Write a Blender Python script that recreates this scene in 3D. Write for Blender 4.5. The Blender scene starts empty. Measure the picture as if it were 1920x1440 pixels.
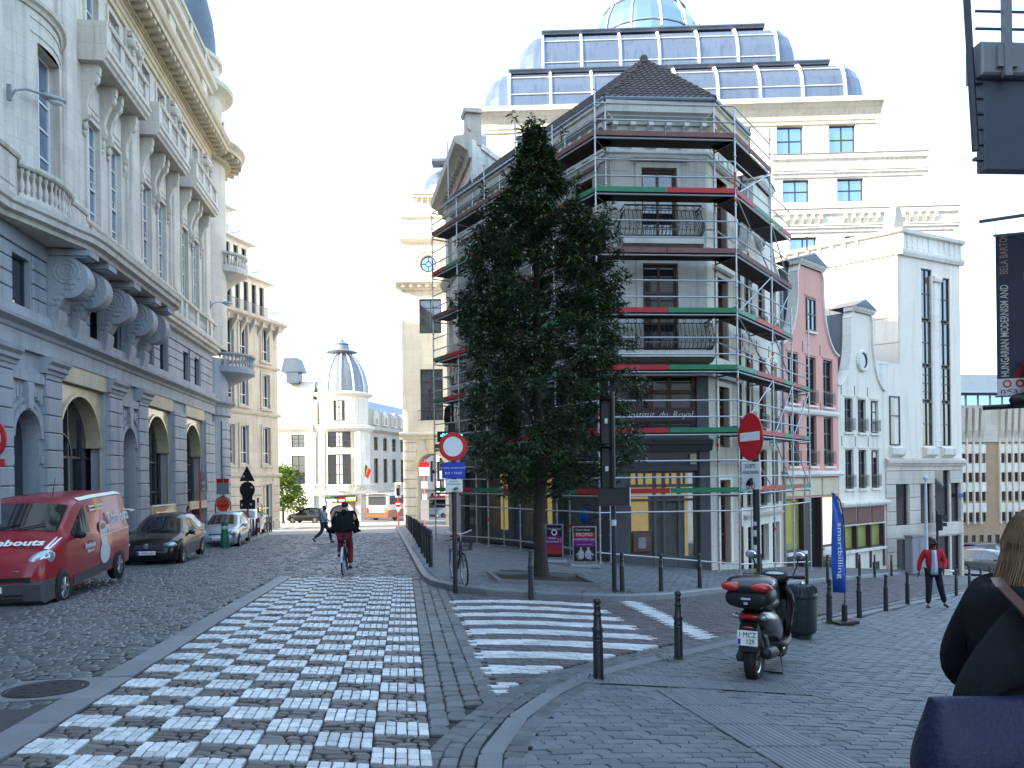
import bpy, math, random
from mathutils import Vector, Matrix, noise as mnoise
sc = bpy.context.scene
col = sc.collection
R = math.radians
rnd = random.Random(7)

# ---------------------------------------------------------------- camera, sky, sun, exposure
cd = bpy.data.cameras.new("camera"); cam = bpy.data.objects.new("camera", cd); col.objects.link(cam)
cd.sensor_width = 36.0; cd.lens = 36.0*1450/1920
cd.shift_y = 175/1920; cd.clip_start = 0.1; cd.clip_end = 2000
cam.matrix_world = Matrix.Translation((0, 0, 1.68)) @ Matrix.Rotation(R(90), 4, 'X') @ Matrix.Rotation(-0.013, 4, 'Z')
sc.camera = cam
SUN_EL, SX, SY = R(27.0), -0.90, -0.435
w = bpy.data.worlds.new("World"); sc.world = w; w.use_nodes = True
nt = w.node_tree; nt.nodes.clear()
sk = nt.nodes.new('ShaderNodeTexSky'); sk.sky_type = 'NISHITA'; sk.sun_disc = False
sk.sun_elevation = SUN_EL; sk.sun_rotation = math.atan2(SX, SY)
sk.air_density = 1.0; sk.dust_density = 1.5; sk.ozone_density = 1.5
bg = nt.nodes.new('ShaderNodeBackground'); bg.inputs[1].default_value = 0.12
wo = nt.nodes.new('ShaderNodeOutputWorld')
veil = nt.nodes.new('ShaderNodeBackground'); veil.inputs[0].default_value = (.58, .78, 1.0, 1); veil.inputs[1].default_value = 0.33   # even bluish fill added to whiten the sky and cool the shade
ad = nt.nodes.new('ShaderNodeAddShader')
nt.links.new(sk.outputs[0], bg.inputs[0]); nt.links.new(bg.outputs[0], ad.inputs[0]); nt.links.new(veil.outputs[0], ad.inputs[1]); nt.links.new(ad.outputs[0], wo.inputs[0])
sl = bpy.data.lights.new("sun", 'SUN'); sun = bpy.data.objects.new("sun", sl); col.objects.link(sun)
sl.energy = 3.6; sl.angle = R(0.6); sl.color = (1.0, 0.86, 0.66)
sun.rotation_euler = Vector((-SX*math.cos(SUN_EL), -SY*math.cos(SUN_EL), -math.sin(SUN_EL))).to_track_quat('-Z', 'Y').to_euler()
sun.location = (-40, -40, 60)
vs = sc.view_settings; vs.view_transform = 'Standard'; vs.look = 'None'; vs.gamma = 1.0; vs.use_curve_mapping = False
vs.exposure = 1.85
cy = sc.cycles
cy.max_bounces = 6; cy.diffuse_bounces = 3; cy.glossy_bounces = 3; cy.transmission_bounces = 3; cy.transparent_max_bounces = 8
cy.use_denoising = True; cy.caustics_reflective = False; cy.caustics_refractive = False

# ---------------------------------------------------------------- helpers
def sstep(a, b, x):
    t = min(1, max(0, (x-a)/(b-a))); return t*t*(3-2*t)
def ground(x, y):
    yy = min(y, 170.0); xx = min(x, 75.0)
    s = 0.5*(xx+math.sqrt(xx*xx+0.8))
    return -0.035*yy - 0.1*s*sstep(-1, 9, y)
def wt(wv, t): return (wv*.9903-t*.1386, wv*.1386+t*.9903)          # street frame: across, along
def fl(d): return lambda o: None

class MB:
    def __init__(s, oz=0.0): s.v = []; s.f = []; s.oz = oz
    def add(s, vs, fs):
        n = len(s.v); s.v.extend([(a, b, c+s.oz) for a, b, c in vs]); s.f.extend([tuple(i+n for i in f) for f in fs]); return s
    def box(s, x0, x1, y0, y1, z0, z1):
        return s.add([(x0,y0,z0),(x1,y0,z0),(x1,y1,z0),(x0,y1,z0),(x0,y0,z1),(x1,y0,z1),(x1,y1,z1),(x0,y1,z1)],
                     [(0,3,2,1),(4,5,6,7),(0,1,5,4),(1,2,6,5),(2,3,7,6),(3,0,4,7)])
    def bev(s, x0, x1, y0, y1, z0, z1, b=.01):                        # box with chamfered front (-y) face and top
        s.add([(x0,y1,z0),(x1,y1,z0),(x1,y1,z1),(x0,y1,z1),(x0,y0+b,z0),(x1,y0+b,z0),(x1,y0+b,z1),(x0,y0+b,z1),
               (x0+b,y0,z0+b),(x1-b,y0,z0+b),(x1-b,y0,z1-b),(x0+b,y0,z1-b)],
              [(8,9,10,11),(4,5,9,8),(5,6,10,9),(6,7,11,10),(7,4,8,11),(0,4,7,3),(1,2,6,5),(3,7,6,2),(0,1,5,4)])
        return s
    def quad(s, *p): return s.add(list(p), [tuple(range(len(p)))])
    def prism(s, poly, c0, c1, ax='xz'):
        n = len(poly)
        def m(p, c):
            if ax == 'xz': return (p[0], c, p[1])
            if ax == 'yz': return (c, p[0], p[1])
            return (p[0], p[1], c)
        return s.add([m(p, c0) for p in poly]+[m(p, c1) for p in poly],
                     [tuple(range(n))[::-1], tuple(range(n, 2*n))]+[(i, (i+1) % n, n+(i+1) % n, n+i) for i in range(n)])
    def mould(s, x0, x1, prof):                                       # profile of (out, z), run along x
        return s.prism([(-o, z) for o, z in prof], x0, x1, 'yz')
    def tube(s, pts, r, n=6, cap=True, r1=None):
        pts = [Vector(p) for p in pts]; N = len(pts); rings = []
        up = Vector((0, 0, 1)); 
        for i, p in enumerate(pts):
            d = (pts[min(i+1, N-1)]-pts[max(i-1, 0)])
            if d.length < 1e-9: d = Vector((0, 0, 1))
            d.normalize()
            a = d.cross(up)
            if a.length < .05: a = d.cross(Vector((1, 0, 0)))
            a.normalize(); b = d.cross(a)
            rr = r if r1 is None else r+(r1-r)*i/max(1, N-1)
            if isinstance(r, (list, tuple)): rr = r[i]
            rings.append([tuple(p+a*(rr*math.cos(2*math.pi*k/n))+b*(rr*math.sin(2*math.pi*k/n))) for k in range(n)])
        vs = [q for ring in rings for q in ring]; fs = []
        for i in range(N-1):
            for k in range(n): fs.append((i*n+k, i*n+(k+1) % n, (i+1)*n+(k+1) % n, (i+1)*n+k))
        if cap: fs += [tuple(range(n)), tuple(range((N-1)*n, N*n))[::-1]]
        return s.add(vs, fs)
    def lathe(s, prof, cx=0, cy=0, cz=0, n=12, a0=0.0, a1=2*math.pi, ax='z', cap=None):
        if cap is None: cap = ax == 'z'
        full = abs(a1-a0-2*math.pi) < 1e-6; m = n if full else n+1; vs = []
        for r, z in prof:
            for k in range(m):
                a = a0+(a1-a0)*k/n
                c, d = r*math.cos(a), r*math.sin(a)
                if ax == 'z': vs.append((cx+c, cy+d, cz+z))
                elif ax == 'y': vs.append((cx+c, cy+z, cz+d))
                else: vs.append((cx+z, cy+c, cz+d))
        fs = []
        for i in range(len(prof)-1):
            for k in range(n):
                k2 = (k+1) % m
                fs.append((i*m+k, i*m+k2, (i+1)*m+k2, (i+1)*m+k))
        if full and cap:
            if prof[0][0] > 1e-6: fs.append(tuple(range(n))[::-1])
            if prof[-1][0] > 1e-6: fs.append(tuple(range((len(prof)-1)*n, len(prof)*n)))
        return s.add(vs, fs)
    def sweep(s, path, prof, closed=False):                           # path of (x, y); profile of (out to the right-hand side of travel, z)
        N = len(path); P = [Vector(p) for p in path]; nor = []
        for i in range(N):
            a = P[i]-P[i-1] if (i > 0 or closed) else P[1]-P[0]
            b = P[(i+1) % N]-P[i] if (i < N-1 or closed) else P[-1]-P[-2]
            na = Vector((a.y, -a.x)).normalized(); nb = Vector((b.y, -b.x)).normalized()
            m = na+nb
            if m.length < 1e-4: m = na
            m.normalize(); c = max(.35, m.dot(na)); nor.append(m/c)
        K = len(prof); vs = []
        for i in range(N):
            for o, z in prof: q = P[i]+nor[i]*o; vs.append((q.x, q.y, z))
        fs = []
        for i in range(N if closed else N-1):
            j = (i+1) % N
            for k in range(K): fs.append((i*K+k, j*K+k, j*K+(k+1) % K, i*K+(k+1) % K))
        if not closed: fs += [tuple(range(K)), tuple(range((N-1)*K, N*K))[::-1]]
        return s.add(vs, fs)
    def ball(s, c, r, n=10, m=6, sc3=(1, 1, 1)):
        vs = []; fs = []
        for i in range(m+1):
            th = math.pi*i/m
            for k in range(n):
                a = 2*math.pi*k/n
                vs.append((c[0]+r*sc3[0]*math.sin(th)*math.cos(a), c[1]+r*sc3[1]*math.sin(th)*math.sin(a), c[2]+r*sc3[2]*math.cos(th)))
        for i in range(m):
            for k in range(n): fs.append((i*n+k, (i+1)*n+k, (i+1)*n+(k+1) % n, i*n+(k+1) % n))
        return s.add(vs, fs)
    def mesh(s, name, mat=None, smooth=False, fix=True):
        me = bpy.data.meshes.new(name); me.from_pydata(s.v, [], s.f)
        if fix:
            import bmesh
            bm = bmesh.new(); bm.from_mesh(me); bmesh.ops.recalc_face_normals(bm, faces=bm.faces); bm.to_mesh(me); bm.free()
        if mat: me.materials.append(mat)
        if smooth: 
            me.polygons.foreach_set('use_smooth', [True]*len(me.polygons))
            if smooth != 2: me.set_sharp_from_angle(angle=R(38))
        me.update(); return me
    def build(s, name, mat=None, parent=None, smooth=False, loc=None, fix=True, **pr):
        return link(name, s.mesh(name, mat, smooth, fix), parent, loc, **pr)

def link(name, me, parent=None, loc=None, rot=None, scale=None, **pr):
    o = bpy.data.objects.new(name, me); col.objects.link(o)
    if parent: o.parent = parent
    if loc is not None: o.location = loc
    if rot is not None: o.rotation_euler = rot
    if scale is not None: o.scale = scale
    for k, v in pr.items(): o[k] = v
    return o
def thing(name, label, cat, loc=(0, 0, 0), rotz=0.0, group=None, **pr):
    o = link(name, None, None, loc, (0, 0, rotz), label=label, category=cat, **pr); o.empty_display_size = .2
    if group: o['group'] = group
    return o
def tag(o, label, cat, group=None):
    o['label'] = label; o['category'] = cat
    if group: o['group'] = group
    return o
def kids(o): return [c for c in bpy.data.objects if c.parent == o]
KID = {}
def copy_tree(o, parent=None):
    c = o.copy(); col.objects.link(c)
    if parent: c.parent = parent
    if o not in KID: KID[o] = kids(o)
    for ch in KID[o]: copy_tree(ch, c)
    return c

class Bldg:                                                            # a facade frame: x along the front (left to right seen from outside), -y outwards
    def __init__(s, name, label, cat, O, e, z0, group=None):
        L = math.hypot(*e); s.e = (e[0]/L, e[1]/L); s.z0 = z0; s.O = O
        s.root = thing(name, label, cat, (O[0], O[1], z0), math.atan2(e[1], e[0]), group)
    def mb(s): return MB(-s.z0)
    def L(s, x, y, z): return (x, y, z-s.z0)
    def wpt(s, x, y): return (s.O[0]+s.e[0]*x-s.e[1]*y, s.O[1]+s.e[1]*x+s.e[0]*y)

def wall(mb, x0, x1, z0, z1, holes=(), dep=.35, y=0.0):
    xs = sorted(set([x0, x1]+[h[i] for h in holes for i in (0, 1) if x0 < h[i] < x1]))
    zs = sorted(set([z0, z1]+[h[i] for h in holes for i in (2, 3) if z0 < h[i] < z1]))
    for a, b in zip(xs, xs[1:]):
        c, run = None, None
        for d, e in zip(zs, zs[1:]):
            mx, mz = (a+b)/2, (d+e)/2
            if any(h[0] < mx < h[1] and h[2] < mz < h[3] for h in holes):
                if run: mb.quad((a,y,run[0]),(b,y,run[0]),(b,y,run[1]),(a,y,run[1])); run = None
            else: run = (run[0], e) if run else (d, e)
        if run: mb.quad((a,y,run[0]),(b,y,run[0]),(b,y,run[1]),(a,y,run[1]))
    for h in holes:
        a, b, c, d = h[:4]; Y = y+dep
        mb.quad((a,y,c),(a,y,d),(a,Y,d),(a,Y,c)); mb.quad((b,y,d),(b,y,c),(b,Y,c),(b,Y,d))
        mb.quad((a,y,d),(b,y,d),(b,Y,d),(a,Y,d)); mb.quad((b,y,c),(a,y,c),(a,Y,c),(b,Y,c))
    return mb
def arch_fill(mb, xc, hw, zs, zt, y, dep, n=12, rz=None):               # spandrels between a rectangular hole top and an arch, plus its soffit
    rz = rz or hw; P = [(xc-hw*math.cos(math.pi*i/n), zs+rz*math.sin(math.pi*i/n)) for i in range(n+1)]
    for (a, b), (c, d) in zip(P, P[1:]):
        mb.quad((a,y,b),(c,y,d),(c,y,zt),(a,y,zt)); mb.quad((a,y,b),(a,y+dep,b),(c,y+dep,d),(c,y,d))
    return P
def arch_pts(xc, hw, zs, z0, n=12, rz=None):
    rz = rz or hw
    return [(xc-hw, z0)]+[(xc-hw*math.cos(math.pi*i/n), zs+rz*math.sin(math.pi*i/n)) for i in range(n+1)]+[(xc+hw, z0)]
def arch_band(mb, xc, hw, zs, t, y0, y1, n=14, a0=0, a1=180):           # archivolt ring
    for i in range(n):
        q = []
        for k in (i, i+1):
            a = R(a0+(a1-a0)*k/n)
            q.append([(xc-(hw+o)*math.cos(a), zs+(hw+o)*math.sin(a)) for o in (0, t)])
        poly = [q[0][0], q[1][0], q[1][1], q[0][1]]
        mb.prism(poly, y0, y1)
WC = {}
def window(b, x, z, w, h, y=.22, cols=2, rows=(.5,), fr='frame_white', gl='glass_dark', t=.06, name='window'):
    """a framed window whose lower left corner is at x, z, set back y from the wall face; its glass is its child"""
    key = (round(w, 3), round(h, 3), cols, rows, fr, gl, t)
    if key not in WC:
        m = MB()
        m.box(0, t, 0, .09, 0, h).box(w-t, w, 0, .09, 0, h).box(t, w-t, 0, .09, 0, t).box(t, w-t, 0, .09, h-t, h)
        for i in range(1, cols): m.box(w*i/cols-t*.45, w*i/cols+t*.45, .005, .085, t, h-t)
        for r in rows:
            for i in range(cols):
                a = t if i == 0 else w*i/cols+t*.45; c = w-t if i == cols-1 else w*(i+1)/cols-t*.45
                m.box(a, c, .01, .08, h*r-t*.4, h*r+t*.4)
        g = MB(); j = rnd.uniform(-.004, .004)
        g.quad((t*.5,.05+j,t*.5),(w-t*.5,.05-j,t*.5),(w-t*.5,.05-j,h-t*.5),(t*.5,.05+j,h-t*.5))
        WC[key] = (m.mesh('window', MAT[fr]), g.mesh('pane', MAT[gl]))
    fm, gm = WC[key]
    o = link(name, fm, b.root if hasattr(b, 'root') else b, b.L(x, y, z) if hasattr(b, 'root') else (x, y, z))
    link('pane', gm, o)
    return o
TXT = {}
TMP = bpy.data.scenes.new('bake')
def baked(o):                                                           # the evaluated mesh of a curve or a modified object
    TMP.collection.objects.link(o)
    with bpy.context.temp_override(scene=TMP, view_layer=TMP.view_layers[0]):
        dg = bpy.context.evaluated_depsgraph_get(); dg.update(); m = bpy.data.meshes.new_from_object(o.evaluated_get(dg))
    bpy.data.objects.remove(o); return m
def text(s, size, mat, parent, loc, rot=(R(90), 0, 0), name='lettering', ax='CENTER', ext=.002, sx=1.0, shear=0.0, bold=0.0):
    c = bpy.data.curves.new(name, 'FONT'); c.body = s; c.size = size; c.align_x = ax; c.align_y = 'CENTER'; c.extrude = ext; c.shear = shear; c.offset = bold
    c.resolution_u = 2; c.materials.append(mat)
    k = (s, size, mat.name, ax, ext, shear, bold)
    if k not in TXT:
        TXT[k] = baked(bpy.data.objects.new('t', c))
    o = link(name, TXT[k], parent, loc, rot); o.scale = (sx, 1, 1); return o

# ---------------------------------------------------------------- materials
MAT = {}
def M(name, c, rough=.75, metal=0.0, var=.12, scale=1.2, fine=.06, bump=.15, bscale=25.0, streak=0.0, spec=.4, isl=0.0, emit=None, es=1.0, coat=0.0, ior=None, c2=None, course=0.0):
    m = bpy.data.materials.new(name); m.use_nodes = True; n = m.node_tree; L = n.links.new
    p = n.nodes['Principled BSDF']; p.inputs['Roughness'].default_value = rough; p.inputs['Metallic'].default_value = metal
    p.inputs['Specular IOR Level'].default_value = spec; p.inputs['Base Color'].default_value = (*c, 1)
    if coat: p.inputs['Coat Weight'].default_value = coat; p.inputs['Coat Roughness'].default_value = .04
    if ior: p.inputs['IOR'].default_value = ior
    if emit: p.inputs['Emission Color'].default_value = (*emit, 1); p.inputs['Emission Strength'].default_value = es
    if var or fine or isl or streak:
        g = n.nodes.new('ShaderNodeNewGeometry'); pos = g.outputs['Position']
        def noise(s, vec=pos, det=4):
            t = n.nodes.new('ShaderNodeTexNoise'); t.inputs['Scale'].default_value = s; t.inputs['Detail'].default_value = det; L(vec, t.inputs['Vector']); return t.outputs['Fac']
        def math_(op, a, b):
            q = n.nodes.new('ShaderNodeMath'); q.operation = op
            for i, v in enumerate((a, b)):
                if hasattr(v, 'links'): L(v, q.inputs[i])
                else: q.inputs[i].default_value = v
            return q.outputs[0]
        f = 1.0
        def amp(fac, a):                                                # 1 + a*(fac-.5)*2
            return math_('ADD', math_('MULTIPLY', fac, 2*a), 1.0-a)
        nz = noise(scale)
        f = amp(nz, var*1.6)
        if fine: f = math_('MULTIPLY', f, amp(noise(scale*22, det=2), fine*1.6))
        if streak:
            mp = n.nodes.new('ShaderNodeMapping'); mp.inputs['Scale'].default_value = (2.2, 2.2, .16); L(pos, mp.inputs['Vector'])
            st = noise(1.6, mp.outputs[0], 5)
            rp = n.nodes.new('ShaderNodeMapRange'); rp.inputs[1].default_value = .5; rp.inputs[2].default_value = .78; rp.inputs[3].default_value = 1.0; rp.inputs[4].default_value = 1-streak
            L(st, rp.inputs[0]); f = math_('MULTIPLY', f, rp.outputs[0])
        if course:                                                      # faint ashlar joints and stone-to-stone tone, in world metres
            sx_ = n.nodes.new('ShaderNodeSeparateXYZ'); L(pos, sx_.inputs[0])
            zr = math_('DIVIDE', sx_.outputs[2], course); row = math_('FLOOR', zr, 0)
            tr = math_('ADD', math_('MULTIPLY', math_('ADD', math_('MULTIPLY', sx_.outputs[0], .66), math_('MULTIPLY', sx_.outputs[1], .75)), .62/course), math_('MULTIPLY', row, .5))
            cv = n.nodes.new('ShaderNodeCombineXYZ'); L(row, cv.inputs[0]); L(math_('FLOOR', tr, 0), cv.inputs[1])
            wn = n.nodes.new('ShaderNodeTexWhiteNoise'); wn.noise_dimensions = '3D'; L(cv.outputs[0], wn.inputs['Vector'])
            f = math_('MULTIPLY', f, amp(wn.outputs['Value'], .055))
            jn = math_('MINIMUM', math_('GREATER_THAN', math_('FRACT', zr, 0), .028), math_('GREATER_THAN', math_('FRACT', tr, 0), .016))
            f = math_('MULTIPLY', f, math_('ADD', math_('MULTIPLY', jn, .2), .8))
        if isl:
            oi = n.nodes.new('ShaderNodeObjectInfo')
            r2 = math_('FRACT', math_('ADD', g.outputs['Random Per Island'], oi.outputs['Random']), 0)
            f = math_('MULTIPLY', f, amp(r2, isl))
        base = None
        if c2:
            mx = n.nodes.new('ShaderNodeMix'); mx.data_type = 'RGBA'; mx.inputs[6].default_value = (*c, 1); mx.inputs[7].default_value = (*c2, 1)
            if isl: L(r2, mx.inputs[0])
            else:
                rp = n.nodes.new('ShaderNodeMapRange'); rp.inputs[1].default_value = .42; rp.inputs[2].default_value = .62; L(noise(scale*.45+.1), rp.inputs[0]); L(rp.outputs[0], mx.inputs[0])
            base = mx.outputs[2]
        vm = n.nodes.new('ShaderNodeVectorMath'); vm.operation = 'SCALE'
        if base: L(base, vm.inputs[0])
        else: vm.inputs[0].default_value = c
        L(f, vm.inputs['Scale']); L(vm.outputs[0], p.inputs['Base Color'])
        if rough > .2 and var: L(math_('MULTIPLY', amp(nz, .12), rough), p.inputs['Roughness'])
        if bump:
            bp = n.nodes.new('ShaderNodeBump'); bp.inputs['Strength'].default_value = bump; bp.inputs['Distance'].default_value = .02
            L(noise(bscale, det=5), bp.inputs['Height']); L(bp.outputs[0], p.inputs['Normal'])
    MAT[name] = m; return m
M('stone_pale', (.60, .55, .475), .8, course=.62, var=.13, scale=.5, fine=.08, streak=.3, bump=.12)
M('stone_cream', (.62, .57, .47), .8, course=0.7, var=.10, scale=.4, streak=.22)
M('stone_gold_and_glow', (.58, .49, .34), .75, var=.15, scale=.8, streak=.25)  # gold stone; on the left cornice, reflected sunlight put into the colour
M('stone_blue', (.34, .355, .38), .7, var=.16, scale=.7, fine=.1, streak=.35, bump=.2)
M('stone_white', (.74, .71, .64), .8, course=0.8, var=.06, scale=.4, streak=.28)
M('stone_panel', (.74, .67, .58), .75, var=.08, scale=.5, streak=.2, isl=.05)  # base warmed to carry light bounced off sunlit neighbours
M('stone_beige', (.52, .47, .40), .8, course=0.66, var=.10, scale=.6, streak=.28, isl=.06)
M('marble', (.52, .42, .26), .12, var=.2, scale=2.5, fine=.1, bump=0, spec=.8)
M('render_grey', (.50, .50, .46), .85, var=.10, scale=.7, streak=.3)
M('render_white', (.72, .665, .56), .85, var=.08, scale=.7, streak=.25)  # bounced warm light put into the base colour here too
M('render_pink', (.66, .345, .285), .85, var=.07, scale=.8, streak=.15)
M('granite_dark', (.075, .08, .09), .45, var=.2, scale=2, streak=.25, spec=.5)
M('ledge_stain', (.19, .17, .155), .85, var=.3, scale=2)
M('brick_brown', (.36, .25, .16), .85, var=.15, scale=1)
M('slate', (.095, .12, .15), .5, var=.15, scale=2, isl=.15)
M('zinc', (.20, .235, .27), .4, .3, var=.12, scale=1, streak=.3)
M('lead_dark', (.10, .125, .165), .45, .3, var=.15)
M('roof_tile', (.085, .062, .055), .8, var=.25, scale=3, isl=.28, c2=(.06, .055, .052))
M('frame_white', (.72, .72, .70), .45, var=.04)
M('frame_dark', (.03, .035, .045), .4, var=.1)
M('frame_wood', (.085, .026, .014), .4, var=.2, scale=4)
M('frame_blue', (.035, .04, .055), .4, var=.1)
M('frame_plum', (.055, .028, .03), .5, var=.15)
M('glass_dark', (.018, .022, .027), .03, var=0, fine=0, spec=.9, ior=1.75)
M('glass_sky', (.30, .42, .58), .04, .85, var=0, fine=0)  # blue sky reflection put into the base colour
M('glass_vault', (.16, .20, .26), .14, .55, var=.12, scale=.5, streak=.3, bump=0)
M('glass_lamp', (.5, .5, .48), .15, var=0, fine=0)
M('vault_rib', (.66, .68, .70), .4, var=.05)
M('galva', (.42, .44, .46), .42, .75, var=.12, scale=6, bump=0)
M('deck_wood', (.052, .036, .032), .85, var=.25, scale=5, isl=.2)
M('toe_red', (.36, .018, .026), .55, var=.15, scale=3)
M('toe_green', (.018, .17, .08), .55, var=.15, scale=3)
M('toe_wood', (.17, .085, .075), .8, var=.25, scale=4)
M('orange_red', (.62, .06, .02), .5, var=.1)
M('iron_black', (.012, .014, .018), .42, var=.2, scale=8, spec=.5)
M('iron_bollard', (.014, .02, .024), .38, var=.3, scale=9, spec=.5)
M('iron_green', (.009, .024, .024), .5, var=.2, scale=5)
M('shutter', (.55, .56, .56), .5, var=.06)
M('steel_grey', (.28, .30, .32), .45, .3, var=.1)
M('panel_grey', (.24, .25, .265), .55, var=.08)
M('paint_white', (.78, .79, .78), .5, var=.06, scale=3)
M('paint_red', (.55, .012, .02), .35, var=.04)
M('paint_blue', (.015, .045, .42), .35, var=.04)
M('plastic_black', (.014, .015, .017), .45, var=.1)
M('plastic_grey', (.055, .06, .066), .55, var=.1)
M('bark', (.045, .036, .028), .9, var=.35, scale=7, fine=.2, bump=.8, bscale=40)
M('leaf', (.036, .074, .034), .42, var=.35, scale=1.5, isl=.45, c2=(.062, .095, .034), bump=0, spec=.35)
M('leaf_bright', (.06, .13, .015), .6, var=.3, scale=1, isl=.35, c2=(.12, .19, .02), bump=0)
M('soil', (.045, .035, .026), .95, var=.4, scale=5, bump=1.0, bscale=60)
M('grass', (.045, .10, .02), .8, var=.3, isl=.3)
M('asphalt', (.05, .052, .056), .85, var=.15, scale=1.5, fine=.12, bump=.35, bscale=120)
M('cobble', (.092, .099, .107), .42, var=.18, scale=.6, fine=.15, isl=.32, bump=.35, bscale=60, spec=.5)
M('sett', (.108, .114, .12), .5, var=.16, scale=.8, fine=.12, isl=.26, bump=.3, bscale=60, spec=.45)
M('sett_dark', (.115, .108, .102), .55, var=.2, scale=2, fine=.14, isl=.35, bump=.35, bscale=60)
M('sett_white', (.54, .565, .575), .5, var=.2, scale=2.2, fine=.2, isl=.2, bump=.2, bscale=60)
M('paver', (.138, .147, .158), .6, var=.14, scale=.5, fine=.1, isl=.17, bump=.25, bscale=80)
M('paver_plum', (.098, .092, .098), .6, var=.14, scale=.7, fine=.1, isl=.2, bump=.25, bscale=80)
M('paver_white', (.52, .545, .55), .55, var=.24, scale=2.2, fine=.2, isl=.16, bump=.2, bscale=80)
M('bluestone', (.17, .18, .195), .5, var=.12, scale=1, fine=.08, isl=.1, bump=.15, bscale=60)
M('joint', (.05, .051, .053), .95, var=.3, scale=6, bump=.5, bscale=80)
M('skin_pale', (.55, .33, .24), .5, var=.06)
M('skin_dark', (.075, .038, .026), .45, var=.08)
M('skin_mid', (.12, .065, .045), .5, var=.06)
M('rubber', (.012, .012, .013), .7, var=.15)
M('alloy', (.45, .46, .48), .28, .9, var=.05, bump=0)
M('chrome', (.62, .64, .66), .1, .95, var=0, fine=0)
M('lamp_clear', (.42, .46, .50), .08, .5, var=.1, scale=12, bump=0)
M('lamp_red', (.40, .008, .012), .15, var=0, fine=0, spec=.7)
M('car_glass', (.014, .018, .022), .03, var=0, fine=0, spec=.9, ior=1.7)
# ---------------------------------------------------------------- ground, streets, pavements
def proj(x, y, z):                                                     # rough picture position, used only to skip stones nobody can see
    if y < .3: return (1e5, 1e5)
    return (960+1450*x/y, 895-1450*(z-1.68)/y)
def seen(x, y, m=260):
    u, v = proj(x, y, ground(x, y)); return -m < u < 1920+m and v < 1440+m*.55
def sheet(name, xs, ys, dz, mat, **pr):
    m = MB()
    vs = [(x, y, ground(x, y)+dz) for y in ys for x in xs]; n = len(xs)
    fs = [(j*n+i, j*n+i+1, (j+1)*n+i+1, (j+1)*n+i) for j in range(len(ys)-1) for i in range(n-1)]
    m.add(vs, fs); return m.build(name, mat, None, True, fix=False, **pr)
street = sheet('ground', [-400,-150,-60,-30,-15,-8,-4,-2,-1,0,1,2,3,5,8,12,18,25,40,60,75,150,400],
      [-120,-40,-10,-1,1,3,5,7,9,12,16,20,26,34,44,60,90,130,170,300,700,1400], -.03, MAT['joint'], kind='structure')
def loft(name, A, B, dz, mat, n=4, **pr):                               # a sheet between two polylines, hugging the ground
    m = MB(); N = len(A)
    vs = []
    for a, b in zip(A, B):
        for k in range(n+1):
            x = a[0]+(b[0]-a[0])*k/n; y = a[1]+(b[1]-a[1])*k/n; vs.append((x, y, ground(x, y)+dz))
    fs = [(i*(n+1)+k, i*(n+1)+k+1, (i+1)*(n+1)+k+1, (i+1)*(n+1)+k) for i in range(N-1) for k in range(n)]
    m.add(vs, fs); return m.build(name, mat, None, True, **pr)
def resample(P, step):
    out = [P[0]]; acc = 0
    for a, b in zip(P, P[1:]):
        L = math.hypot(b[0]-a[0], b[1]-a[1]); n = max(1, int(L/step+.5))
        for k in range(1, n+1): out.append((a[0]+(b[0]-a[0])*k/n, a[1]+(b[1]-a[1])*k/n))
    return out
def smooth_line(P, it=2):
    for _ in range(it):
        Q = [P[0]]
        for a, b in zip(P, P[1:]):
            Q += [(a[0]*.75+b[0]*.25, a[1]*.75+b[1]*.25), (a[0]*.25+b[0]*.75, a[1]*.25+b[1]*.75)]
        P = Q+[P[-1]]
    return P
def offset(P, d):                                                       # to the left of travel
    out = []
    for i, p in enumerate(P):
        a = P[max(0, i-1)]; b = P[min(len(P)-1, i+1)]
        dx, dy = b[0]-a[0], b[1]-a[1]; L = math.hypot(dx, dy) or 1
        out.append((p[0]-dy/L*d, p[1]+dx/L*d))
    return out
def inside(p, poly):
    x, y = p; c = False; j = len(poly)-1
    for i in range(len(poly)):
        xi, yi = poly[i]; xj, yj = poly[j]
        if (yi > y) != (yj > y) and x < (xj-xi)*(y-yi)/(yj-yi)+xi: c = not c
        j = i
    return c
# lines on the ground, measured from the photograph
K2 = smooth_line([(-.48,3.2),(-.5,4.95),(-.48,5.4),(-.37,5.9),(-.14,6.7),(.2,7.45),(.6,8.17),(1.99,9.95),(3.23,11.5),(5.8,14.8),(12.6,23.4),(22.3,35.4),(34,50)], 2)
K1 = smooth_line([(-8.9,58.7),(-5.2,36.5),(-3.14,24),(-2.25,18.6),(-2.0,17.2),(-1.55,15.7),(-.6,14.6),(.39,14.2),(1.94,14.8),(3.2,16),(4.8,18.3),(8.25,23),(13.5,29.9),(29,49.9)], 2)
K3 = [wt(-9.0,-8), wt(-9.0,33.5), wt(-7.9,36), wt(-7.55,38), wt(-7.7,44), wt(-8.4,50), wt(-10.5,53.5), wt(-16,55)]

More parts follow.
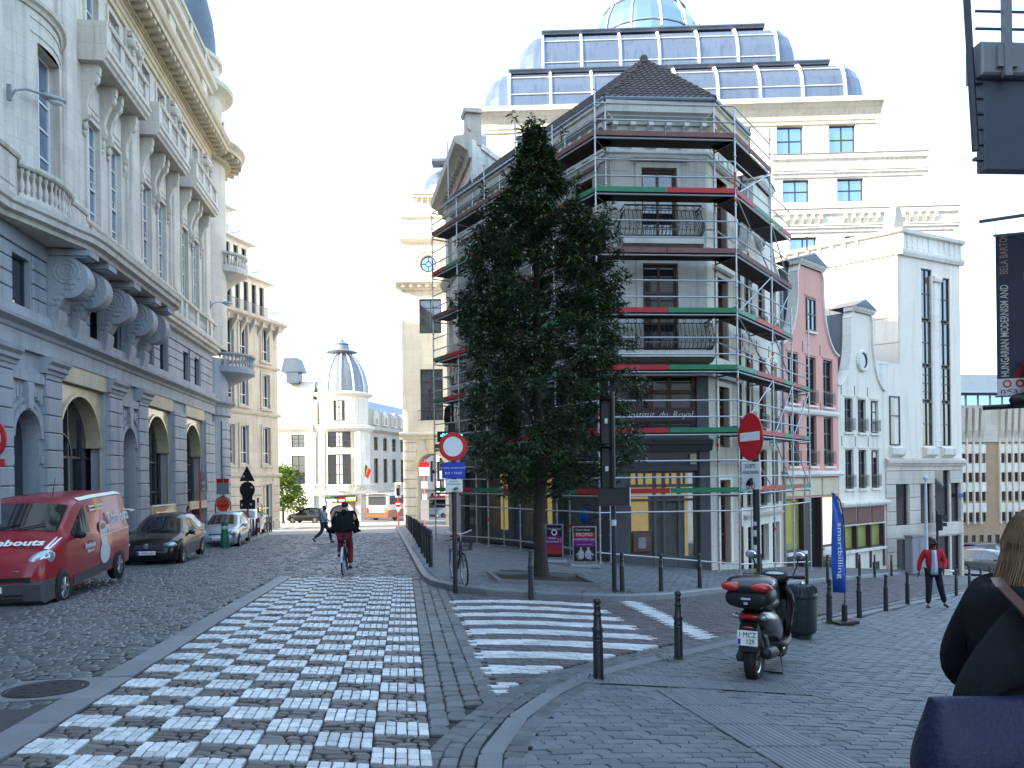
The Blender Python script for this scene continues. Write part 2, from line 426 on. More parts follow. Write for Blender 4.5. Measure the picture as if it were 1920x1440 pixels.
SOLO = {}                                                               # name -> [(distance, verts, faces, mat)] : candidates for stones of their own
JOIN = {}
def stone(kind, c, ux, uy, hx, hy, mat, dz=0.0, jit=.006, bv=.012, tilt=.004, cut=.25, shape=None):
    x, y = c
    if not seen(x, y): return
    if shape: pts = shape
    elif y < 9:
        k = cut*min(hx, hy)
        pts = [(-hx+k,-hy),(hx-k,-hy),(hx,-hy+k),(hx,hy-k),(hx-k,hy),(-hx+k,hy),(-hx,hy-k),(-hx,-hy+k)]
    else: pts = [(-hx,-hy),(hx,-hy),(hx,hy),(-hx,hy)]
    top = dz+rnd.uniform(-.004, .005); sx, sy = rnd.uniform(-tilt, tilt)/max(hx, .03), rnd.uniform(-tilt, tilt)/max(hy, .03)
    P = [(a+rnd.uniform(-jit, jit), b+rnd.uniform(-jit, jit)) for a, b in pts]; n = len(P); vs = []
    for ring in range(3):
        for a, b in P:
            if ring == 2:
                L = math.hypot(a, b) or 1; f = max(.3, 1-bv*1.3/L); a, b = a*f, b*f
            X = x+ux[0]*a+uy[0]*b; Y = y+ux[1]*a+uy[1]*b
            z = ground(X, Y)+(-.03+dz if ring == 0 else top-bv*.7 if ring == 1 else top)+(sx*a+sy*b if ring else 0)
            vs.append((X, Y, z))
    fs = [(r*n+i, r*n+(i+1) % n, (r+1)*n+(i+1) % n, (r+1)*n+i) for r in (0, 1) for i in range(n)]+[tuple(range(2*n, 3*n))]
    SOLO.setdefault(kind, []).append((x*x+y*y, vs, fs, mat))
def flush_stones(kind, name, joined, parent, limit=300):
    L = sorted(SOLO.pop(kind, []), key=lambda q: q[0])
    for d, vs, fs, mat in L[:limit]:
        m = MB(); ox, oy, oz = vs[0]
        m.add([(a-ox, b-oy, c-oz) for a, b, c in vs], fs); o = m.build(name, MAT[mat], parent, fix=False, loc=(ox, oy, oz))
    by = {}
    for d, vs, fs, mat in L[limit:]: by.setdefault(mat, MB()).add(vs, fs)
    for mat, m in by.items(): m.build(joined, MAT[mat], parent, fix=False, kind='stuff')

UW, UT = (.9903, .1386), (-.1386, .9903)
def sk_(wv, t, s=-.26): return wt(wv, t+s*wv)                            # rows of the chequered strip lie slightly askew
ux = (.995, -.1)
# the chequered strip: white glazed tiles and dark setts in alternating blocks
CW, RH, W0, T0 = .41, .335, -2.705, 3.1
for j in range(46):
    for i in range(7):
        w0 = W0+i*CW; t0 = T0+j*RH
        if t0+.26*-w0 > 18.9: continue
        if (i+j) % 2 == 0:
            for a in range(5):
                for b in range(3):
                    stone('tile', sk_(w0+CW*(a+.5)/5, t0+RH*(b+.5)/3), ux, UT, CW/10-.0035, RH/6-.0035, 'sett_white', .004, .0025, .006, .0025, .2)
        else:
            for b in range(4):
                p = 0.0
                cuts = sorted([0, 1]+[rnd.uniform(.22, .38) if rnd.random() < .5 else rnd.uniform(.4, .6), rnd.uniform(.64, .8)])
                for c0, c1 in zip(cuts, cuts[1:]):
                    if c1-c0 < .08: continue
                    stone('dark', sk_(w0+CW*(c0+c1)/2, t0+RH*(b+.5)/4), ux, UT, CW*(c1-c0)/2-.006, RH/8-.006, 'sett_dark', -.002, .006, .012, .006, .5)
flush_stones('tile', 'paving_tile', 'white_paving_tiles', street)
flush_stones('dark', 'dark_sett', 'dark_setts', street)
# smooth stone edging left of it
t = 3.4
while t < 18.6:
    L = rnd.uniform(.7, 1.0); stone('edge', wt(-2.89, t+L/2+.7), UW, UT, .16, L/2-.005, 'bluestone', .006, .002, .008, .002, .05); t += L
flush_stones('edge', 'edging_stone', 'edging_stones', street)
# cobbled carriageway
def in_cob(wv, t):
    if t < 7.2+.5*math.sin(wv*2) and wv < -3.07: return False
    if wv < -3.07: return True
    return t+.0 > 18.75-.3*(wv+2.7)*1.0 and wv < .45
t = 4.0
while t < 49:
    h = rnd.uniform(.125, .15); wv = -8.95
    while wv < .45:
        L = rnd.uniform(.15, .24)
        tt = t+.05*math.sin(wv*1.3+t*.15)+.06*(wv+3)*math.sin(t*.07)
        c = wt(wv+L/2, tt)
        if in_cob(wv+L/2, tt) and not (-4.85 < c[0] < -3.95 and 6.9 < c[1] < 7.75): 
            m_ = 'sett' if -3.2 < wv+L/2 < -2.75 and t > 18 else 'cobble'
            stone('cob', c, UW, UT, L/2-.008, h/2-.008, m_, 0, .008, .018, .007, .4)
        wv += L
    t += h
flush_stones('cob', 'cobblestone', 'cobblestones', street)
# gutter setts between the chequered strip and the zebra
for cidx in range(4):
    w0 = .168+cidx*.16; t = 4.2+rnd.random()*.2
    while t < 17.6:
        L = rnd.uniform(.17, .25); c = wt(w0+.08, t+L/2)
        i = min(range(len(K2)), key=lambda q: (K2[q][0]-c[0])**2+(K2[q][1]-c[1])**2)
        ok = c[0] < K2[i][0]-.12 or c[1] > K2[i][1]+.15
        if ok: stone('gut', c, UW, UT, .076, L/2-.006, 'sett', 0, .005, .014, .005, .3)
        t += L
# rows of setts following the pavement edge, with the smooth kerb band between them
def row_along(P, d0, d1, step, mat, kind, dz=0.0, jit=.005, maxy=99):
    Q = resample(offset(P, -(d0+d1)/2), .02); acc = 0; last = 0; step_n = rnd.uniform(*step)
    for i in range(1, len(Q)):
        acc += math.hypot(Q[i][0]-Q[i-1][0], Q[i][1]-Q[i-1][1])
        if acc >= step_n:
            a, b = Q[last], Q[i]; L = math.hypot(b[0]-a[0], b[1]-a[1]); u = ((b[0]-a[0])/L, (b[1]-a[1])/L)
            c = ((a[0]+b[0])/2, (a[1]+b[1])/2)
            if c[1] < maxy: stone(kind, c, u, (-u[1], u[0]), L/2-.005, (d1-d0)/2-.005, mat, dz, jit, .012, .003, .2)
            last = i; acc = 0; step_n = rnd.uniform(*step)
row_along(K2, -.13, -.005, (.12, .18), 'sett', 'gut', 0, maxy=30)
flush_stones('gut', 'sett', 'setts', street)
# right-hand pavement (in the foreground) --------------------------------------------------
OUT2 = [(4.5,1.2),(5.2,2.2),(6.4,3.5),(7.5,4.5),(9,6.5),(11,9.5),(13,12.5),(17,17.5),(24,27),(31,38),(42,50)]
K2r = resample(K2, .5); 
def at_frac(P, f):
    x = f*(len(P)-1); i = min(int(x), len(P)-2); k = x-i; return (P[i][0]+(P[i+1][0]-P[i][0])*k, P[i][1]+(P[i+1][1]-P[i][1])*k)
OUT2r = resample(OUT2, .5)
NL = 60
pave_r = loft('pavement', [at_frac(K2r, k/NL) for k in range(NL+1)], [at_frac(OUT2r, k/NL) for k in range(NL+1)], .012, MAT['joint'], 8, kind='structure')
row_along(K2, .005, .125, (.12, .18), 'sett', 'row', .035, maxy=30)
row_along(K2, .125, .24, (.12, .18), 'sett', 'row', .038, maxy=14)
row_along(K2, .24, .41, (.8, 1.1), 'bluestone', 'kerbstone', .045, .001, maxy=34)
row_along(K2, .41, .57, (.09, .14), 'sett', 'row', .043, maxy=14)
flush_stones('row', 'sett', 'setts', pave_r); flush_stones('kerbstone', 'kerbstone', 'kerbstones', pave_r)
def tact(p): 
    x, y = p; c = 1.63+(7.4-y)*.19
    return (abs(x-c) < .2 and y < 7.4) or (.75 < x < 2.85 and 7.52 < y-(x-.7)*.09 < 7.76)
def pavers(kind, poly, org, u, v, pw, ph, mat_fn, dz, maxy, zig=.022, gap=.004):
    xs = [p[0] for p in poly]; ys = [p[1] for p in poly]
    # extent in the (u, v) frame
    cs = [((x-org[0])*u[0]+(y-org[1])*u[1], (x-org[0])*v[0]+(y-org[1])*v[1]) for x, y in poly]
    a0, a1 = min(c[0] for c in cs), max(c[0] for c in cs); b0, b1 = min(c[1] for c in cs), max(c[1] for c in cs)
    j = int(b0/ph)-1
    while j*ph < b1:
        i = int(a0/pw)-1
        while i*pw < a1:
            a = (i+.5*(j % 2))*pw; b = j*ph
            c = (org[0]+u[0]*a+v[0]*b, org[1]+u[1]*a+v[1]*b)
            if .2 < c[1] < maxy and inside(c, poly):
                m_ = mat_fn(c)
                if m_:
                    g = gap; z = zig
                    sh = [(-pw/2+g,-ph/2+g),(0,-ph/2+g+.006),(pw/2-g,-ph/2+g),(pw/2-g+z,0),(pw/2-g,ph/2-g),(0,ph/2-g+.006),(-pw/2+g,ph/2-g),(-pw/2+g+z,0)] if c[1] < 12 else None
                    stone(kind, c, u, v, pw/2-g, ph/2-g, m_, dz, .0015, .006, .0015, .1, sh)
            i += 1
        j += 1
polyR = offset(K2, -.49)+OUT2[::-1]
pavers('pv', polyR, (0, 4), (.985, .17), (-.17, .985), .215, .108, lambda c: None if tact(c) else 'paver', .038, 31)
flush_stones('pv', 'paver', 'pavers', pave_r)
far_r = [k for k in range(NL+1) if at_frac(K2r, k/NL)[1] > 26]
M('paver_far', (.13, .137, .145), .6, var=.2, scale=.5, fine=.25, bump=.3, bscale=30)
loft('pavement', [at_frac(offset(K2r, -.35), k/NL) for k in far_r], [at_frac(OUT2r, k/NL) for k in far_r], .05, MAT['paver_far'], 6, kind='structure')
# tactile guide slabs
for k in range(7):
    y0 = 7.4-k*.6; m = MB(); c0 = (1.63+.19*k*.6, y0); d = (.187, -.982); p = (.982, .187)
    def q(a, b, z): x = c0[0]+p[0]*a+d[0]*b; y = c0[1]+p[1]*a+d[1]*b; return (x, y, ground(x, y)+z)
    m.add([q(-.3,.006,.047), q(.3,.006,.047), q(.3,.594,.047), q(-.3,.594,.047)], [(0,1,2,3)])
    for r in range(12):
        a = -.3+.6*(r+.5)/12
        m.add([q(a-.021,.006,.047), q(a+.021,.006,.047), q(a+.021,.594,.047), q(a-.021,.594,.047), q(a-.014,.012,.055), q(a+.014,.012,.055), q(a+.014,.588,.055), q(a-.014,.588,.055)],
              [(4,5,6,7),(0,1,5,4),(1,2,6,5),(2,3,7,6),(3,0,4,7)])
    m.build('tactile_slab', MAT['bluestone'], pave_r)
for k in range(6):
    m = MB(); c0 = (.82+k*.39, 7.64+k*.39*.09); 
    def q(a, b, z): x = c0[0]+a; y = c0[1]+b+a*.09; return (x, y, ground(x, y)+z)
    m.add([q(-.193,-.2,.047), q(.193,-.2,.047), q(.193,.2,.047), q(-.193,.2,.047)], [(0,1,2,3)])
    for a in range(7):
        for b in range(7):
            X, Y = -.165+a*.055, -.165+b*.055
            m.add([q(X-.015,Y-.015,.047), q(X+.015,Y-.015,.047), q(X+.015,Y+.015,.047), q(X-.015,Y+.015,.047), q(X-.008,Y-.008,.056), q(X+.008,Y-.008,.056), q(X+.008,Y+.008,.056), q(X-.008,Y+.008,.056)],
                  [(4,5,6,7),(0,1,5,4),(1,2,6,5),(2,3,7,6),(3,0,4,7)])
    m.build('tactile_slab', MAT['bluestone'], pave_r)
# side street: dark pavers, with the zebra and the long line painted white
def zebra(c):
    wv = c[0]*.9903+c[1]*.1386; tt = -c[0]*.1386+c[1]*.9903
    if .82 < wv < 3.42:
        k = (tt-7.0)/.80; 
        return 'paver_white' if 0 <= k < 9 and k % 1.0 < .5 else 'paver_plum'
    if 4.12 < wv < 4.55 and 10.2 < tt < 14.6: return 'paver_white'
    return 'paver_plum' if wv > .82 else None
polyS = [p for p in offset(K2, .14) if p[1] < 40 and p[1] > 5]+[p for p in offset(K1, -.02) if p[1] < 42 and p[0] > -1.5][::-1]
pavers('zp', polyS, (0, 4), UW, UT, .20, .10, zebra, 0, 33)
flush_stones('zp', 'paver', 'pavers', street)
# corner island pavement
KI = resample(K1, .6); BI = [(-4.6,58),(-2.9,44),(-2.5,33.6),(0.2,29.3),(3.2,24.6),(4.8,24.8),(6.5,25.0),(8.1,27.2),(10.9,31.4),(14.8,35),(18.1,37.6),(23.4,40.4),(31,45)]
BIr = resample(BI, .6); NI = 70
isl = loft('pavement', [at_frac(offset(KI, .14), k/NI) for k in range(NI+1)], [at_frac(BIr, k/NI) for k in range(NI+1)], .105, MAT['joint'], 5, kind='structure')
def kerb(P, h, name, parent, wd=.15, seg=(.9, 1.1), mat='bluestone', maxy=60):
    Q = resample(P, .05); last = 0; acc = 0; s = rnd.uniform(*seg)
    for i in range(1, len(Q)):
        acc += math.hypot(Q[i][0]-Q[i-1][0], Q[i][1]-Q[i-1][1])
        if acc > s or i == len(Q)-1:
            a, b = Q[last], Q[i]; L = math.hypot(b[0]-a[0], b[1]-a[1])
            if L > .05 and a[1] < maxy:
                u = ((b[0]-a[0])/L, (b[1]-a[1])/L); n = (-u[1], u[0]); m = MB()
                for (e, px) in ((.004, 0), (L-.004, 1)): pass
                def q(s_, o, z): x = a[0]+u[0]*s_+n[0]*o; y = a[1]+u[1]*s_+n[1]*o; return (x, y, ground(x, y)+z)
                c = [(0,-.05),(0,h-.03),(.012,h-.008),(.035,h),(wd,h)]
                vs = [q(s_, o, z) for s_ in (.004, L-.004) for o, z in c]; n5 = len(c)
                m.add(vs, [(k, k+1, n5+k+1, n5+k) for k in range(n5-1)]+[tuple(range(n5)), tuple(range(n5, 2*n5))])
                m.build(name, MAT[mat], parent)
            last = i; acc = 0; s = rnd.uniform(*seg)
kerb(K1, .125, 'kerbstone', isl)
polyI = offset(K1, .16)+[(x, y) for x, y in BI][::-1]
TREE = (.66, 18.05)
def in_bed(c): return abs(c[0]-TREE[0]) < 1.0 and abs(c[1]-TREE[1]-.1) < .95
pavers('pi', polyI, (0, 14), (.98, .2), (-.2, .98), .21, .21, lambda c: None if in_bed(c) else 'paver', .118, 34, gap=.005)
flush_stones('pi', 'paver', 'pavers', isl, 0)
fI = [k for k in range(NI+1) if at_frac(KI, k/NI)[0] < -3.9]; fJ = [k for k in range(NI+1) if at_frac(KI, k/NI)[0] > 10]
for f in (fI, fJ): loft('pavement', [at_frac(offset(KI, .15), k/NI) for k in f], [at_frac(BIr, k/NI) for k in f], .119, MAT['paver_far'], 5, kind='structure')
# left pavement along the ornate building
L3 = resample(K3, 1.0); N3 = 40
lp = loft('pavement', [at_frac(offset(L3, .14), k/N3) for k in range(N3+1)], [at_frac(resample([wt(-11.9,-8), wt(-11.9,47.5), wt(-13.5,52), wt(-19,54)], 1.0), k/N3) for k in range(N3+1)], .12, MAT['paver_far'], 3, kind='structure')
kerb(K3, .125, 'kerbstone', lp)
# junction beyond, sunlit asphalt
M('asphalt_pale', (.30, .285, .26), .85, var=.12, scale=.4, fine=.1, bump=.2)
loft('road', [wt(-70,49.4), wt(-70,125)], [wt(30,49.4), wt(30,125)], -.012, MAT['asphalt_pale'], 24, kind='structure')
for k in range(6):
    a = MB(); 
    for (x, y) in (wt(-14+k*1.0,62), wt(-13.5+k*1.0,62), wt(-13.5+k*1.0,66), wt(-14+k*1.0,66)): a.v.append((x, y, ground(x, y)-.004))
    a.f.append((0,1,2,3)); a.build('crossing_stripe', MAT['paint_white'], None, kind='structure')
# asphalt patch at the lower left, with a manhole cover set in it
loft('asphalt_patch', [wt(-3.07, 2.6+k*.5) for k in range(11)], [wt(-9, 2.6+k*.45) for k in range(11)], -.006, MAT['asphalt'], 6, kind='structure')
mh = thing('manhole_cover', 'round iron manhole cover in a square frame at the end of the cobbles', 'manhole cover', (-4.42, 7.3, ground(-4.42, 7.3)-.004), 0)
mh.rotation_euler = (R(-2), 0, .2)
fr = MB(); fr.box(-.44,.44,-.44,.44,-.03,.004); fr.build('frame', MAT['bluestone'], mh)
lid = MB(); lid.lathe([(.36,0.0),(.36,.012),(.33,.012),(.325,.008),(.31,.008),(.305,.013),(0,.013)], n=28)
for a in range(8): 
    lid.box(.2*math.cos(a*.785)-.02, .2*math.cos(a*.785)+.02, .2*math.sin(a*.785)-.015, .2*math.sin(a*.785)+.015, .013, .018)
lid.build('lid', MAT['iron_black'], mh)
M('paver_side', (.12,.115,.118), .6, var=.2, scale=.6, fine=.3, bump=.5, bscale=25)
loft('road', resample([(18.6,31.5),(22.3,36),(34,51),(60,85)], 3)[:20], resample([(14.2,30.6),(20,39),(29,50),(44,92)], 3)[:20], .002, MAT['paver_side'], 5, kind='structure')
for (x, y, r) in ((-9.6,38.5,.34),(-9.0,34.6,.28)):
    m = MB(); m.lathe([(r,-.01),(r,.02),(r-.03,.026),(0,.026)], n=20); o = m.build('manhole_cover', MAT['iron_black'], loc=(x, y, ground(x, y)-.008)); o.rotation_euler = (R(-2),0,0); tag(o, 'small iron cover in the cobbles '+('beyond' if r > .3 else 'at')+' the feet of the striding man', 'manhole cover')
# ---------------------------------------------------------------- the ornate stone building along the left side
E3 = (-.1386, .9903)
B = Bldg('stone_building', 'ornate pale stone building with scroll consoles and arches lining the left of the street', 'building', (-11.4, 0), E3, -2.6)
def part(b, name, m, mat, parent=None, smooth=False, **pr): return m.build(name, MAT[mat], parent or b.root, smooth, **pr)
S0, S1 = -26.0, 46.6
# --- ground floor
gm = B.mb()
ARCH = [(27.85, 1.95), (36.5, 1.85), (42.55, 1.85)]; NICHE = [(23.6, .82), (32.35, .78)]
ZB = -2.6
holes = [(a-h, a+h, ZB, 5.1) for a, h in ARCH]+[(a-h, a+h, ZB, 3.9) for a, h in NICHE]
wall(gm, S0, S1, ZB, 5.72, holes, .5)
for a, h in NICHE: arch_fill(gm, a, h, 3.9-h, 3.9, 0, .5)
part(B, 'wall', gm, 'stone_blue')
# rusticated piers, block by block
def pier(s0, s1, out=.16, ztop=5.2, h=.56):
    z = -1.75; k = 0
    while z < ztop-.2:
        m = B.mb(); m.bev(s0, s1, -out, .02, z+.012, min(z+h, ztop)-.012, .025); part(B, 'stone_block', m, 'stone_blue'); z += h
for s0, s1 in ((19.6,20.5),(20.9,22.55),(24.65,25.8),(30.0,31.35),(33.35,34.5),(38.5,40.55),(44.55,46.6)): pier(s0, s1)
for s0, s1 in ((20.7,22.7),(24.5,25.95),(29.85,31.5),(33.2,34.65)):      # pier capitals
    m = B.mb(); m.mould(s0, s1, [(0,5.15),(.2,5.15),(.22,5.25),(.3,5.3),(.3,5.42),(.4,5.52),(.42,5.66),(0,5.66)]); part(B, 'capital', m, 'stone_blue')
# niche surrounds
for a, h in NICHE:
    m = B.mb(); arch_band(m, a, h+.02, 3.9-h, .16, -.09, .02); arch_band(m, a, h+.26, 3.9-h, .14, -.05, .02); part(B, 'archivolt', m, 'stone_blue')
    for q in (a-h-.42, a+h+.02): m = B.mb(); m.box(q, q+.4, -.06, .02, 2.3, 2.55); part(B, 'impost', m, 'stone_blue')
    m = B.mb(); m.prism([(a-.13, 3.95), (a+.13, 3.95), (a+.2, 4.75), (a-.2, 4.75)], -.17, .02); part(B, 'keystone', m, 'stone_blue'); m = B.mb()
    m.box(a-1.0, a+1.0, -.12, .02, 4.78, 5.1)
    for k in range(3): 
        for sg in (-1, 1): m.box(a+sg*(.45+k*.2)-.07, a+sg*(.45+k*.2)+.07, -.09, .02, 4.35-k*.1, 4.62)
    part(B, 'carved_band', m, 'stone_blue', kind='stuff')
    m = B.mb(); m.prism(arch_pts(a, h, 3.9-h, ZB), .48, .5); part(B, 'door', m, 'frame_blue')
    m = B.mb(); m.box(a-h, a+h, .3, .48, ZB, -.2); part(B, 'door_panel', m, 'panel_grey')
# big arched bays: polished spandrels, dark glass, lintels
for i, (a, h) in enumerate(ARCH):
    r = h-.18
    m = B.mb(); arch_fill(m, a, r, 4.75-r, 5.1, .12, .5, 18)
    m.quad((a-h,.12,ZB),(a-r,.12,ZB),(a-r,.12,5.1),(a-h,.12,5.1)); m.quad((a+r,.12,ZB),(a+h,.12,ZB),(a+h,.12,5.1),(a+r,.12,5.1))
    part(B, 'spandrel', m, 'marble')
    m = B.mb(); arch_band(m, a, r, 4.75-r, .1, .05, .13); part(B, 'archivolt', m, 'marble')
    m = B.mb(); m.bev(a-h-.02, a+h+.02, -.1, .05, 5.1, 5.72, .02); part(B, 'lintel', m, 'stone_gold_and_glow')
    m = B.mb(); m.prism(arch_pts(a, r, 4.75-r, .2, 18), .6, .62); g = part(B, 'arched_window', m, 'glass_dark')
    m = B.mb()
    for x in (-.66, 0, .66): m.box(a+x*r-.04, a+x*r+.04, .52, .6, .2, 4.6 if x == 0 else 4.0)
    for z in (1.2, 2.6): m.box(a-r, a+r, .52, .6, z-.04, z+.04)
    arch_band(m, a-.55, .75, 2.65, .06, .5, .6)
    m.build('glazing_bar', MAT['frame_dark'], g)
    if i == 0:
        m = B.mb(); m.box(a-r, a+r, .3, .5, .15, 1.1); part(B, 'transom_panel', m, 'panel_grey')
        m = B.mb()
        for k in range(14): m.box(a-.95, a+.6, .36, .4, ZB+.2+k*.19, ZB+.375+k*.19)
        part(B, 'roller_shutter', m, 'shutter')
        for sx in (-1.35, 1.15):
            m = B.mb(); m.lathe([(.5, ZB), (.5, .75), (.46, .82), (0, .82)], a+sx, .15, 0, 16, R(180), R(360)); o = part(B, 'display_column', m, 'panel_grey', smooth=True)
            m = B.mb()
            for k in range(24): m.box(a+sx+.1, a+sx+.34, -.33, -.28, -1.2+k*.075, -1.16+k*.075)
            m.build('vent', MAT['plastic_black'], o)
    else:
        m = B.mb(); m.bev(a-r-.1, a+r+.1, -.22, .3, .18, .62, .03); part(B, 'canopy', m, 'marble')
        m = B.mb(); m.box(a-r, a-.1, .55, .6, ZB, .2); part(B, 'shop_door', m, 'panel_grey')
        m = B.mb(); m.box(a-.1, a+.35, .5, .6, ZB, .2).box(a+r-.3, a+r, .45, .6, ZB, .2); part(B, 'door_frame', m, 'stone_gold_and_glow' if i == 1 else 'frame_wood')
        m = B.mb(); m.quad((a+.35,.58,ZB),(a+r-.3,.58,ZB),(a+r-.3,.58,.2),(a+.35,.58,.2)); part(B, 'shop_window', m, 'glass_dark')
        if i == 2:
            m = B.mb(); m.box(a+.3, a+1.1, .42, .5, -.35, .12); o = part(B, 'shop_sign', m, 'paint_red')
            text('SALE', .22, MAT['paint_white'], o, B.L(a+.7, .41, -.12))
# --- band, mezzanine
prof1 = [(0,5.7),(.14,5.7),(.14,6.18),(.2,6.22),(.24,6.32),(.44,6.44),(.46,6.54),(.2,6.6),(.2,6.92),(0,6.92)]
m = B.mb(); m.mould(S0, S1+.2, prof1); part(B, 'cornice', m, 'stone_blue')
PAIR = [30.1, 36.1, 42.15]
mezz = [(x-.58, x+.58, 7.0, 8.5) for c in PAIR for x in (c-1.08, c+1.08)]+[(x-.58, x+.58, 7.0, 8.5) for x in (23.4, 25.6, 21.0)]
m = B.mb(); wall(m, S0, S1, 6.9, 9.25, mezz, .42); part(B, 'wall', m, 'stone_blue')
for h in mezz: window(B, h[0], 7.0, 1.16, 1.5, .16, 1, (), 'frame_blue', 'glass_dark')
xs = sorted(mezz); edges = [20.1]+[v for h in xs for v in (h[0]-.06, h[1]+.06)]+[S1]
edges = edges[:1]+edges[1:]
segs = [(edges[i], edges[i+1]) for i in range(0, len(edges), 2) if edges[i+1]-edges[i] > .3]
for a, b in segs:
    for k in range(4):
        m = B.mb(); m.bev(a, b, -.07, .02, 6.95+k*.44+.015, 6.95+(k+1)*.44-.015, .02); part(B, 'stone_block', m, 'stone_blue')
m = B.mb(); m.mould(S0, S1, [(0,8.75),(.08,8.75),(.08,9.25),(0,9.25)]); part(B, 'band', m, 'stone_blue')
# --- main cornice, swelling into a balcony over the consoles
prof2 = [(0,9.2),(.3,9.22),(.34,9.34),(.5,9.4),(.52,9.56),(.6,9.62),(.62,9.78),(.4,9.86),(0,9.88)]
outp = [(S0,.0),(21.8,.0),(22.6,.25),(23.4,.5),(24.3,.74),(25.0,.98),(25.7,1.06),(34.2,1.06),(34.7,.9),(35.0,.5),(35.15,.0),(46.8,.0)]
path = [(s, -o) for s, o in outp]
m = B.mb(); m.sweep(path, prof2)
poly = [(s, -o-.05) for s, o in outp if 21.8 <= s <= 35.2]
m.prism(poly, 9.24, 9.82, 'xy'); part(B, 'balcony_slab', m, 'stone_pale')
for s in (25.35, 26.95, 29.5, 32.0, 33.7):
    m = B.mb(); P = []
    P += [(.0,9.2),(1.3,9.2),(1.3,8.98),(1.2,8.94)]
    for k in range(13):
        a = R(78-k*15); P.append((.66+.6*math.cos(a), 8.3+.66*math.sin(a)))
    P += [(.42,7.4),(.34,7.3),(.4,7.22),(.38,7.0),(.28,6.6),(.22,6.46),(.1,6.42),(0,6.5)]
    m.prism([(-o, z) for o, z in P], s-.3, s+.3, 'yz')
    m.box(s-.38, s+.38, -1.36, 0, 9.0, 9.2)
    o = part(B, 'console', m, 'stone_blue')
    m = MB(-B.z0)
    for sg in (-1, 1):
        for r in (.38, .25, .13, .05):
            n = 16
            vs = []; fs = []
            for k in range(n):
                a = 2*math.pi*k/n
                for rr, d in ((r-.05, 0), (r-.02, .04), (r+.03, .04), (r+.05, 0)):
                    vs.append((s+sg*(.285+d), -.62-rr*math.cos(a), 8.5+rr*math.sin(a)))
            for k in range(n):
                for q in range(3): fs.append((k*4+q, ((k+1) % n)*4+q, ((k+1) % n)*4+q+1, k*4+q+1))
            m.add(vs, fs)
        for k in range(11):
            m.ball((s+sg*.3, -.98+.075*k+.05*(k % 3), 8.3-.085*k-.08*(k % 2)), .1, 6, 4, (.4, 1, .75))
    m.build('scroll_carving', MAT['stone_blue'], o, True, kind='stuff')
# --- balustrade over the cornice
def baluster_mesh(h, r=.075):
    m = MB(); m.lathe([(r*.9,0),(r*.9,h*.08),(r*.5,h*.12),(r,h*.3),(r*.95,h*.4),(r*.42,h*.68),(r*.5,h*.8),(r*.85,h*.86),(r*.85,h)], n=8)
    return m
BALM = {}
def balustrade(b, s0, s1, z, h, out, ped=(), mat='stone_pale', step=.2, sep=False, par=None, zr=None, path=None):
    """plinth, rail and balusters; a thing's part with the balusters under it"""
    m = b.mb(); P = path or [(s0, -out), (s1, -out)]
    m.sweep(P, [(-.1,z),(.12,z),(.12,z+.14),(.08,z+.17),(-.08,z+.17),(-.1,z+.14)]); m.sweep(P, [(-.12,z+h-.16),(.12,z+h-.16),(.16,z+h-.1),(.16,z+h),(-.14,z+h),(-.14,z+h-.1)])
    for p in ped: m.box(p-.22, p+.22, -out-.1, -out+.1, z, z+h-.02)
    o = part(b, 'balustrade', m, mat)
    hh = h-.33; Q = resample(P, step); bm_ = MB(); pts = []
    for q in Q[1:-1] if len(Q) > 2 else Q:
        if any(abs(q[0]-p) < .3 for p in ped): continue
        pts.append(q)
    if sep:
        key = round(hh, 3)
        if key not in BALM: BALM[key] = baluster_mesh(hh).mesh('baluster', MAT[mat], True)
        for q in pts: link('baluster', BALM[key], o, (q[0], q[1], z+.17-b.z0))
    else:
        p0 = baluster_mesh(hh)
        for q in pts: bm_.add([(v[0]+q[0], v[1]+q[1], v[2]+z+.17-b.z0) for v in p0.v], p0.f)
        bm_.build('balusters', MAT[mat], o, True, kind='stuff')
    return o
balustrade(B, 27.2, 46.3, 9.88, 1.1, .3, ped=[27.3,28.0,30.1,32.2,33.1,34.0,36.1,38.2,39.1,40.0,42.15,44.2,45.1])
arcp = [(22.4,-.35),(22.9,-.62),(23.6,-.82),(24.3,-.85),(25.0,-.75),(25.6,-.5)]
balustrade(B, 0, 0, 9.88, 1.1, .6, path=arcp, sep=True, step=.21)
for a, b in ((20.8,22.3),(25.7,27.15)): m = B.mb(); m.bev(a, b, -.45, 0, 9.88, 11.0, .03); m.bev(a+.2, b-.2, -.48, -.44, 10.1, 10.8, .02); m.mould(a-.08, b+.08, [(0,11),(.5,11),(.54,11.1),(.5,11.22),(0,11.22)]); part(B, 'pedestal', m, 'stone_pale')
# --- tall first and second floors
tall = [(x-.56, x+.56, 10.95, 15.0) for c in PAIR for x in (c-1.1, c+1.1)]
sec = [(x-.56, x+.56, 17.3, 20.25) for c in PAIR for x in (c-1.1, c+1.1)]
att = [(x-.45, x+.45, 22.9, 24.3) for c in PAIR for x in (c-1.1, c+1.1)]
m = B.mb(); wall(m, S0, 22.5, 9.88, 20.7, [], .3); wall(m, 26.0, S1, 9.88, 20.7, tall+sec, .55)
wall(m, 22.5, 26.0, 16.3, 20.7, [(23.5,24.9,17.3,20.2)], .5); part(B, 'wall', m, 'stone_pale')
for h in tall: window(B, h[0], h[2], 1.12, 4.05, .12, 2, (.2, .42, .62, .8), 'frame_white', 'glass_sky', .07)
for h in sec: window(B, h[0], h[2], 1.12, 2.95, .14, 2, (.33, .66), 'frame_white', 'glass_sky', .07)
window(B, 23.5, 17.3, 1.4, 2.9, .4, 2, (.33, .66), 'frame_white', 'glass_sky', .07)
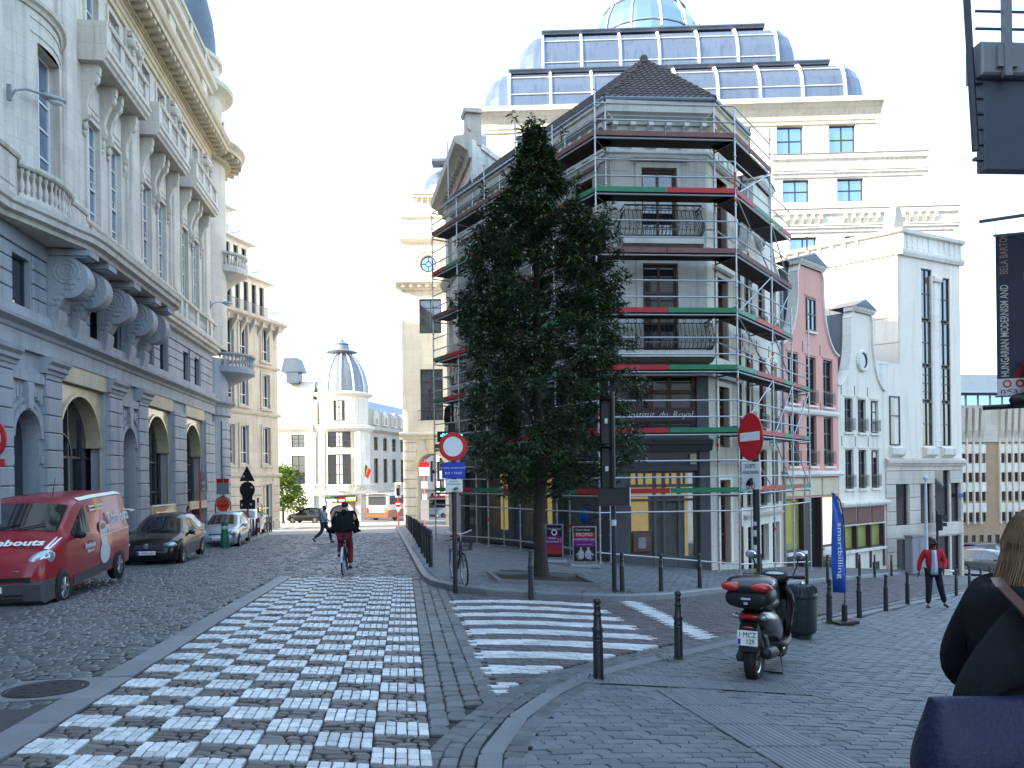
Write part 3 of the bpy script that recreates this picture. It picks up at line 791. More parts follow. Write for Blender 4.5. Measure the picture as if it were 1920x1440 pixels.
for h in tall:
    rl = B.mb(); rl.tube([(h[0],.12,12.6),(h[1],.12,12.6)], .02, 5); rl.tube([(h[0],.12,12.9),(h[1],.12,12.9)], .02, 5)
    for k in range(3): rl.box(h[0]+.25+k*.3, h[0]+.28+k*.3, .11, .14, 12.6, 12.9)
    part(B, 'window_guard', rl, 'frame_white')
# the bowed bay at the near end
def bow(s, o=0.0): t = (s-22.5)/3.5; return -(.62*math.sin(math.pi*t)**.8+o)
bs = [22.5+3.5*k/14 for k in range(15)]
m = B.mb()
zc = [(9.88, 16.3)]
for a, b in zip(bs, bs[1:]):
    mid = (a+b)/2
    for z0, z1 in ([(9.88, 10.9), (15.0, 16.3)] if 23.5 <= mid <= 25.0 else [(9.88, 16.3)]): m.quad((a,bow(a),z0),(b,bow(b),z0),(b,bow(b),z1),(a,bow(a),z1))
for a in (23.5, 25.0): m.quad((a,bow(a),10.9),(a,bow(a)+.5,10.9),(a,bow(a)+.5,15.0),(a,bow(a),15.0))
m.quad((23.5,bow(23.5),15.0),(25.0,bow(25.0),15.0),(25.0,bow(25)+.5,15.0),(23.5,bow(23.5)+.5,15.0))
m.prism([(22.5,0)]+[(s, bow(s)) for s in bs]+[(26.0,0)], 16.28, 16.32, 'xy')
part(B, 'bow_bay', m, 'stone_pale')
window(B, 23.5, 10.9, 1.5, 4.1, -.2, 2, (.24, .46, .66), 'frame_white', 'glass_sky', .08)
m = B.mb(); P = [(s, bow(s)) for s in bs]
m.sweep(P, [(0,15.9),(.06,15.9),(.1,16.0),(.2,16.06),(.22,16.16),(.05,16.24),(0,16.24)]); m.sweep(P[3:12], [(0,15.2),(.03,15.2),(.03,15.26),(0,15.26)]); m.sweep(P[3:12], [(0,15.62),(.03,15.62),(.03,15.68),(0,15.68)])
part(B, 'moulding', m, 'stone_pale')
# pilasters, with scroll capitals and swags
for s in (26.65, 33.1, 39.1, 45.4, 21.6):
    m = B.mb(); m.bev(s-.5, s+.5, -.22, 0, 11.2, 20.0, .05).bev(s-.68, s+.68, -.12, 0, 9.9, 20.7, .03)
    m.mould(s-.6, s+.6, [(0,10.95),(.34,10.95),(.36,11.1),(.26,11.25),(0,11.25)]); part(B, 'pilaster', m, 'stone_pale')
    m = B.mb(); m.box(s-.6, s+.6, -.32, 0, 20.3, 20.5)
    for sg in (-1, 1):
        m.lathe([(.0,-.38),(.12,-.38),(.12,-.42),(.2,-.42),(.24,-.38),(.27,-.3),(.27,0)], s+sg*.38, 0, 20.05, 12, ax='y')
        for k in range(5): m.ball((s+sg*.4, -.28, 19.7-k*.14), .1-.012*k, 6, 4)
    part(B, 'capital', m, 'stone_pale', smooth=True)
# brackets and second-floor balconies
for c in PAIR+[18.1]:
    for x in (c-1.95, c-.32, c+.32, c+1.95):
        m = B.mb(); P = [(0,16.8),(.6,16.8),(.62,16.65),(.6,16.4)]+[(.36+.22*math.cos(R(60-k*22)), 16.3+.26*math.sin(R(60-k*22))) for k in range(7)]+[(.24,15.6),(.18,15.3),(.22,15.1),(.24,14.95),(.16,14.8),(0,14.7)]
        m.prism([(-o, z) for o, z in P], x-.12, x+.12, 'yz'); m.ball((x, -.1, 14.55), .1, 7, 5, (1,1,1.6)); m.ball((x, -.07, 14.3), .07, 7, 5, (1,1,1.4))
        part(B, 'bracket', m, 'stone_pale')
    m = B.mb(); m.mould(c-2.35, c+2.35, [(0,16.75),(.85,16.75),(.9,16.85),(.98,16.9),(1.0,17.06),(1.06,17.1),(1.06,17.22),(0,17.22)])
    for x in (c-1.13, c+1.13): m.bev(x-.6, x+.6, -.06, 0, 15.25, 16.4, .03); m.box(x-.45, x+.45, -.09, -.05, 15.45, 16.2)
    part(B, 'balcony_slab', m, 'stone_pale')
    b0 = balustrade(B, c-2.2, c+2.2, 17.22, 1.0, .88, ped=[c-2.1, c-.7, c+.7, c+2.1], step=.17)
    m = B.mb(); m.box(c-2.3, c-2.1, -.95, 0, 17.22, 18.2).box(c+2.1, c+2.3, -.95, 0, 17.22, 18.2); part(B, 'balcony_end', m, 'stone_pale')
for h in tall+sec:                                                       # raised surrounds
    m = B.mb(); z1 = h[3]; m.box(h[0]-.16, h[0], -.07, 0, h[2], z1+.16).box(h[1], h[1]+.16, -.07, 0, h[2], z1+.16).box(h[0], h[1], -.07, 0, z1, z1+.16); part(B, 'window_surround', m, 'stone_pale')
# entablature and modillion cornice, warm bounced light painted in as gold
m = B.mb(); m.mould(S0, S1, [(0,20.6),(.1,20.6),(.1,20.85),(.16,20.87),(.16,21.1),(.22,21.12),(.22,21.25),(0,21.25)])
m.mould(S0, S1+.9, [(0,21.25),(.3,21.25),(.34,21.4),(.36,21.62),(1.0,21.64),(1.02,21.86),(1.12,21.92),(1.2,22.1),(1.2,22.2),(.3,22.36),(0,22.36)])
part(B, 'cornice', m, 'stone_gold_and_glow')
mm = MB(); mm.box(-.13,.13,-.92,-.34,0,.24); mm.box(-.1,.1,-.95,-.9,.02,.2); MOD = mm.mesh('modillion', MAT['stone_gold_and_glow'])
k = 20.2
while k < S1+.6: link('modillion', MOD, B.root, B.L(k, 0, 21.4)); k += .58
m = B.mb(); x = 20.2
while x < S1: m.box(x, x+.1, -.4, -.32, 21.27, 21.39); x += .19
part(B, 'dentils', m, 'stone_gold_and_glow', kind='stuff')
m = B.mb(); wall(m, S0, S1, 22.3, 25.0, att, .4); part(B, 'wall', m, 'stone_cream')
for h in att: window(B, h[0], h[2], .9, 1.4, .3, 2, (.5,), 'frame_white', 'glass_sky')
m = B.mb(); m.mould(S0, S1+.4, [(0,24.9),(.2,24.9),(.24,25.1),(.45,25.2),(.5,25.36),(.5,25.44),(0,25.5)])
for s in (33.1, 39.1, 45.4): m.bev(s-.5, s+.5, -.14, 0, 22.4, 24.9, .04)
part(B, 'cornice', m, 'stone_cream')
balustrade(B, 20, S1+.3, 25.46, 1.05, .2, ped=[k*3.0+.1 for k in range(7, 16)], mat='stone_cream', step=.22)
m = B.mb(); m.prism([(.25,25.4),(2.3,29.4),(9,30.2),(14,30.2),(14,-2.6),(.9,-2.6),(.9,25.4)], S0, S1+2.2, 'yz'); part(B, 'roof', m, 'slate')
# --- corner turret
TC = (48.7, 1.9); TR = 2.35
def ring(prof, mat, name='wall', n=36, smooth=True, a0=R(185), a1=R(450)): 
    m = B.mb(); m.lathe(prof, TC[0], TC[1], 0, n, a0, a1); return part(B, name, m, mat, smooth=smooth)
ring([(TR, -2.6), (TR, 5.7)], 'stone_blue'); 
ring([(TR+.14,5.7),(TR+.14,6.18),(TR+.24,6.32),(TR+.44,6.44),(TR+.46,6.54),(TR+.2,6.6),(TR+.2,6.92),(TR,6.92)], 'stone_blue', 'cornice', smooth=False)
ring([(TR, 6.9), (TR, 9.2)], 'stone_blue'); ring([(TR, 9.8), (TR, 21.3)], 'stone_pale')
ring([(TR,21.2),(TR+.3,21.25),(TR+.36,21.62),(TR+1.0,21.64),(TR+1.02,21.86),(TR+1.2,22.1),(TR+1.2,22.2),(TR+.3,22.36),(TR-.2,22.36)], 'stone_gold_and_glow', 'cornice', smooth=False)  # turret cornice carries the same golden bounced light in its colour
for k in range(20):
    a = R(200+k*12.5); m = MB(); o = link('modillion', MOD, B.root, B.L(TC[0]+TR*math.cos(a), TC[1]+TR*math.sin(a), 21.4), (0, 0, a+R(90)))
ring([(TR-.15,22.3),(TR-.15,25.4)], 'stone_cream'); ring([(TR-.15,25.3),(TR+.1,25.5),(TR+.5,25.7),(TR+.55,25.95),(TR+.1,26.1),(TR-.2,26.1)], 'stone_cream', 'cornice', smooth=False)
ring([(TR-.3,26.1),(TR-.3,27.5),(TR-.1,27.6),(TR-.1,27.85),(TR-.35,27.95),(TR-.4,28.1)], 'stone_cream', 'parapet', smooth=False)
ring([(TR-.45,28.0),(TR-.48,29.2),(TR-.62,30.4),(TR-.9,31.6),(TR-1.35,32.7),(TR-1.95,33.5),(0,33.9)], 'slate', 'dome')
for z0, z1, mt, r in ((8.3,9.6,'stone_blue',1.0),(14.6,15.7,'stone_pale',.75)):     # bowed balconies on the corner
    q = (TC[0]+.9, TC[1]-1.3); 
    m = B.mb(); rr = 1.6*r+.35
    m.lathe([(.25,z0-1.0),(.5,z0-.6),(rr*.75,z0-.15),(rr,z0+.1),(rr,z0+.3),(0,z0+.3)], q[0], q[1]-.6, 0, 24); part(B, 'balcony_slab', m, mt, smooth=True)
    P = [(q[0]+(rr-.12)*math.cos(R(a)), q[1]-.6+(rr-.12)*math.sin(R(a))) for a in range(180, 400, 15)]
    balustrade(B, 0, 0, z0+.3, 1.0, 0, path=P, mat=mt, step=.22)
for z, h, mt in ((-2.5,6.2,0),(7.0,1.6,0),(10.9,3.6,0),(17.2,2.9,0),(23.0,1.5,0)):
    for a in (-58, 5, 60):
        ca, sa = math.cos(R(a)), math.sin(R(a)); ww = 1.5 if z < 0 else 1.0; x, y = TC[0]+(TR-.06)*ca, TC[1]+(TR-.06)*sa
        o = window(B, 0, z, ww, h, 0, 2, (.5,), 'frame_blue' if z < 9 else 'frame_white', 'glass_sky', .07)
        o.rotation_euler = (0, 0, R(a+90)); ex = Vector((math.cos(R(a+90)), math.sin(R(a+90)), 0))*(-ww/2)
        o.location = Vector(B.L(x, y, z))+ex+Vector((ca*.03, sa*.03, 0))
z = -1.9; k = 0
while z < 5.2:
    m = B.mb(); m.lathe([(TR,z+.015),(TR+.08,z+.035),(TR+.08,z+.53),(TR,z+.55)], TC[0], TC[1], 0, 8, R(246), R(288)); part(B, 'stone_block', m, 'stone_blue')
    m = B.mb(); m.lathe([(TR,z+.015),(TR+.08,z+.035),(TR+.08,z+.53),(TR,z+.55)], TC[0], TC[1], 0, 8, R(322), R(345)); part(B, 'stone_block', m, 'stone_blue'); z += .56
# dome of the building's centre is not in view; a plain end wall closes the block
m = B.mb(); m.quad((S1+2.2,1,-2.6),(S1+2.2,14,-2.6),(S1+2.2,14,29),(S1+2.2,1,29)); part(B, 'end_wall', m, 'stone_cream')
# wall-mounted street lamps and cameras
def wall_lamp(b, s, z, out, label, sc_=1.0):
    p = b.wpt(s, -out); t = thing('street_lamp', label, 'street lamp', (p[0], p[1], z), math.atan2(b.e[1], b.e[0]), 'lamps on brackets on the stone building')
    m = MB(); m.box(-.05,.05,-.02,.1,-.25,.2); m.tube([(0,0,-.15),(.0,-.12,.05),(.25,-.3,.22),(.7,-.55,.3)], [.035]*4 and .035, 7); m.build('arm', MAT['steel_grey'], t, True)
    m = MB(); m.ball((0,0,0), 1, 14, 8, (.42,.17,.11)); o = m.build('lamp_head', MAT['steel_grey'], t, True, (1.0,-.72,.33)); o.rotation_euler = (0, R(-6), R(-35))
    m = MB(); m.ball((0,0,0), 1, 12, 8, (.26,.13,.13)); m.build('lamp_glass', MAT['glass_lamp'], o, True, (.06,0,-.06)); return t
wall_lamp(B, 22.3, 12.9, .3, 'grey street lamp bracketed beside the bowed window of the stone building')
wall_lamp(B, 45.6, 12.0, .25, 'grey street lamp bracketed near the corner turret of the stone building')
for s, lab in ((21.5, 'white dome camera on the pier above the red van'), (31.0, 'white dome camera on the pier above the black hatchback')):
    p = B.wpt(s, -.17); t = thing('security_camera', lab, 'camera', (p[0], p[1], .55), math.atan2(E3[1], E3[0]), 'security cameras on the stone piers')
    m = MB(); m.box(-.05,.05,-.1,0,-.03,.12); m.tube([(0,-.1,.05),(.25,-.25,.05)], .03, 6); m.build('bracket', MAT['paint_white'], t)
    m = MB(); m.ball((.3,-.28,0), .1, 10, 6, (1.5,1,.6)); m.build('housing', MAT['paint_white'], t, True)
# ---------------------------------------------------------------- the corner building under scaffolding
CB0, CB1, CB2, CB3 = (-2.3,33.6), (3.25,24.6), (6.35,24.85), (8.06,27.2)
EV = 13.4                                                              # eaves height
cb = thing('corner_building', 'grey rendered corner building wrapped in scaffolding with a dark tiled hip roof', 'building', (3.2, 24.5, -1.9), 0)
class Face:
    def __init__(s, O, P, root, z0):
        s.O = O; L = math.hypot(P[0]-O[0], P[1]-O[1]); s.e = ((P[0]-O[0])/L, (P[1]-O[1])/L); s.len = L; s.z0 = z0
        s.root = root; s.hub = root
    def mb(s): return FMB(s)
    def wpt(s, x, y): return (s.O[0]+s.e[0]*x-s.e[1]*y, s.O[1]+s.e[1]*x+s.e[0]*y)
    def L(s, x, y, z):
        q = s.wpt(x, y); r = s.root.location; a = -s.root.rotation_euler.z; dx, dy = q[0]-r[0], q[1]-r[1]
        return (dx*math.cos(a)-dy*math.sin(a), dx*math.sin(a)+dy*math.cos(a), z-r[2])
class FMB(MB):                                                          # geometry in a face's frame, stored relative to its thing's root
    def __init__(s, f): super().__init__(); s.fc = f
    def mesh(s, *a, **k):
        s.v = [s.fc.L(*p) for p in s.v]; s.fc_done = True
        return super().mesh(*a, **k)
def fwindow(f, x, z, w, h, y=.22, cols=2, rows=(.5,), fr='frame_wood', gl='glass_dark', t=.07, **k):
    o = window(f, x, z, w, h, y, cols, rows, fr, gl, t, **k); o.rotation_euler = (0, 0, math.atan2(f.e[1], f.e[0])); return o
fL = Face(CB0, CB1, cb, -1.9); fF = Face(CB1, CB2, cb, -1.9); fR = Face(CB2, CB3, cb, -1.9)
def fp(f, name, m, mat, parent=None, smooth=False, **pr): return m.build(name, MAT[mat], parent or f.root, smooth, **pr)
lv = [(2.95, 5.15), (5.65, 8.55), (9.15, 12.0)]                          # window heights per storey
ZG = -2.6
wF = [(1.1, 2.25, 2.7, 4.7), (1.0, 2.15, 5.6, 8.45), (1.0, 2.15, 9.1, 11.5)]
m = fF.mb(); wall(m, 0, fF.len, 5.0, EV, wF[1:], .28); fp(fF, 'wall', m, 'render_grey')
m = fF.mb(); wall(m, 0, fF.len, ZG, 5.0, [(.42, 2.72, 2.98, 4.85), (.42, 2.72, -1.35, 1.82)], .3); fp(fF, 'wall', m, 'granite_dark')
wL = []
for k in range(4):
    x = 1.2+k*2.45
    wL += [(x, x+1.15, 5.55, 8.2), (x, x+1.15, 9.1, 11.5)]
m = fL.mb(); wall(m, 0, fL.len, 5.0, EV, wL, .28); fp(fL, 'wall', m, 'render_grey')
shopL = [(.5,1.5,-.6,1.9), (2.2,4.1,-.5,1.9), (4.9,7.1,-.6,1.9), (7.8,9.9,-.6,1.9)]
m = fL.mb(); wall(m, 0, fL.len, ZG, 5.0, shopL+[(.9+k*2.45, 2.3+k*2.45, 2.6, 4.5) for k in range(4)], .3); fp(fL, 'wall', m, 'granite_dark')
wR = [(.8,1.75,5.55,8.2), (.8,1.75,9.1,11.5), (.8,1.75,2.6,4.6), (.8,1.75,-1.3,1.5)]
m = fR.mb(); wall(m, 0, fR.len, 5.0, EV, wR, .28); fp(fR, 'wall', m, 'render_white')
m = fR.mb(); wall(m, 0, fR.len, ZG, 5.0, wR, .28); fp(fR, 'wall', m, 'stone_beige')
for f, ws in ((fF, wF[1:]), (fL, wL), (fR, wR)):
    for a, b, c, d in ws:
        fwindow(f, a, c, b-a, d-c, .16, 2, (.34, .68), 'frame_wood', 'glass_dark', .09)
        m = f.mb(); m.box(a-.2, a, -.05, 0, c, d+.15).box(b, b+.2, -.05, 0, c, d+.15).box(a, b, -.05, 0, d, d+.15)
        if d > 6: m.mould(a-.35, b+.35, [(0,d+.2),(.1,d+.2),(.16,d+.27),(.16,d+.32),(0,d+.35)])
        fp(f, 'window_surround', m, 'render_grey' if f is not fR else 'render_white')
for f in (fF, fL, fR):                                                  # grooves, string courses, entablature with little consoles
    m = f.mb(); m.mould(0, f.len, [(0,4.85),(.12,4.85),(.2,5.0),(.2,5.1),(0,5.16)]); fp(f, 'string_course', m, 'render_grey'); m = f.mb(); m.mould(0, f.len, [(0,8.85),(.08,8.85),(.1,8.98),(0,9.0)]); fp(f, 'string_course', m, 'render_grey'); m = f.mb()
    m.mould(-.05, f.len+.05, [(0,11.98-.2),(.06,11.78),(.06,11.9),(.1,11.95),(.1,12.02),(0,12.05)]); fp(f, 'string_course', m, 'render_grey'); m = f.mb()
    m.mould(-.2, f.len+.2, [(0,12.85),(.08,12.85),(.12,13.0),(.26,13.1),(.34,13.14),(.36,13.32),(.42,13.38),(.42,13.48),(0,13.48)]); fp(f, 'cornice', m, 'render_grey' if f is not fR else 'stone_gold_and_glow')
    n = int(f.len/.55)
    for k in range(n+1):
        x = .12+k*(f.len-.24)/n
        m = f.mb(); m.prism([(0,12.88),(-.3,12.88),(-.32,12.74),(-.18,12.64),(-.14,12.5),(0,12.45)], x-.08, x+.08, 'yz'); fp(f, 'corbel', m, 'render_grey' if f is not fR else 'stone_gold_and_glow')
    for k in range(max(1, int(f.len/.8))):
        x = .3+k*.8; m = f.mb(); m.bev(x, x+.4, -.05, 0, 12.12, 12.34, .015); fp(f, 'frieze_panel', m, 'render_grey')
    for a in (.06, f.len-.55):
        m = f.mb()
        for z in (6.0, 6.9, 7.8, 9.6, 10.5, 11.4): m.box(a, a+.49, -.012, 0, z, z+.78)
        fp(f, 'quoin', m, 'render_grey' if f is not fR else 'render_white', kind='stuff')
# shop ground floor with lit windows
M('shop_glow', (.42, .33, .13), .8, var=.25, scale=3, emit=(1.0, .72, .22), es=.11)
M('shop_dim', (.10, .09, .07), .8, var=.5, scale=4)
M('shop_glass', (.02, .022, .025), .04, var=0, fine=0, spec=.6)
MAT['shop_glass'].node_tree.nodes['Principled BSDF'].inputs['Transmission Weight'].default_value = .85
MAT['shop_glass'].node_tree.nodes['Principled BSDF'].inputs['Base Color'].default_value = (.7, .74, .74, 1)
MAT['shop_glass'].node_tree.nodes['Principled BSDF'].inputs['IOR'].default_value = 1.08
M('door_grey', (.10, .105, .11), .5, var=.1)
M('poster_face', (.10, .055, .04), .5, var=.6, scale=4)
M('balloon', (.01, .09, .45), .3, var=.05)
def shop_bay(f, a, b, c, d, glow=True, deep=1.1):
    m = f.mb(); m.quad((a-.2,deep,c),(b+.2,deep,c),(b+.2,deep,d),(a-.2,deep,d)); fp(f, 'shop_interior', m, 'shop_glow' if glow else 'shop_dim')
    m = f.mb(); m.quad((a-.2,.32,c+.02),(b+.2,.32,c+.02),(b+.2,deep,c+.02),(a-.2,deep,c+.02)); m.quad((a-.2,.32,c),(a-.2,deep,c),(a-.2,deep,d),(a-.2,.32,d)); m.quad((b+.2,.32,c),(b+.2,deep,c),(b+.2,deep,d),(b+.2,.32,d)); m.quad((a-.2,.32,d),(b+.2,.32,d),(b+.2,deep,d),(a-.2,deep,d)); fp(f, 'shop_recess', m, 'shop_dim')
    m = f.mb(); m.quad((a,.17,c),(b,.17,c),(b,.17,d),(a,.17,d)); g = fp(f, 'shop_window', m, 'shop_glass')
    m = f.mb()
    for x0, x1 in ((a, a+.07), (b-.07, b)): m.box(x0, x1, .1, .22, c, d)
    m.box(a, b, .1, .22, d-.5, d-.42).box(a, b, .1, .22, c, c+.07).box(a, b, .1, .22, d-.06, d)
    m.build('shop_frame', MAT['door_grey'], g)
for i, (a, b, c, d) in enumerate(shopL):
    if i == 0: 
        m = fL.mb(); m.box(a, b, .2, .26, c-1, d); dd = fp(fL, 'door', m, 'door_grey')
        m = fL.mb()
        for z in (-.3, .3, .9): m.box(a+.15, a+.42, .16, .2, z, z+.3).box(b-.42, b-.15, .16, .2, z, z+.3)
        m.build('door_panel', MAT['panel_grey'], dd)
    else: shop_bay(fL, a, b, c, d, i != 3)
for k in range(4): fwindow(fL, .9+k*2.45, 2.6, 1.4, 1.9, .16, 2, (.6,), 'frame_wood', 'glass_dark', .09)
for x in (1.9, 4.4, 7.4):                                               # pilasters with grooves and basement grilles
    m = fL.mb(); m.bev(x-.2, x+.2, -.1, 0, ZG, 2.3, .03); fp(fL, 'pilaster', m, 'granite_dark')
for x in (2.5, 5.2, 8.1):
    m = fL.mb(); m.box(x, x+1.3, -.03, 0, -1.35, -.9); fp(fL, 'basement_grille', m, 'plastic_black')
m = fL.mb(); m.mould(0, fL.len, [(0,2.0),(.14,2.0),(.2,2.2),(.2,2.3),(0,2.36)]); fp(fL, 'shop_cornice', m, 'granite_dark')
m = fF.mb(); m.mould(-.05, fF.len+.05, [(0,2.45),(.12,2.45),(.2,2.62),(.26,2.67),(.26,2.8),(0,2.86)]); fp(fF, 'shop_cornice', m, 'granite_dark')
for a in (0, 2.74):
    m = fF.mb(); m.bev(a, a+.38, -.09, 0, ZG, 2.45, .03); fp(fF, 'pilaster', m, 'granite_dark')
# entrance: pair of glazed doors under a lit transom
a, b, c, d = .42, 2.72, -1.35, 1.82
m = fF.mb(); m.quad((a-.2,1.6,c),(b+.2,1.6,c),(b+.2,1.6,d),(a-.2,1.6,d)); fp(fF, 'shop_interior', m, 'shop_glow')
m = fF.mb(); m.quad((a,.3,c+.01),(b,.3,c+.01),(b,1.6,c+.01),(a,1.6,c+.01)); m.box(1.45, 2.6, 1.0, 1.3, c, 1.0); fp(fF, 'shop_recess', m, 'shop_dim')
m = fF.mb(); m.box(.55, 1.35, .5, .9, c, -.15); fp(fF, 'counter', m, 'toe_wood')
m = fF.mb(); m.quad((a,.2,c),(b,.2,c),(b,.2,d),(a,.2,d)); g = fp(fF, 'door_glass', m, 'shop_glass')
m = fF.mb()
for x in (.42, 1.3, 1.6, 2.1, 2.63): m.box(x, x+.09, .12, .26, c, d)
m.box(a, b, .12, .26, 1.3, 1.4).box(a, b, .12, .26, .85, .93).box(a, b, .12, .26, 1.75, 1.82).box(a, b, .14, .24, c, c+.42)
for x in (.75, 1.0, 1.85, 2.3): m.box(x, x+.05, .14, .24, 1.4, 1.75)
m.build('door_frame', MAT['door_grey'], g)
m = fF.mb(); m.box(.62, 1.2, .1, .12, -.75, -.15); o = fp(fF, 'letter_panel', m, 'toe_wood'); m = fF.mb(); m.box(.78, 1.02, .07, .1, -.65, -.3); m.build('mail_slot', MAT['steel_grey'], o)
m = fF.mb(); m.box(2.45, 2.65, -.1, 0, 2.02, 2.36); o = fp(fF, 'alarm_box', m, 'stone_gold_and_glow')
# first-floor shop glazing with lettering
m = fF.mb(); m.quad((.42,.2,2.98),(2.72,.2,2.98),(2.72,.2,4.85),(.42,.2,4.85)); o = fp(fF, 'shop_window', m, 'glass_dark')
m = fF.mb()
for x in (.42, 1.2, 1.8, 2.6): m.box(x, x+.12, .08, .22, 2.98, 4.85)
m.box(.42, 2.72, .08, .22, 4.3, 4.42).box(.42, 2.72, .08, .22, 2.98, 3.08); m.build('glazing_bar', MAT['frame_wood'], o)
def ftext(f, s, size, mat, parent, x, y, z, **k):
    o = text(s, size, MAT[mat], parent, f.L(x, y, z), (R(90), 0, math.atan2(f.e[1], f.e[0])), **k); return o
sg = fF.mb(); sg.box(.45, 2.7, .04, .06, 3.4, 3.85); so = fp(fF, 'shop_sign', sg, 'frame_plum')
for s, x in (('Institut', .9), ('du', 1.62), ('Royal', 2.25)): ftext(fF, s, .3, 'shutter', so, x, .03, 3.62, shear=.25)
for k in range(5):
    m = fF.mb(); m.box(.45, 2.7, .05, .09, 3.02+k*.08, 3.06+k*.08); fp(fF, 'guard_bar', m, 'iron_black')
def iron_balcony(f, x0, x1, z, out=.75, h=1.0, belly=.16):
    m = f.mb(); m.box(x0-.05, x1+.05, -out-.06, 0, z-.2, z).mould(x0-.08, x1+.08, [(0,z-.36),(out*.7,z-.3),(out,z-.2),(0,z-.2)]); fp(f, 'balcony_slab', m, 'render_grey')
    r = f.mb()
    pts = [(x0, 0), (x0, -out), (x1, -out), (x1, 0)]
    for zz, rr in ((z+h, .028), (z+.06, .02), (z+h-.16, .014)): r.tube([(p[0], p[1], zz) for p in pts], rr, 5)
    Q = resample(pts, .13)
    for i, q in enumerate(Q):
        ox, oy = (0, -belly) if abs(q[1]+out) < .02 else ((-belly, 0) if q[0] < x0+.1 else (belly, 0))
        pr = [(0, .06), (.7, .22), (1, .36), (.6, .55), (.1, .74), (0, h-.16)]
        r.tube([(q[0]+ox*a, q[1]+oy*a, z+b) for a, b in pr], .011, 4, False)
        if i % 2 == 0:
            r.tube([(q[0]+ox*.9+.05*math.cos(t_*.9), q[1]+oy*.9, z+.36+.1*math.sin(t_*.9)) for t_ in range(8)], .01, 4, False)
            r.tube([(q[0]+.05*math.cos(t_*.9), q[1], z+h-.085+.055*math.sin(t_*.9)) for t_ in range(8)], .009, 4, False)
    fp(f, 'iron_railing', r, 'iron_black', kind='stuff')
iron_balcony(fF, .05, fF.len-.1, 5.55); iron_balcony(fF, .3, 2.75, 9.1, .6)
iron_balcony(fL, .8, 2.9, 5.55, .7); iron_balcony(fL, fL.len-2.2, fL.len-.1, 5.55)
# hip roof of pantiles
RP = (4.95, 27.9, 16.6); RQ = (-1.0, 37.2, 16.3)
ev = lambda f, x, o=.46: (*f.wpt(x, -o), 13.5)
c0, c1, c2, c3 = ev(fL, 0), ev(fL, fL.len+.1), ev(fF, fF.len+.15), ev(fR, fR.len)
c1 = ((ev(fL, fL.len+.1)[0]+ev(fF, -.1)[0])/2, (ev(fL, fL.len+.1)[1]+ev(fF, -.1)[1])/2, 13.5)
r_ = cb.location
m = MB()
P = [tuple(Vector(p)-r_) for p in (c0, c1, c2, c3, RP, RQ, (8.5, 31, 15.2), (3.4, 38.5, 13.5), (9.5, 33, 13.5))]
m.add(P, [(0,1,4,5), (1,2,4), (2,3,6,4), (4,6,8,7,5), (5,7,0)]); m.build('roof', MAT['roof_tile'], cb)
tm = MB(); n = 4; w_ = .23; l_ = .34
vs = []
for j, yy in ((0, 0), (1, l_)):
    for k in range(n+1): vs.append((w_*k/n, yy, .045*math.sin(math.pi*k/n)**.7*(1 if True else 0)+(.05 if j == 0 else .015)))
for k in range(n+1): vs.append((w_*k/n, 0, -.01))
tm.add(vs, [(k, k+1, n+2+k, n+1+k) for k in range(n)]+[(k, 2*n+2+k, 2*n+3+k, k+1) for k in range(n)]); TILE = tm.mesh('roof_tile', MAT['roof_tile'])
def tile_tri(A, Bp, C, D=None, limit=300, skip=0):
    """lay tiles on the slope A-B (eaves) up to C(-D) (ridge)"""
    A, Bp, C = Vector(A), Vector(Bp), Vector(C); u = (Bp-A).normalized(); nn = u.cross(C-A).normalized(); v = nn.cross(u)
    D = Vector(D) if D else C; H = (C-A).dot(v); rows = int(H/.28); cnt = 0; jn = MB()
    for r in range(rows):
        f = r*.28; t0 = f/H; t1 = f/max((D-A).dot(v), .01)
        xa = (D-A).dot(u)*t1 if D is not C else (C-A).dot(u)*t0; xb = (Bp-A).length+((C-Bp).dot(u))*t0
        k = int(xa/.21)
        while k*.21 < xb-.1:
            if k*.21 >= xa-.06:
                p = A+u*(k*.21)+v*f+nn*.02
                M3 = Matrix((u, v, nn)).transposed().to_4x4()
                if cnt < limit:
                    o = link('roof_tile', TILE, cb); o.matrix_local = Matrix.Translation(p-r_) @ M3; cnt += 1
                else:
                    mm_ = Matrix.Translation(p-r_) @ M3; jn.add([tuple(mm_ @ Vector(q)) for q in TILE_V], TILE_F)
            k += 1
    if jn.v: jn.build('roof_tiles', MAT['roof_tile'], cb, kind='stuff')
TILE_V = [tuple(v.co) for v in TILE.vertices]; TILE_F = [tuple(p.vertices) for p in TILE.polygons]
tile_tri(c1, c2, RP, None, 180); tile_tri(c0, c1, RP, RQ, 110); 
m = MB()
for a, b in ((c1, RP), (c2, RP), (RP, RQ)):
    a, b = Vector(a), Vector(b); N = int((b-a).length/.36)
    for k in range(N): m.tube([tuple(a+(b-a)*k/N-r_+Vector((0,0,.06))), tuple(a+(b-a)*(k+1)/N-r_+Vector((0,0,.045)))], .1, 6, r1=.085)
m.ball(tuple(Vector(RP)-r_+Vector((0,0,.1))), .16, 8, 5); m.build('ridge_tiles', MAT['roof_tile'], cb, kind='stuff')
m = MB()
for a, b in ((c0, c1), (c1, c2), (c2, c3)): m.tube([tuple(Vector(a)-r_+Vector((0,0,.02))), tuple(Vector(b)-r_+Vector((0,0,.02)))], .075, 8)
m.build('gutter', MAT['zinc'], cb)
q = Vector(c0).lerp(Vector(c1), .53)-r_; m = MB(); m.tube([tuple(q+Vector((.1,.3,0))), tuple(q+Vector((.1,.3,.75)))], .1, 8).tube([tuple(q+Vector((.1,.3,.75))), tuple(q+Vector((.1,.3,.85)))], .15, 8); m.build('vent_pipe', MAT['zinc'], cb)
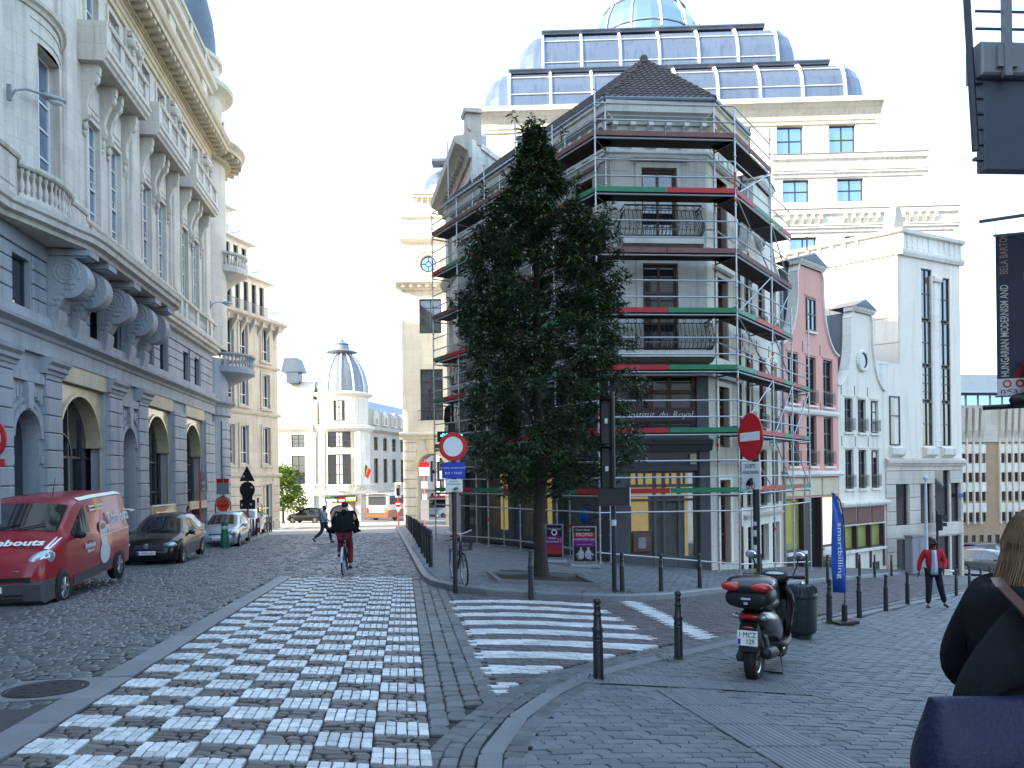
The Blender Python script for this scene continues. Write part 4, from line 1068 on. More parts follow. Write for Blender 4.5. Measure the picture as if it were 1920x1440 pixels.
# things in the shop windows
t = thing('pharmacy_sign', 'lit green sign on a bracket beside the round white sign, showing a heart', 'sign', (*fL.wpt(1.2, -.95), 3.4), math.atan2(fL.e[1], fL.e[0]))
M('led_green', (.02,.5,.2), .5, var=0, fine=0, emit=(.05, 1, .45), es=1.3)
m = MB(); m.box(-.6,.6,-.06,.06,-.22,.22).box(-.14,.14,-.065,.065,-.55,.55).box(.0,.04,.06,.9,-.02,.02); m.build('sign_case', MAT['plastic_black'], t)
m = MB()
for (x, z) in ((-.42,.04),(-.34,.1),(-.26,.06),(-.18,.1),(-.1,.04),(-.34,-.02),(-.26,-.06),(-.18,-.02),(-.26,.0)): m.box(x-.035,x+.035,-.08,-.062,z-.035,z+.035)
for x in (.12,.24,.36): m.box(x,x+.09,-.08,-.062,-.1,.06+.04*math.sin(x*20))
m.build('light_dots', MAT['led_green'], t); t.rotation_euler.z = -.05
t = thing('balloon', 'blue balloon hanging in the dim shop window right of the poster boards', 'balloon', (*fL.wpt(8.75, .28), .35))
m = MB(); m.ball((0,0,0), .25, 14, 10, (1,1,1.25)); m.build('skin', MAT['balloon'], t, True); m = MB(); m.tube([(0,0,-.3),(0.02,0,-.8)], .006, 4); m.build('string', MAT['paint_white'], t)
t = thing('poster', 'dark portrait poster standing in the lit shop window behind the boards', 'poster', (*fL.wpt(6.1, .12), -.6), math.atan2(fL.e[1], fL.e[0]))
m = MB(); m.box(-.3,.3,0,.03,0,1.25); m.build('sheet', MAT['frame_plum'], t); m = MB(); m.ball((0,-.005,.78), .2, 14, 8, (1,.02,1.35)); m.build('print', MAT['poster_face'], t)
# ---------------------------------------------------------------- gabled houses down the side street, the pale stone block, the glass-roofed building
def gable_pts(w, z0, zs, zt, wt_=.22, steps=10):
    """bell gable outline from the left eaves over the top to the right eaves"""
    L = []
    for k in range(steps+1):
        f = k/steps; x = w*.5-(w*.5-w*wt_)*(1-(1-f)**2.2); z = zs+(zt-zs)*.72*f**1.5; L.append((w/2-x, z))
    L += [(w/2-w*wt_, zs+(zt-zs)*.78), (w/2-w*wt_*.85, zt*.0+zs+(zt-zs)*.86)]
    return L+[(w-x, z) for x, z in L[::-1]]
def gable_house(name, label, O, P, zg, zs, zt, mat, wins, trim, shop, frame='frame_dark', oculus=None, depth=7):
    b = Bldg(name, label, 'house', O, (P[0]-O[0], P[1]-O[1]), zg-.6); W = math.hypot(P[0]-O[0], P[1]-O[1]); b.W = W
    m = b.mb(); wall(m, 0, W, zg-.6, zs, [h for h in wins+shop if h[3] < zs], .3); part(b, 'wall', m, mat)
    G = gable_pts(W, 0, zs, zt); m = b.mb(); m.prism([(0,zs)]+G+[(W,zs)], 0, .3); part(b, 'gable', m, mat)
    m = b.mb(); 
    for i, (p, q) in enumerate(zip(G, G[1:])):
        dx, dz = q[0]-p[0], q[1]-p[1]; L = math.hypot(dx, dz) or 1; n = (-dz/L*.07, dx/L*.07)
        m.prism([p, q, (q[0]+n[0], q[1]+n[1]), (p[0]+n[0], p[1]+n[1])], -.09, .36)
    part(b, 'gable_coping', m, trim)
    tw = W*.22*.85; zc = zs+(zt-zs)*.86
    m = b.mb(); m.mould(W/2-tw-.22, W/2+tw+.22, [(-.3,zc),(.08,zc),(.2,zc+.12),(.24,zc+.2),(-.3,zc+.2)])
    m.prism([(W/2-tw-.26, zc+.2), (W/2+tw+.26, zc+.2), (W/2, zt)], -.2, .3); part(b, 'pediment', m, trim)
    m = b.mb(); m.prism([(W/2-tw-.2, zc+.2+.02), (W/2, zt+.06), (W/2+tw+.2, zc+.22), (W/2+tw+.28, zc+.2), (W/2, zt-.02), (W/2-tw-.28, zc+.2)], -.26, 1.0); part(b, 'pediment_roof', m, 'zinc')
    m = b.mb(); m.prism([(-.0,zs-.3),(W/2, zs+(zt-zs)*.62),(W,zs-.3)], .31, depth); part(b, 'roof', m, 'roof_tile')
    m = b.mb(); m.prism([(W/2-tw, zs+(zt-zs)*.3),(W/2-tw, zc),(W/2+tw, zc),(W/2+tw, zs+(zt-zs)*.3)], .3, 1.5); part(b, 'gable_back', m, 'zinc')
    for h in wins:
        back = 0 if h[3] >= zs else .11
        if back == 0:
            window(b, h[0], h[2], h[1]-h[0], h[3]-h[2], -.06, 2, (.5,), frame, 'glass_dark', .07)
        else: window(b, h[0], h[2], h[1]-h[0], h[3]-h[2], back, 2, (.33, .66), frame, 'glass_dark', .07)
        m = b.mb(); m.box(h[0]-.06, h[1]+.06, -.1, .0, h[2]-.1, h[2]-.02); part(b, 'sill', m, trim)
        m = b.mb(); m.box(h[0]-.1, h[1]+.1, -.035, 0, h[3]+.06, h[3]+.14); part(b, 'lintel_band', m, mat)
        if back:
            m = b.mb()
            for zz in (.1, .55, .62): m.box(h[0]-.02, h[1]+.02, -.12, -.1, h[2]+zz, h[2]+zz+.025)
            for k in range(9): x = h[0]+(h[1]-h[0])*k/8; m.box(x-.008, x+.008, -.118, -.102, h[2]+.1, h[2]+.6)
            part(b, 'window_guard', m, 'iron_black', kind='stuff')
    m = b.mb()
    for h in wins:
        if h[3] < zs: m.box((h[0]+h[1])/2-W/6-.01 if False else h[0]-.3, h[0]-.28, -.02, 0, h[3]+.15, h[3]+.6)
    part(b, 'wall_anchor', m, 'iron_black', kind='stuff')
    return b
def shopfront(b, z0, z1, doors, mat='frame_plum', fascia='stone_gold_and_glow', blind='shop_glow', zf=None):
    W = b.W; m = b.mb(); m.mould(-.02, W+.02, [(0,z1),(.2,z1),(.26,z1+.1),(.26,z1+.18),(0,z1+.24)]); part(b, 'shop_cornice', m, 'stone_white')
    zf = zf or z1-.9; n = 3
    for k in range(n):
        a = .15+k*(W-.3)/n; m = b.mb(); m.bev(a+.06, a+(W-.3)/n-.06, -.06, .0, zf+.08, z1-.06, .02); part(b, 'fascia_panel', m, fascia)
    for k in range(n):
        a = .2+k*(W-.4)/n; c = a+(W-.4)/n; zz = z0-.2 if k in doors else z0+.75
        m = b.mb(); m.quad((a,.16,zz),(c,.16,zz),(c,.16,zf),(a,.16,zf)); o = part(b, 'shop_door' if k in doors else 'shop_window', m, 'glass_dark' if k in doors else blind)
        m = b.mb(); m.box(a, a+.08, .02, .18, zz, zf).box(c-.14, c, -.06, .18, z0-.2, zf).box(a, c, .02, .18, zz, zz+.08); m.build('shop_frame', MAT[mat], o)
        if k not in doors: m = b.mb(); m.box(a-.02, c+.02, -.14, .0, zz-.12, zz); m.build('sill', MAT['stone_white'], o)
M('blind_green', (.26, .26, .075), .7, var=.15, scale=2)
M('blind_yellow', (.40, .34, .02), .6, var=.08, scale=2)
# white gabled house between the corner building and the pink one
wh = [(.45,1.35,8.0-1.0,8.9),(2.05,2.95,7.0,8.9),(3.65,4.5,7.0,8.9),(.45,1.35,3.3,6.0),(2.05,2.95,3.3,6.0),(3.65,4.5,3.3,6.0),(.45,1.35,.5,2.6),(2.05,2.95,.5,2.6),(3.65,4.5,.5,2.6)]
gw = gable_house('gabled_house', 'white bell-gabled house half hidden by the scaffolding, left of the pink house', (8.06,27.0), (10.9,31.2), -2.0, 9.4, 12.9, 'render_white', wh, 'stone_white', [(.5,1.5,-1.9,-.2),(2.1,3.1,-1.6,-.2),(3.6,4.6,-1.9,-.2)], 'frame_wood')
for a, z in ((.5,-1.9),(2.1,-1.6),(3.6,-1.9)): window(gw, a, z, 1.0, -.2-z, .2, 1, (.7,), 'frame_dark', 'glass_dark')
m = gw.mb(); m.mould(0, gw.W, [(0,.1),(.08,.1),(.12,.2),(0,.26)]).mould(0, gw.W, [(0,3.0),(.06,3.0),(.1,3.08),(0,3.14)]); part(gw, 'string_course', m, 'stone_beige')
m = gw.mb(); m.lathe([(.0,-.1),(.42,-.1),(.5,-.06),(.5,.02)], gw.W*.45, 0, 10.6, 18, ax='y'); m.v = [(x, y, z) for x, y, z in m.v]; o = part(gw, 'oculus', m, 'frame_dark')
m = gw.mb(); m.lathe([(.44,-.14),(.5,-.16),(.58,-.1),(.58,.0)], gw.W*.45, 0, 10.6, 18, ax='y'); m.build('oculus_rim', MAT['stone_white'], o)
m = gw.mb(); m.tube([(gw.W-.08,-.1,-2),(gw.W-.08,-.1,9.3)], .05, 6); part(gw, 'downpipe', m, 'zinc')
# pink house
pw_ = math.hypot(3.82,3.6)
W1 = 5.3
wp = []
for z0, z1 in ((2.0,4.15),(4.6,6.65)):
    for k in range(3): x = .55+k*1.62; wp.append((x, x+.92, z0, z1))
wp.append((W1/2-.42, W1/2+.42, 7.75, 9.15))
pk = gable_house('pink_house', 'narrow pink house with a white-edged bell gable on the side street', (10.9,31.2), (14.72,34.8), -2.5, 6.9, 11.0, 'render_pink', wp, 'stone_white', [(.2,pw_-.2,-3.0,.65)])
m = pk.mb(); m.mould(0, pk.W, [(0,4.2),(.08,4.2),(.12,4.3),(.12,4.36),(0,4.42)]); part(pk, 'string_course', m, 'stone_white')
shopfront(pk, -2.3, 1.55, (1,), 'frame_plum', 'stone_gold_and_glow', 'blind_green')
m = pk.mb(); m.box(.38, .95, .13, .15, -1.2, .55); o = part(pk, 'window_poster', m, 'blind_yellow')
M('reveal_glow', (.8,.74,.5), .7, var=.1, emit=(1,.8,.42), es=.25)
m = pk.mb(); m.box(3.75, 4.75, .12, .15, -1.45, .62); part(pk, 'lit_display', m, 'reveal_glow')
# small cream gabled house
W2 = 4.2; wc = []
for z0, z1 in ((.95,2.75),(3.55,5.1)):
    for k in range(3): x = .55+k*1.18; wc.append((x, x+.72, z0, z1))
crm = gable_house('gabled_house', 'small cream house with a round gable window, between the pink house and the stone block', (14.72,34.8), (18.05,37.4), -2.8, 5.6, 9.7, 'render_white', wc, 'stone_white', [(.2,math.hypot(3.33,2.6)-.2,-1.85,-.75)])
m = crm.mb(); m.lathe([(0,-.05),(.36,-.05),(.42,-.02),(.42,.1)], crm.W/2, 0, 6.9, 18, ax='y'); o = part(crm, 'oculus', m, 'glass_dark')
m = crm.mb(); m.lathe([(.37,-.1),(.44,-.13),(.52,-.08),(.52,.0)], crm.W/2, 0, 6.9, 18, ax='y'); m.build('oculus_rim', MAT['stone_white'], o)
shopfront(crm, -2.6, .15, (), 'frame_plum', 'toe_wood', 'blind_green', -.75)
m = crm.mb(); m.box(2.9,3.5,-.03,.02,-3.2,-2.55); part(crm, 'basement_grille', m, 'plastic_black')
# pale stone block with tall windows
bk = Bldg('stone_block_building', 'pale stone block with two tall slit windows and a brackted parapet beside the cream house'.replace('brackted','bracketed'), 'building', (18.05,37.4), (5.35,2.8), -4.4); bk.W = 6.04
XW = 1.15
tallw = [(2.9,3.75,3.0,11.9),(4.35,5.2,3.0,11.6)]
low = [(.85,1.75,3.0,5.6)]
g0 = [(.75,1.7,-1.0,1.2),(2.6,3.5,-.9,1.2),(3.75,4.95,-.9,2.0),(5.1,5.8,-.9,1.2),(.75,1.7,-3.6,-1.6),(2.6,3.5,-3.4,-1.6),(3.75,4.95,-3.4,-1.6),(5.1,5.8,-3.9,-1.6)]
m = bk.mb(); wall(m, XW, bk.W, 2.3, 13.1, tallw, .2); wall(m, 0, XW, 2.3, 7.0, [], .3)
part(bk, 'wall', m, 'stone_panel')
window(bk, .35, 3.0, .75, 2.4, -.05, 1, (.6,), 'frame_dark', 'glass_dark')
m = bk.mb(); wall(m, 0, bk.W, -4.4, 2.3, g0, .3); part(bk, 'wall', m, 'stone_beige')
for h in tallw:
    for z0, z1 in ((h[2],5.2),(5.3,7.0),(7.1,9.3),(9.4,h[3])): window(bk, h[0], z0, h[1]-h[0], z1-z0, .06, 2, (.25,.5,.75) if (z1-z0) < 1.8 else (.5,), 'frame_dark', 'glass_dark', .05)
m = bk.mb(); m.bev(3.86, 4.24, -.06, .2, 2.9, 11.3, .04).bev(3.7,3.8,-.03,.2,2.9,11.6,.02).bev(4.3,4.4,-.03,.2,2.9,11.6,.02).mould(3.75,4.35,[(0,11.3),(.16,11.3),(.2,11.45),(.2,11.55),(0,11.6)]); part(bk, 'pier', m, 'stone_white')
for a in (.3, 2.85, 4.3):
    m = bk.mb(); m.prism([(0,2.4),(-.22,2.55),(-.26,2.85),(0,2.95)], a, a+.95, 'yz'); part(bk, 'sill', m, 'stone_white')
for h in g0: window(bk, h[0], h[2], h[1]-h[0], h[3]-h[2], .1, 1, (.3,) if h[2] < -2 else (), 'frame_dark', 'glass_dark')
m = bk.mb(); m.mould(0, bk.W+.1, [(0,1.95),(.1,1.95),(.16,2.1),(.2,2.12),(.2,2.26),(.05,2.36),(0,2.36)]); part(bk, 'cornice', m, 'stone_beige')
z = -4.2
while z < 1.8:                                                           # coursed stonework at street level
    es = sorted([0, bk.W]+[v for h in g0 if h[2] < z+.35 < h[3] for v in (h[0]-.02, h[1]+.02)])
    for a, b_ in zip(es[::2], es[1::2]):
        if b_-a > .2: m = bk.mb(); m.bev(a+.01, b_-.01, -.06, .01, z+.015, z+.64, .02); part(bk, 'stone_block', m, 'stone_beige')
    z += .66
# parapet with slots and corner piece; the flank going back
D0 = bk.wpt(XW, 0); e2 = bk.e
fk = Face((14.2, 42.4), D0, bk.root, -4.4)
m = fk.mb(); wall(m, 0, fk.len, 2.0, 12.4, [], .3); fp(fk, 'flank_wall', m, 'joint')
rows = [4.3,5.55,6.8,8.05,9.3,10.55,11.6,12.35]
for r, (z0, z1) in enumerate(zip(rows, rows[1:])):
    n = 4; off = 0
    for k in range(n):
        a = fk.len*k/n+.012; c = fk.len*(k+1)/n-.012; m = fk.mb(); m.bev(a, c, -.05, .0, z0+.012, z1-.012, .008); fp(fk, 'cladding_panel', m, 'stone_panel')
m = fk.mb(); m.mould(-.1, fk.len+.26, [(0,12.35),(.12,12.35),(.2,12.5),(.22,12.62),(.04,12.7),(.04,13.4),(.22,13.45),(.26,13.6),(0,13.66)]); fp(fk, 'parapet', m, 'stone_white')
m = bk.mb(); m.mould(XW-.05, bk.W+.15, [(0,12.35),(.12,12.35),(.2,12.5),(.22,12.62),(.04,12.7),(.04,13.4),(.22,13.45),(.26,13.6),(0,13.66)]); part(bk, 'parapet', m, 'stone_white')
for k in range(11):
    if k == 5: continue
    x = XW+.6+k*.42; m = bk.mb(); m.bev(x, x+.1, -.1, .0, 12.75, 13.4, .015); part(bk, 'parapet_bracket', m, 'stone_white')
for k in range(7):
    x = .9+k*.62; m = fk.mb(); m.prism([(-.04,13.42),(-.2,13.42),(-.18,13.2),(-.04,12.95)], x, x+.16, 'yz'); fp(fk, 'parapet_bracket', m, 'stone_white')
m = bk.mb(); m.box(XW, bk.W, .3, 5, 2, 13.0); part(bk, 'core', m, 'stone_panel')
m = bk.mb(); m.prism([(XW-.2,13.66),(XW+.55,13.66),(XW+.6,13.9),(XW+.45,14.6),(XW+.2,14.85),(XW+.02,14.7),(XW-.05,14.1)], .1, .7); part(bk, 'corner_ornament', m, 'stone_beige', smooth=False)
m = bk.mb(); m.quad((bk.W,0,-4.4),(bk.W,8,-4.4),(bk.W,8,13),(bk.W,0,13)); part(bk, 'side_wall', m, 'stone_panel')
m = bk.mb(); m.bev(bk.W-.42, bk.W-.1, -.1, -.07, .35, .55, .005); o = part(bk, 'street_sign', m, 'paint_blue')
m = bk.mb(); m.box(-1.5,.3,-.02,6,6.9,7.05).box(-1.2,0,.0,.3,2.4,6.9); part(bk, 'wing_coping', m, 'stone_white')
# ---- large white building with stepped terraces and glass vaults
W = Bldg('glass_roofed_building', 'large white building with stepped terraces and tiered glass barrel vaults behind the corner building', 'building', (-1.6, 58.5), (1.0, -.035), -6)
WW = 31.0
tops = [(-6,12.9,36.5,0.0),(12.9,20.2,35.6,.0),(20.2,24.6,34.3,0.0),(24.6,29.2,32.2,0.0)]
rowsW = [(25.5,27.6,[21.7+k*3.85 for k in range(-4, 2)]),(21.9,23.6,[22.1,26.1]),(17.4,19.3,[22.6,26.6,30.6])]
hol = [(x, x+1.95, z0, z1) for z0, z1, xs_ in rowsW for x in xs_]
hol.append((16.4,20.7,8.0,20.2)); hol.append((16.4,20.7,20.2,23.8))
for z0, z1, xr, yo in tops:
    m = W.mb(); wall(m, 0, 29.0 if z0 > 24 else xr, z0, z1, [h for h in hol if z0 <= h[2] < z1], .4, yo)
    xr2 = {-6:32.5, 12.9:34.6, 20.2:32.4, 24.6:29.0}[z0]
    if z0 < 24: m.v = [(min(x, xr2), y, z) for x, y, z in m.v]
    m.quad((xr2,yo,z0),(xr2,yo+9,z0),(xr2,yo+9,z1),(xr2,yo,z1)); m.quad((0,yo,z0),(0,yo+12,z0),(0,yo+12,z1),(0,yo,z1)); m.quad((0,yo+.01,z1),(xr2,yo+.01,z1),(xr2,yo+12,z1),(0,yo+12,z1)); part(W, 'wall', m, 'stone_white')
for h in hol[:-2]: window(W, h[0], h[2], h[1]-h[0], h[3]-h[2], .22, 2, (.5,), 'frame_blue', 'glass_sky', .1)
window(W, 16.4, 8.0, 4.3, 12.2, .3, 1, (.25,.5,.75), 'frame_blue', 'glass_sky', .1); window(W, 16.4, 20.2, 4.3, 3.6, .3, 1, (.5,), 'frame_blue', 'glass_sky', .1)
m = W.mb(); m.mould(-.4, 29.3, [(0,27.95),(.12,27.95),(.16,28.3),(.4,28.6),(.7,28.9),(.85,29.0),(.85,29.35),(.3,29.4),(0,29.4)]).mould(-.1, 29.1, [(0,27.6),(.1,27.65),(.14,27.8),(0,27.85)]); part(W, 'cornice', m, 'stone_cream')
for (xr, z) in ((32.4,24.4),(34.6,20.3)):
    m = W.mb(); m.mould(21.3, xr+.3, [(0,z-.7),(.1,z-.7),(.2,z-.5),(.3,z-.42),(.3,z-.3),(.05,z-.2),(.05,z+.55),(.25,z+.65),(.3,z+.8),(.3,z+.95),(0,z+1.0)]); part(W, 'terrace_parapet', m, 'stone_white')
    m = W.mb(); m.box(21.3, xr+.33, -.34, -.2, z+.96, z+1.04); part(W, 'ledge_stain', m, 'ledge_stain'); m = W.mb(); m.box(21.3, xr+.3, -.33, -.1, z-.3, z-.24); part(W, 'ledge_stain', m, 'ledge_stain')
for gx in (22.3, 26.5, 30.7):
    for k in range(5): m = W.mb(); m.prism([(-.05,20.92),(-.32,20.92),(-.3,20.55),(-.14,20.3),(-.05,20.25)], gx+k*.6, gx+k*.6+.22, 'yz'); part(W, 'parapet_bracket', m, 'stone_beige')
m = W.mb(); m.mould(8, 20.8, [(0,24.4),(.2,24.5),(.24,24.8),(0,24.9)]); part(W, 'ledge', m, 'stone_white')
def vault(x0, x1, y0, z0, h, d, n, ledge):
    prof = [(0,0),(.03,.28),(.1,.52),(.24,.74),(.45,.9),(.72,.99)]
    P = [(y0+d*a, z0+h*b) for a, b in prof]; e = 2.2; step = (x1-x0)/n
    for k in range(n+1):
        x = x0+k*step; m = W.mb(); m.tube([(x, y-.06, z+.04) for y, z in P], .12, 5); part(W, 'vault_rib', m, 'vault_rib')
    for j, grp in enumerate(((0,1),(1,3),(3,5))):
        for k in range(n):
            a, b = x0+k*step+.1, x0+(k+1)*step-.1; m = W.mb()
            for q in range(grp[0], grp[1]):
                (y_a, z_a), (y_b, z_b) = P[q], P[q+1]; m.quad((a,y_a,z_a),(b,y_a,z_a),(b,y_b,z_b),(a,y_b,z_b))
            part(W, 'vault_pane', m, 'glass_vault')
        if j: m = W.mb(); y, z = P[grp[0]]; m.tube([(x0, y-.05, z), (x1, y-.05, z)], .05, 4); part(W, 'vault_purlin', m, 'vault_rib')
    for sx, x in ((-1, x0), (1, x1)):                                    # rounded ends
        for k in range(4):
            a0, a1 = R(22.5*k), R(22.5*(k+1)); m = W.mb()
            for q in range(5):
                (ya, za), (yb, zb) = prof[q], prof[q+1]
                def pt(ang, f, zz): return (x+sx*e*(1-f)*math.sin(ang), y0+d-d*(1-f)*math.cos(ang), z0+h*zz)
                m.quad(pt(a0,ya,za), pt(a1,ya,za), pt(a1,yb,zb), pt(a0,yb,zb))
            part(W, 'vault_pane', m, 'glass_vault')
    y1 = y0+d*.6; zt = z0+h
    m = W.mb(); m.prism([(y1-.25,zt+.16),(y1-.15,zt+.04),(y1-.1,zt-.05),(y1+2,zt-.05),(y1+2,zt+.24),(y1-.25,zt+.24)], x0-.1, x1+ledge, 'yz'); part(W, 'roof_ledge', m, 'lead_dark')
vault(1.8, 26.6, -.55, 29.4, 3.3, 2.6, 8, -.6)
vault(4.4, 22.7, 2.6, 33.1, 4.3, 2.6, 6, -.6)
m = W.mb(); m.box(2.6, 26.0, 1.8, 12, 31.5, 32.9).box(5, 22.4, 5.0, 12, 35.0, 37.5); part(W, 'roof', m, 'lead_dark')
DC = (13.2, 9.0, 38.0)
m = W.mb(); m.lathe([(4.6,-2),(4.6,-.3),(4.6,.6),(4.3,1.9),(3.6,3.2),(2.5,4.2),(1.2,4.9),(0,5.1)], *DC, 24); part(W, 'dome_glass', m, 'glass_sky', smooth=False)
for k in range(12):
    a = R(k*30+10); m = W.mb(); m.tube([(DC[0]+r*math.cos(a), DC[1]+r*math.sin(a), DC[2]+z) for r, z in ((4.66,.0),(4.66,.6),(4.36,1.9),(3.66,3.2),(2.55,4.25),(1.2,4.95))], .08, 5); part(W, 'dome_rib', m, 'vault_rib')
m = W.mb(); m.lathe([(4.68,.55),(4.75,.6),(4.68,.65)], *DC, 24).lathe([(3.68,3.15),(3.75,3.2),(3.66,3.25)], *DC, 24); part(W, 'dome_ring', m, 'vault_rib')
m = W.mb(); m.tube([(18.0,9,36),(18.0,9,44)], .06, 5); part(W, 'mast', m, 'galva')
# ---- tower with round window and passage arch (same stone, at the junction)
Tx = 760; tw_ = Bldg('arcade_tower', 'sunlit cream tower with a round window above and a passage arch at street level', 'building', (-9.75, 69.5), (1.0, -.02), -3.4)
TW = 6.2
m = tw_.mb(); wall(m, 0, TW, 5.6, 14.6, [(1.6,3.65,6.9,11.5)], .4); wall(m, 0, TW, 14.6, 21.8, [(1.6,3.6,14.7,17.8)], .4)
wall(m, 0, TW, -3.4, 5.6, [(1.25,3.75,-3.4,3.9)], 4.0); arch_fill(m, 2.5, 1.25, 2.65, 3.9, 0, 4.0, 16); part(tw_, 'wall', m, 'stone_cream')
window(tw_, 1.6, 6.9, 2.05, 4.6, .25, 2, (.25,.5,.75), 'frame_dark', 'glass_dark', .1); window(tw_, 1.6, 14.7, 2.0, 3.1, .25, 2, (.4,.75), 'frame_dark', 'glass_dark', .1)
m = tw_.mb(); m.mould(-.4, TW+.2, [(0,18.6),(.2,18.6),(.3,18.8),(.9,19.05),(1.0,19.1),(1.0,19.35),(.3,19.5),(0,19.55)]); part(tw_, 'cornice', m, 'stone_cream')
for k in range(9): m = tw_.mb(); m.box(.1+k*.72, .4+k*.72, -.75, 0, 18.75, 19.02); part(tw_, 'modillion', m, 'stone_cream')
m = tw_.mb(); m.mould(-.3, TW+.1, [(0,5.2),(.15,5.2),(.2,5.4),(.5,5.6),(.5,5.75),(0,5.85)]); part(tw_, 'cornice', m, 'stone_cream')
arch = tw_.mb(); arch_band(arch, 2.5, 1.26, 2.65, .5, -.14, .02); arch.prism([(2.25,3.9),(2.75,3.9),(2.9,5.15),(2.1,5.15)], -.25, .02); part(tw_, 'archivolt', arch, 'stone_gold_and_glow')
z = -3.3
while z < 5.0:
    for a, b_ in ((0,1.2),(3.8,TW)):
        m = tw_.mb(); m.bev(a, b_, -.1, .01, z+.02, z+.78, .03); part(tw_, 'stone_block', m, 'stone_cream')
    z += .82
m = tw_.mb(); wall(m, .2, TW, 21.8, 25.4, [], .3); m.mould(0, TW, [(0,22.8),(.3,22.9),(.5,23.1),(.5,23.3),(0,23.4)]); m.mould(.1, TW, [(0,25.0),(.2,25.1),(.3,25.4),(.3,25.5),(0,25.55)]); part(tw_, 'attic', m, 'stone_cream')
m = tw_.mb(); m.lathe([(.0,-.02),(.62,-.02),(.66,-.02)], 2.5, 0, 20.9, 20, ax='y'); oc = part(tw_, 'round_window', m, 'glass_sky')
m = tw_.mb(); m.lathe([(.62,-.06),(.68,-.1),(.72,-.02)], 2.5, 0, 20.9, 20, ax='y'); m.lathe([(.2,-.06),(.24,-.08),(.28,-.03)], 2.5, 0, 20.9, 14, ax='y'); m.box(1.85,2.27,-.07,-.03,20.87,20.93).box(2.73,3.15,-.07,-.03,20.87,20.93).box(2.47,2.53,-.07,-.03,20.25,20.67).box(2.47,2.53,-.07,-.03,21.13,21.55); m.build('glazing_bar', MAT['frame_blue'], oc)
m = tw_.mb(); m.lathe([(.72,-.05),(.85,-.2),(1.05,-.15),(1.1,0)], 2.5, 0, 20.9, 24, ax='y')
for k in range(12): a = R(20+k*13); m.ball((2.5+1.2*math.cos(a), -.1, 20.9+1.2*math.sin(a)), .17, 6, 4)
part(tw_, 'wreath', m, 'stone_cream', smooth=True)
b0 = balustrade(tw_, 1.0, TW-.1, 25.5, 1.5, .1, mat='stone_cream', step=.5)
m = tw_.mb(); m.box(1.6,6,2.5,6,25.4,27.9).mould(1.0, TW, [(-2.5,27.4),(-2.0,27.7),(-1.7,27.9),(-1.7,28.2),(-2.5,28.2)]); part(tw_, 'penthouse', m, 'stone_cream')
m = tw_.mb(); m.quad((0,0,-3.4),(0,14,-3.4),(0,14,21.8),(0,0,21.8)).quad((.2,0,21.8),(.2,14,21.8),(.2,14,25.4),(.2,0,25.4)).quad((0,0,21.8),(TW,0,21.8),(TW,6,21.8),(0,6,21.8)); part(tw_, 'side_wall', m, 'stone_cream')
def small_vault(x0, x1, y, z0, h):
    prof = [(0,0),(.05,.3),(.15,.55),(.32,.78),(.55,.94),(.8,1.0)]
    for k in range(5):
        a0, a1 = R(18*k), R(18*(k+1)); m = tw_.mb()
        for q in range(5):
            def pt(ang, f, zz): return (x0+2.6*(1-(1-f)*math.sin(ang)), y+2.6*(1-(1-f)*math.cos(ang)), z0+h*zz)
            m.quad(pt(a0,*prof[q]), pt(a1,*prof[q]), pt(a1,*prof[q+1]), pt(a0,*prof[q+1]))
        part(tw_, 'vault_pane', m, 'glass_vault')
    for k in range(2):
        a, b_ = x0+2.6+k*1.9, x0+2.6+(k+1)*1.9; m = tw_.mb()
        for q in range(5): m.quad((a,y+2.6*prof[q][0],z0+h*prof[q][1]),(b_,y+2.6*prof[q][0],z0+h*prof[q][1]),(b_,y+2.6*prof[q+1][0],z0+h*prof[q+1][1]),(a,y+2.6*prof[q+1][0],z0+h*prof[q+1][1]))
        part(tw_, 'vault_pane', m, 'glass_vault')
        m = tw_.mb(); m.tube([(a, y+2.6*p-.05, z0+h*z+.03) for p, z in prof], .09, 5); part(tw_, 'vault_rib', m, 'vault_rib')
small_vault(1.2, 6, 2.3, 28.2, 2.9); small_vault(3.4, 8, 3.0, 31.6, 3.0)
m = tw_.mb(); m.mould(2.6, 8, [(-3.6,31.0),(-2.8,31.0),(-2.5,31.2),(-2.5,31.45),(-3.6,31.45)]); part(tw_, 'roof_ledge', m, 'lead_dark')
m = tw_.mb()
for zz in (6.9, 7.75): m.tube([(1.45,-.3,zz),(3.8,-.3,zz)], .03, 5)
for k in range(14): m.tube([(1.48+k*.178,-.3,6.9),(1.48+k*.178+.1*(k%2),-.36,7.3),(1.48+k*.178,-.3,7.75)], .015, 4, False)
part(tw_, 'iron_railing', m, 'iron_black', kind='stuff')
m = tw_.mb(); m.tube([(2.5,2,3.9),(2.5,2,2.6)], .02, 4).ball((2.5,2,2.3), .28, 10, 6, (1,1,.7)); part(tw_, 'lantern', m, 'iron_black')
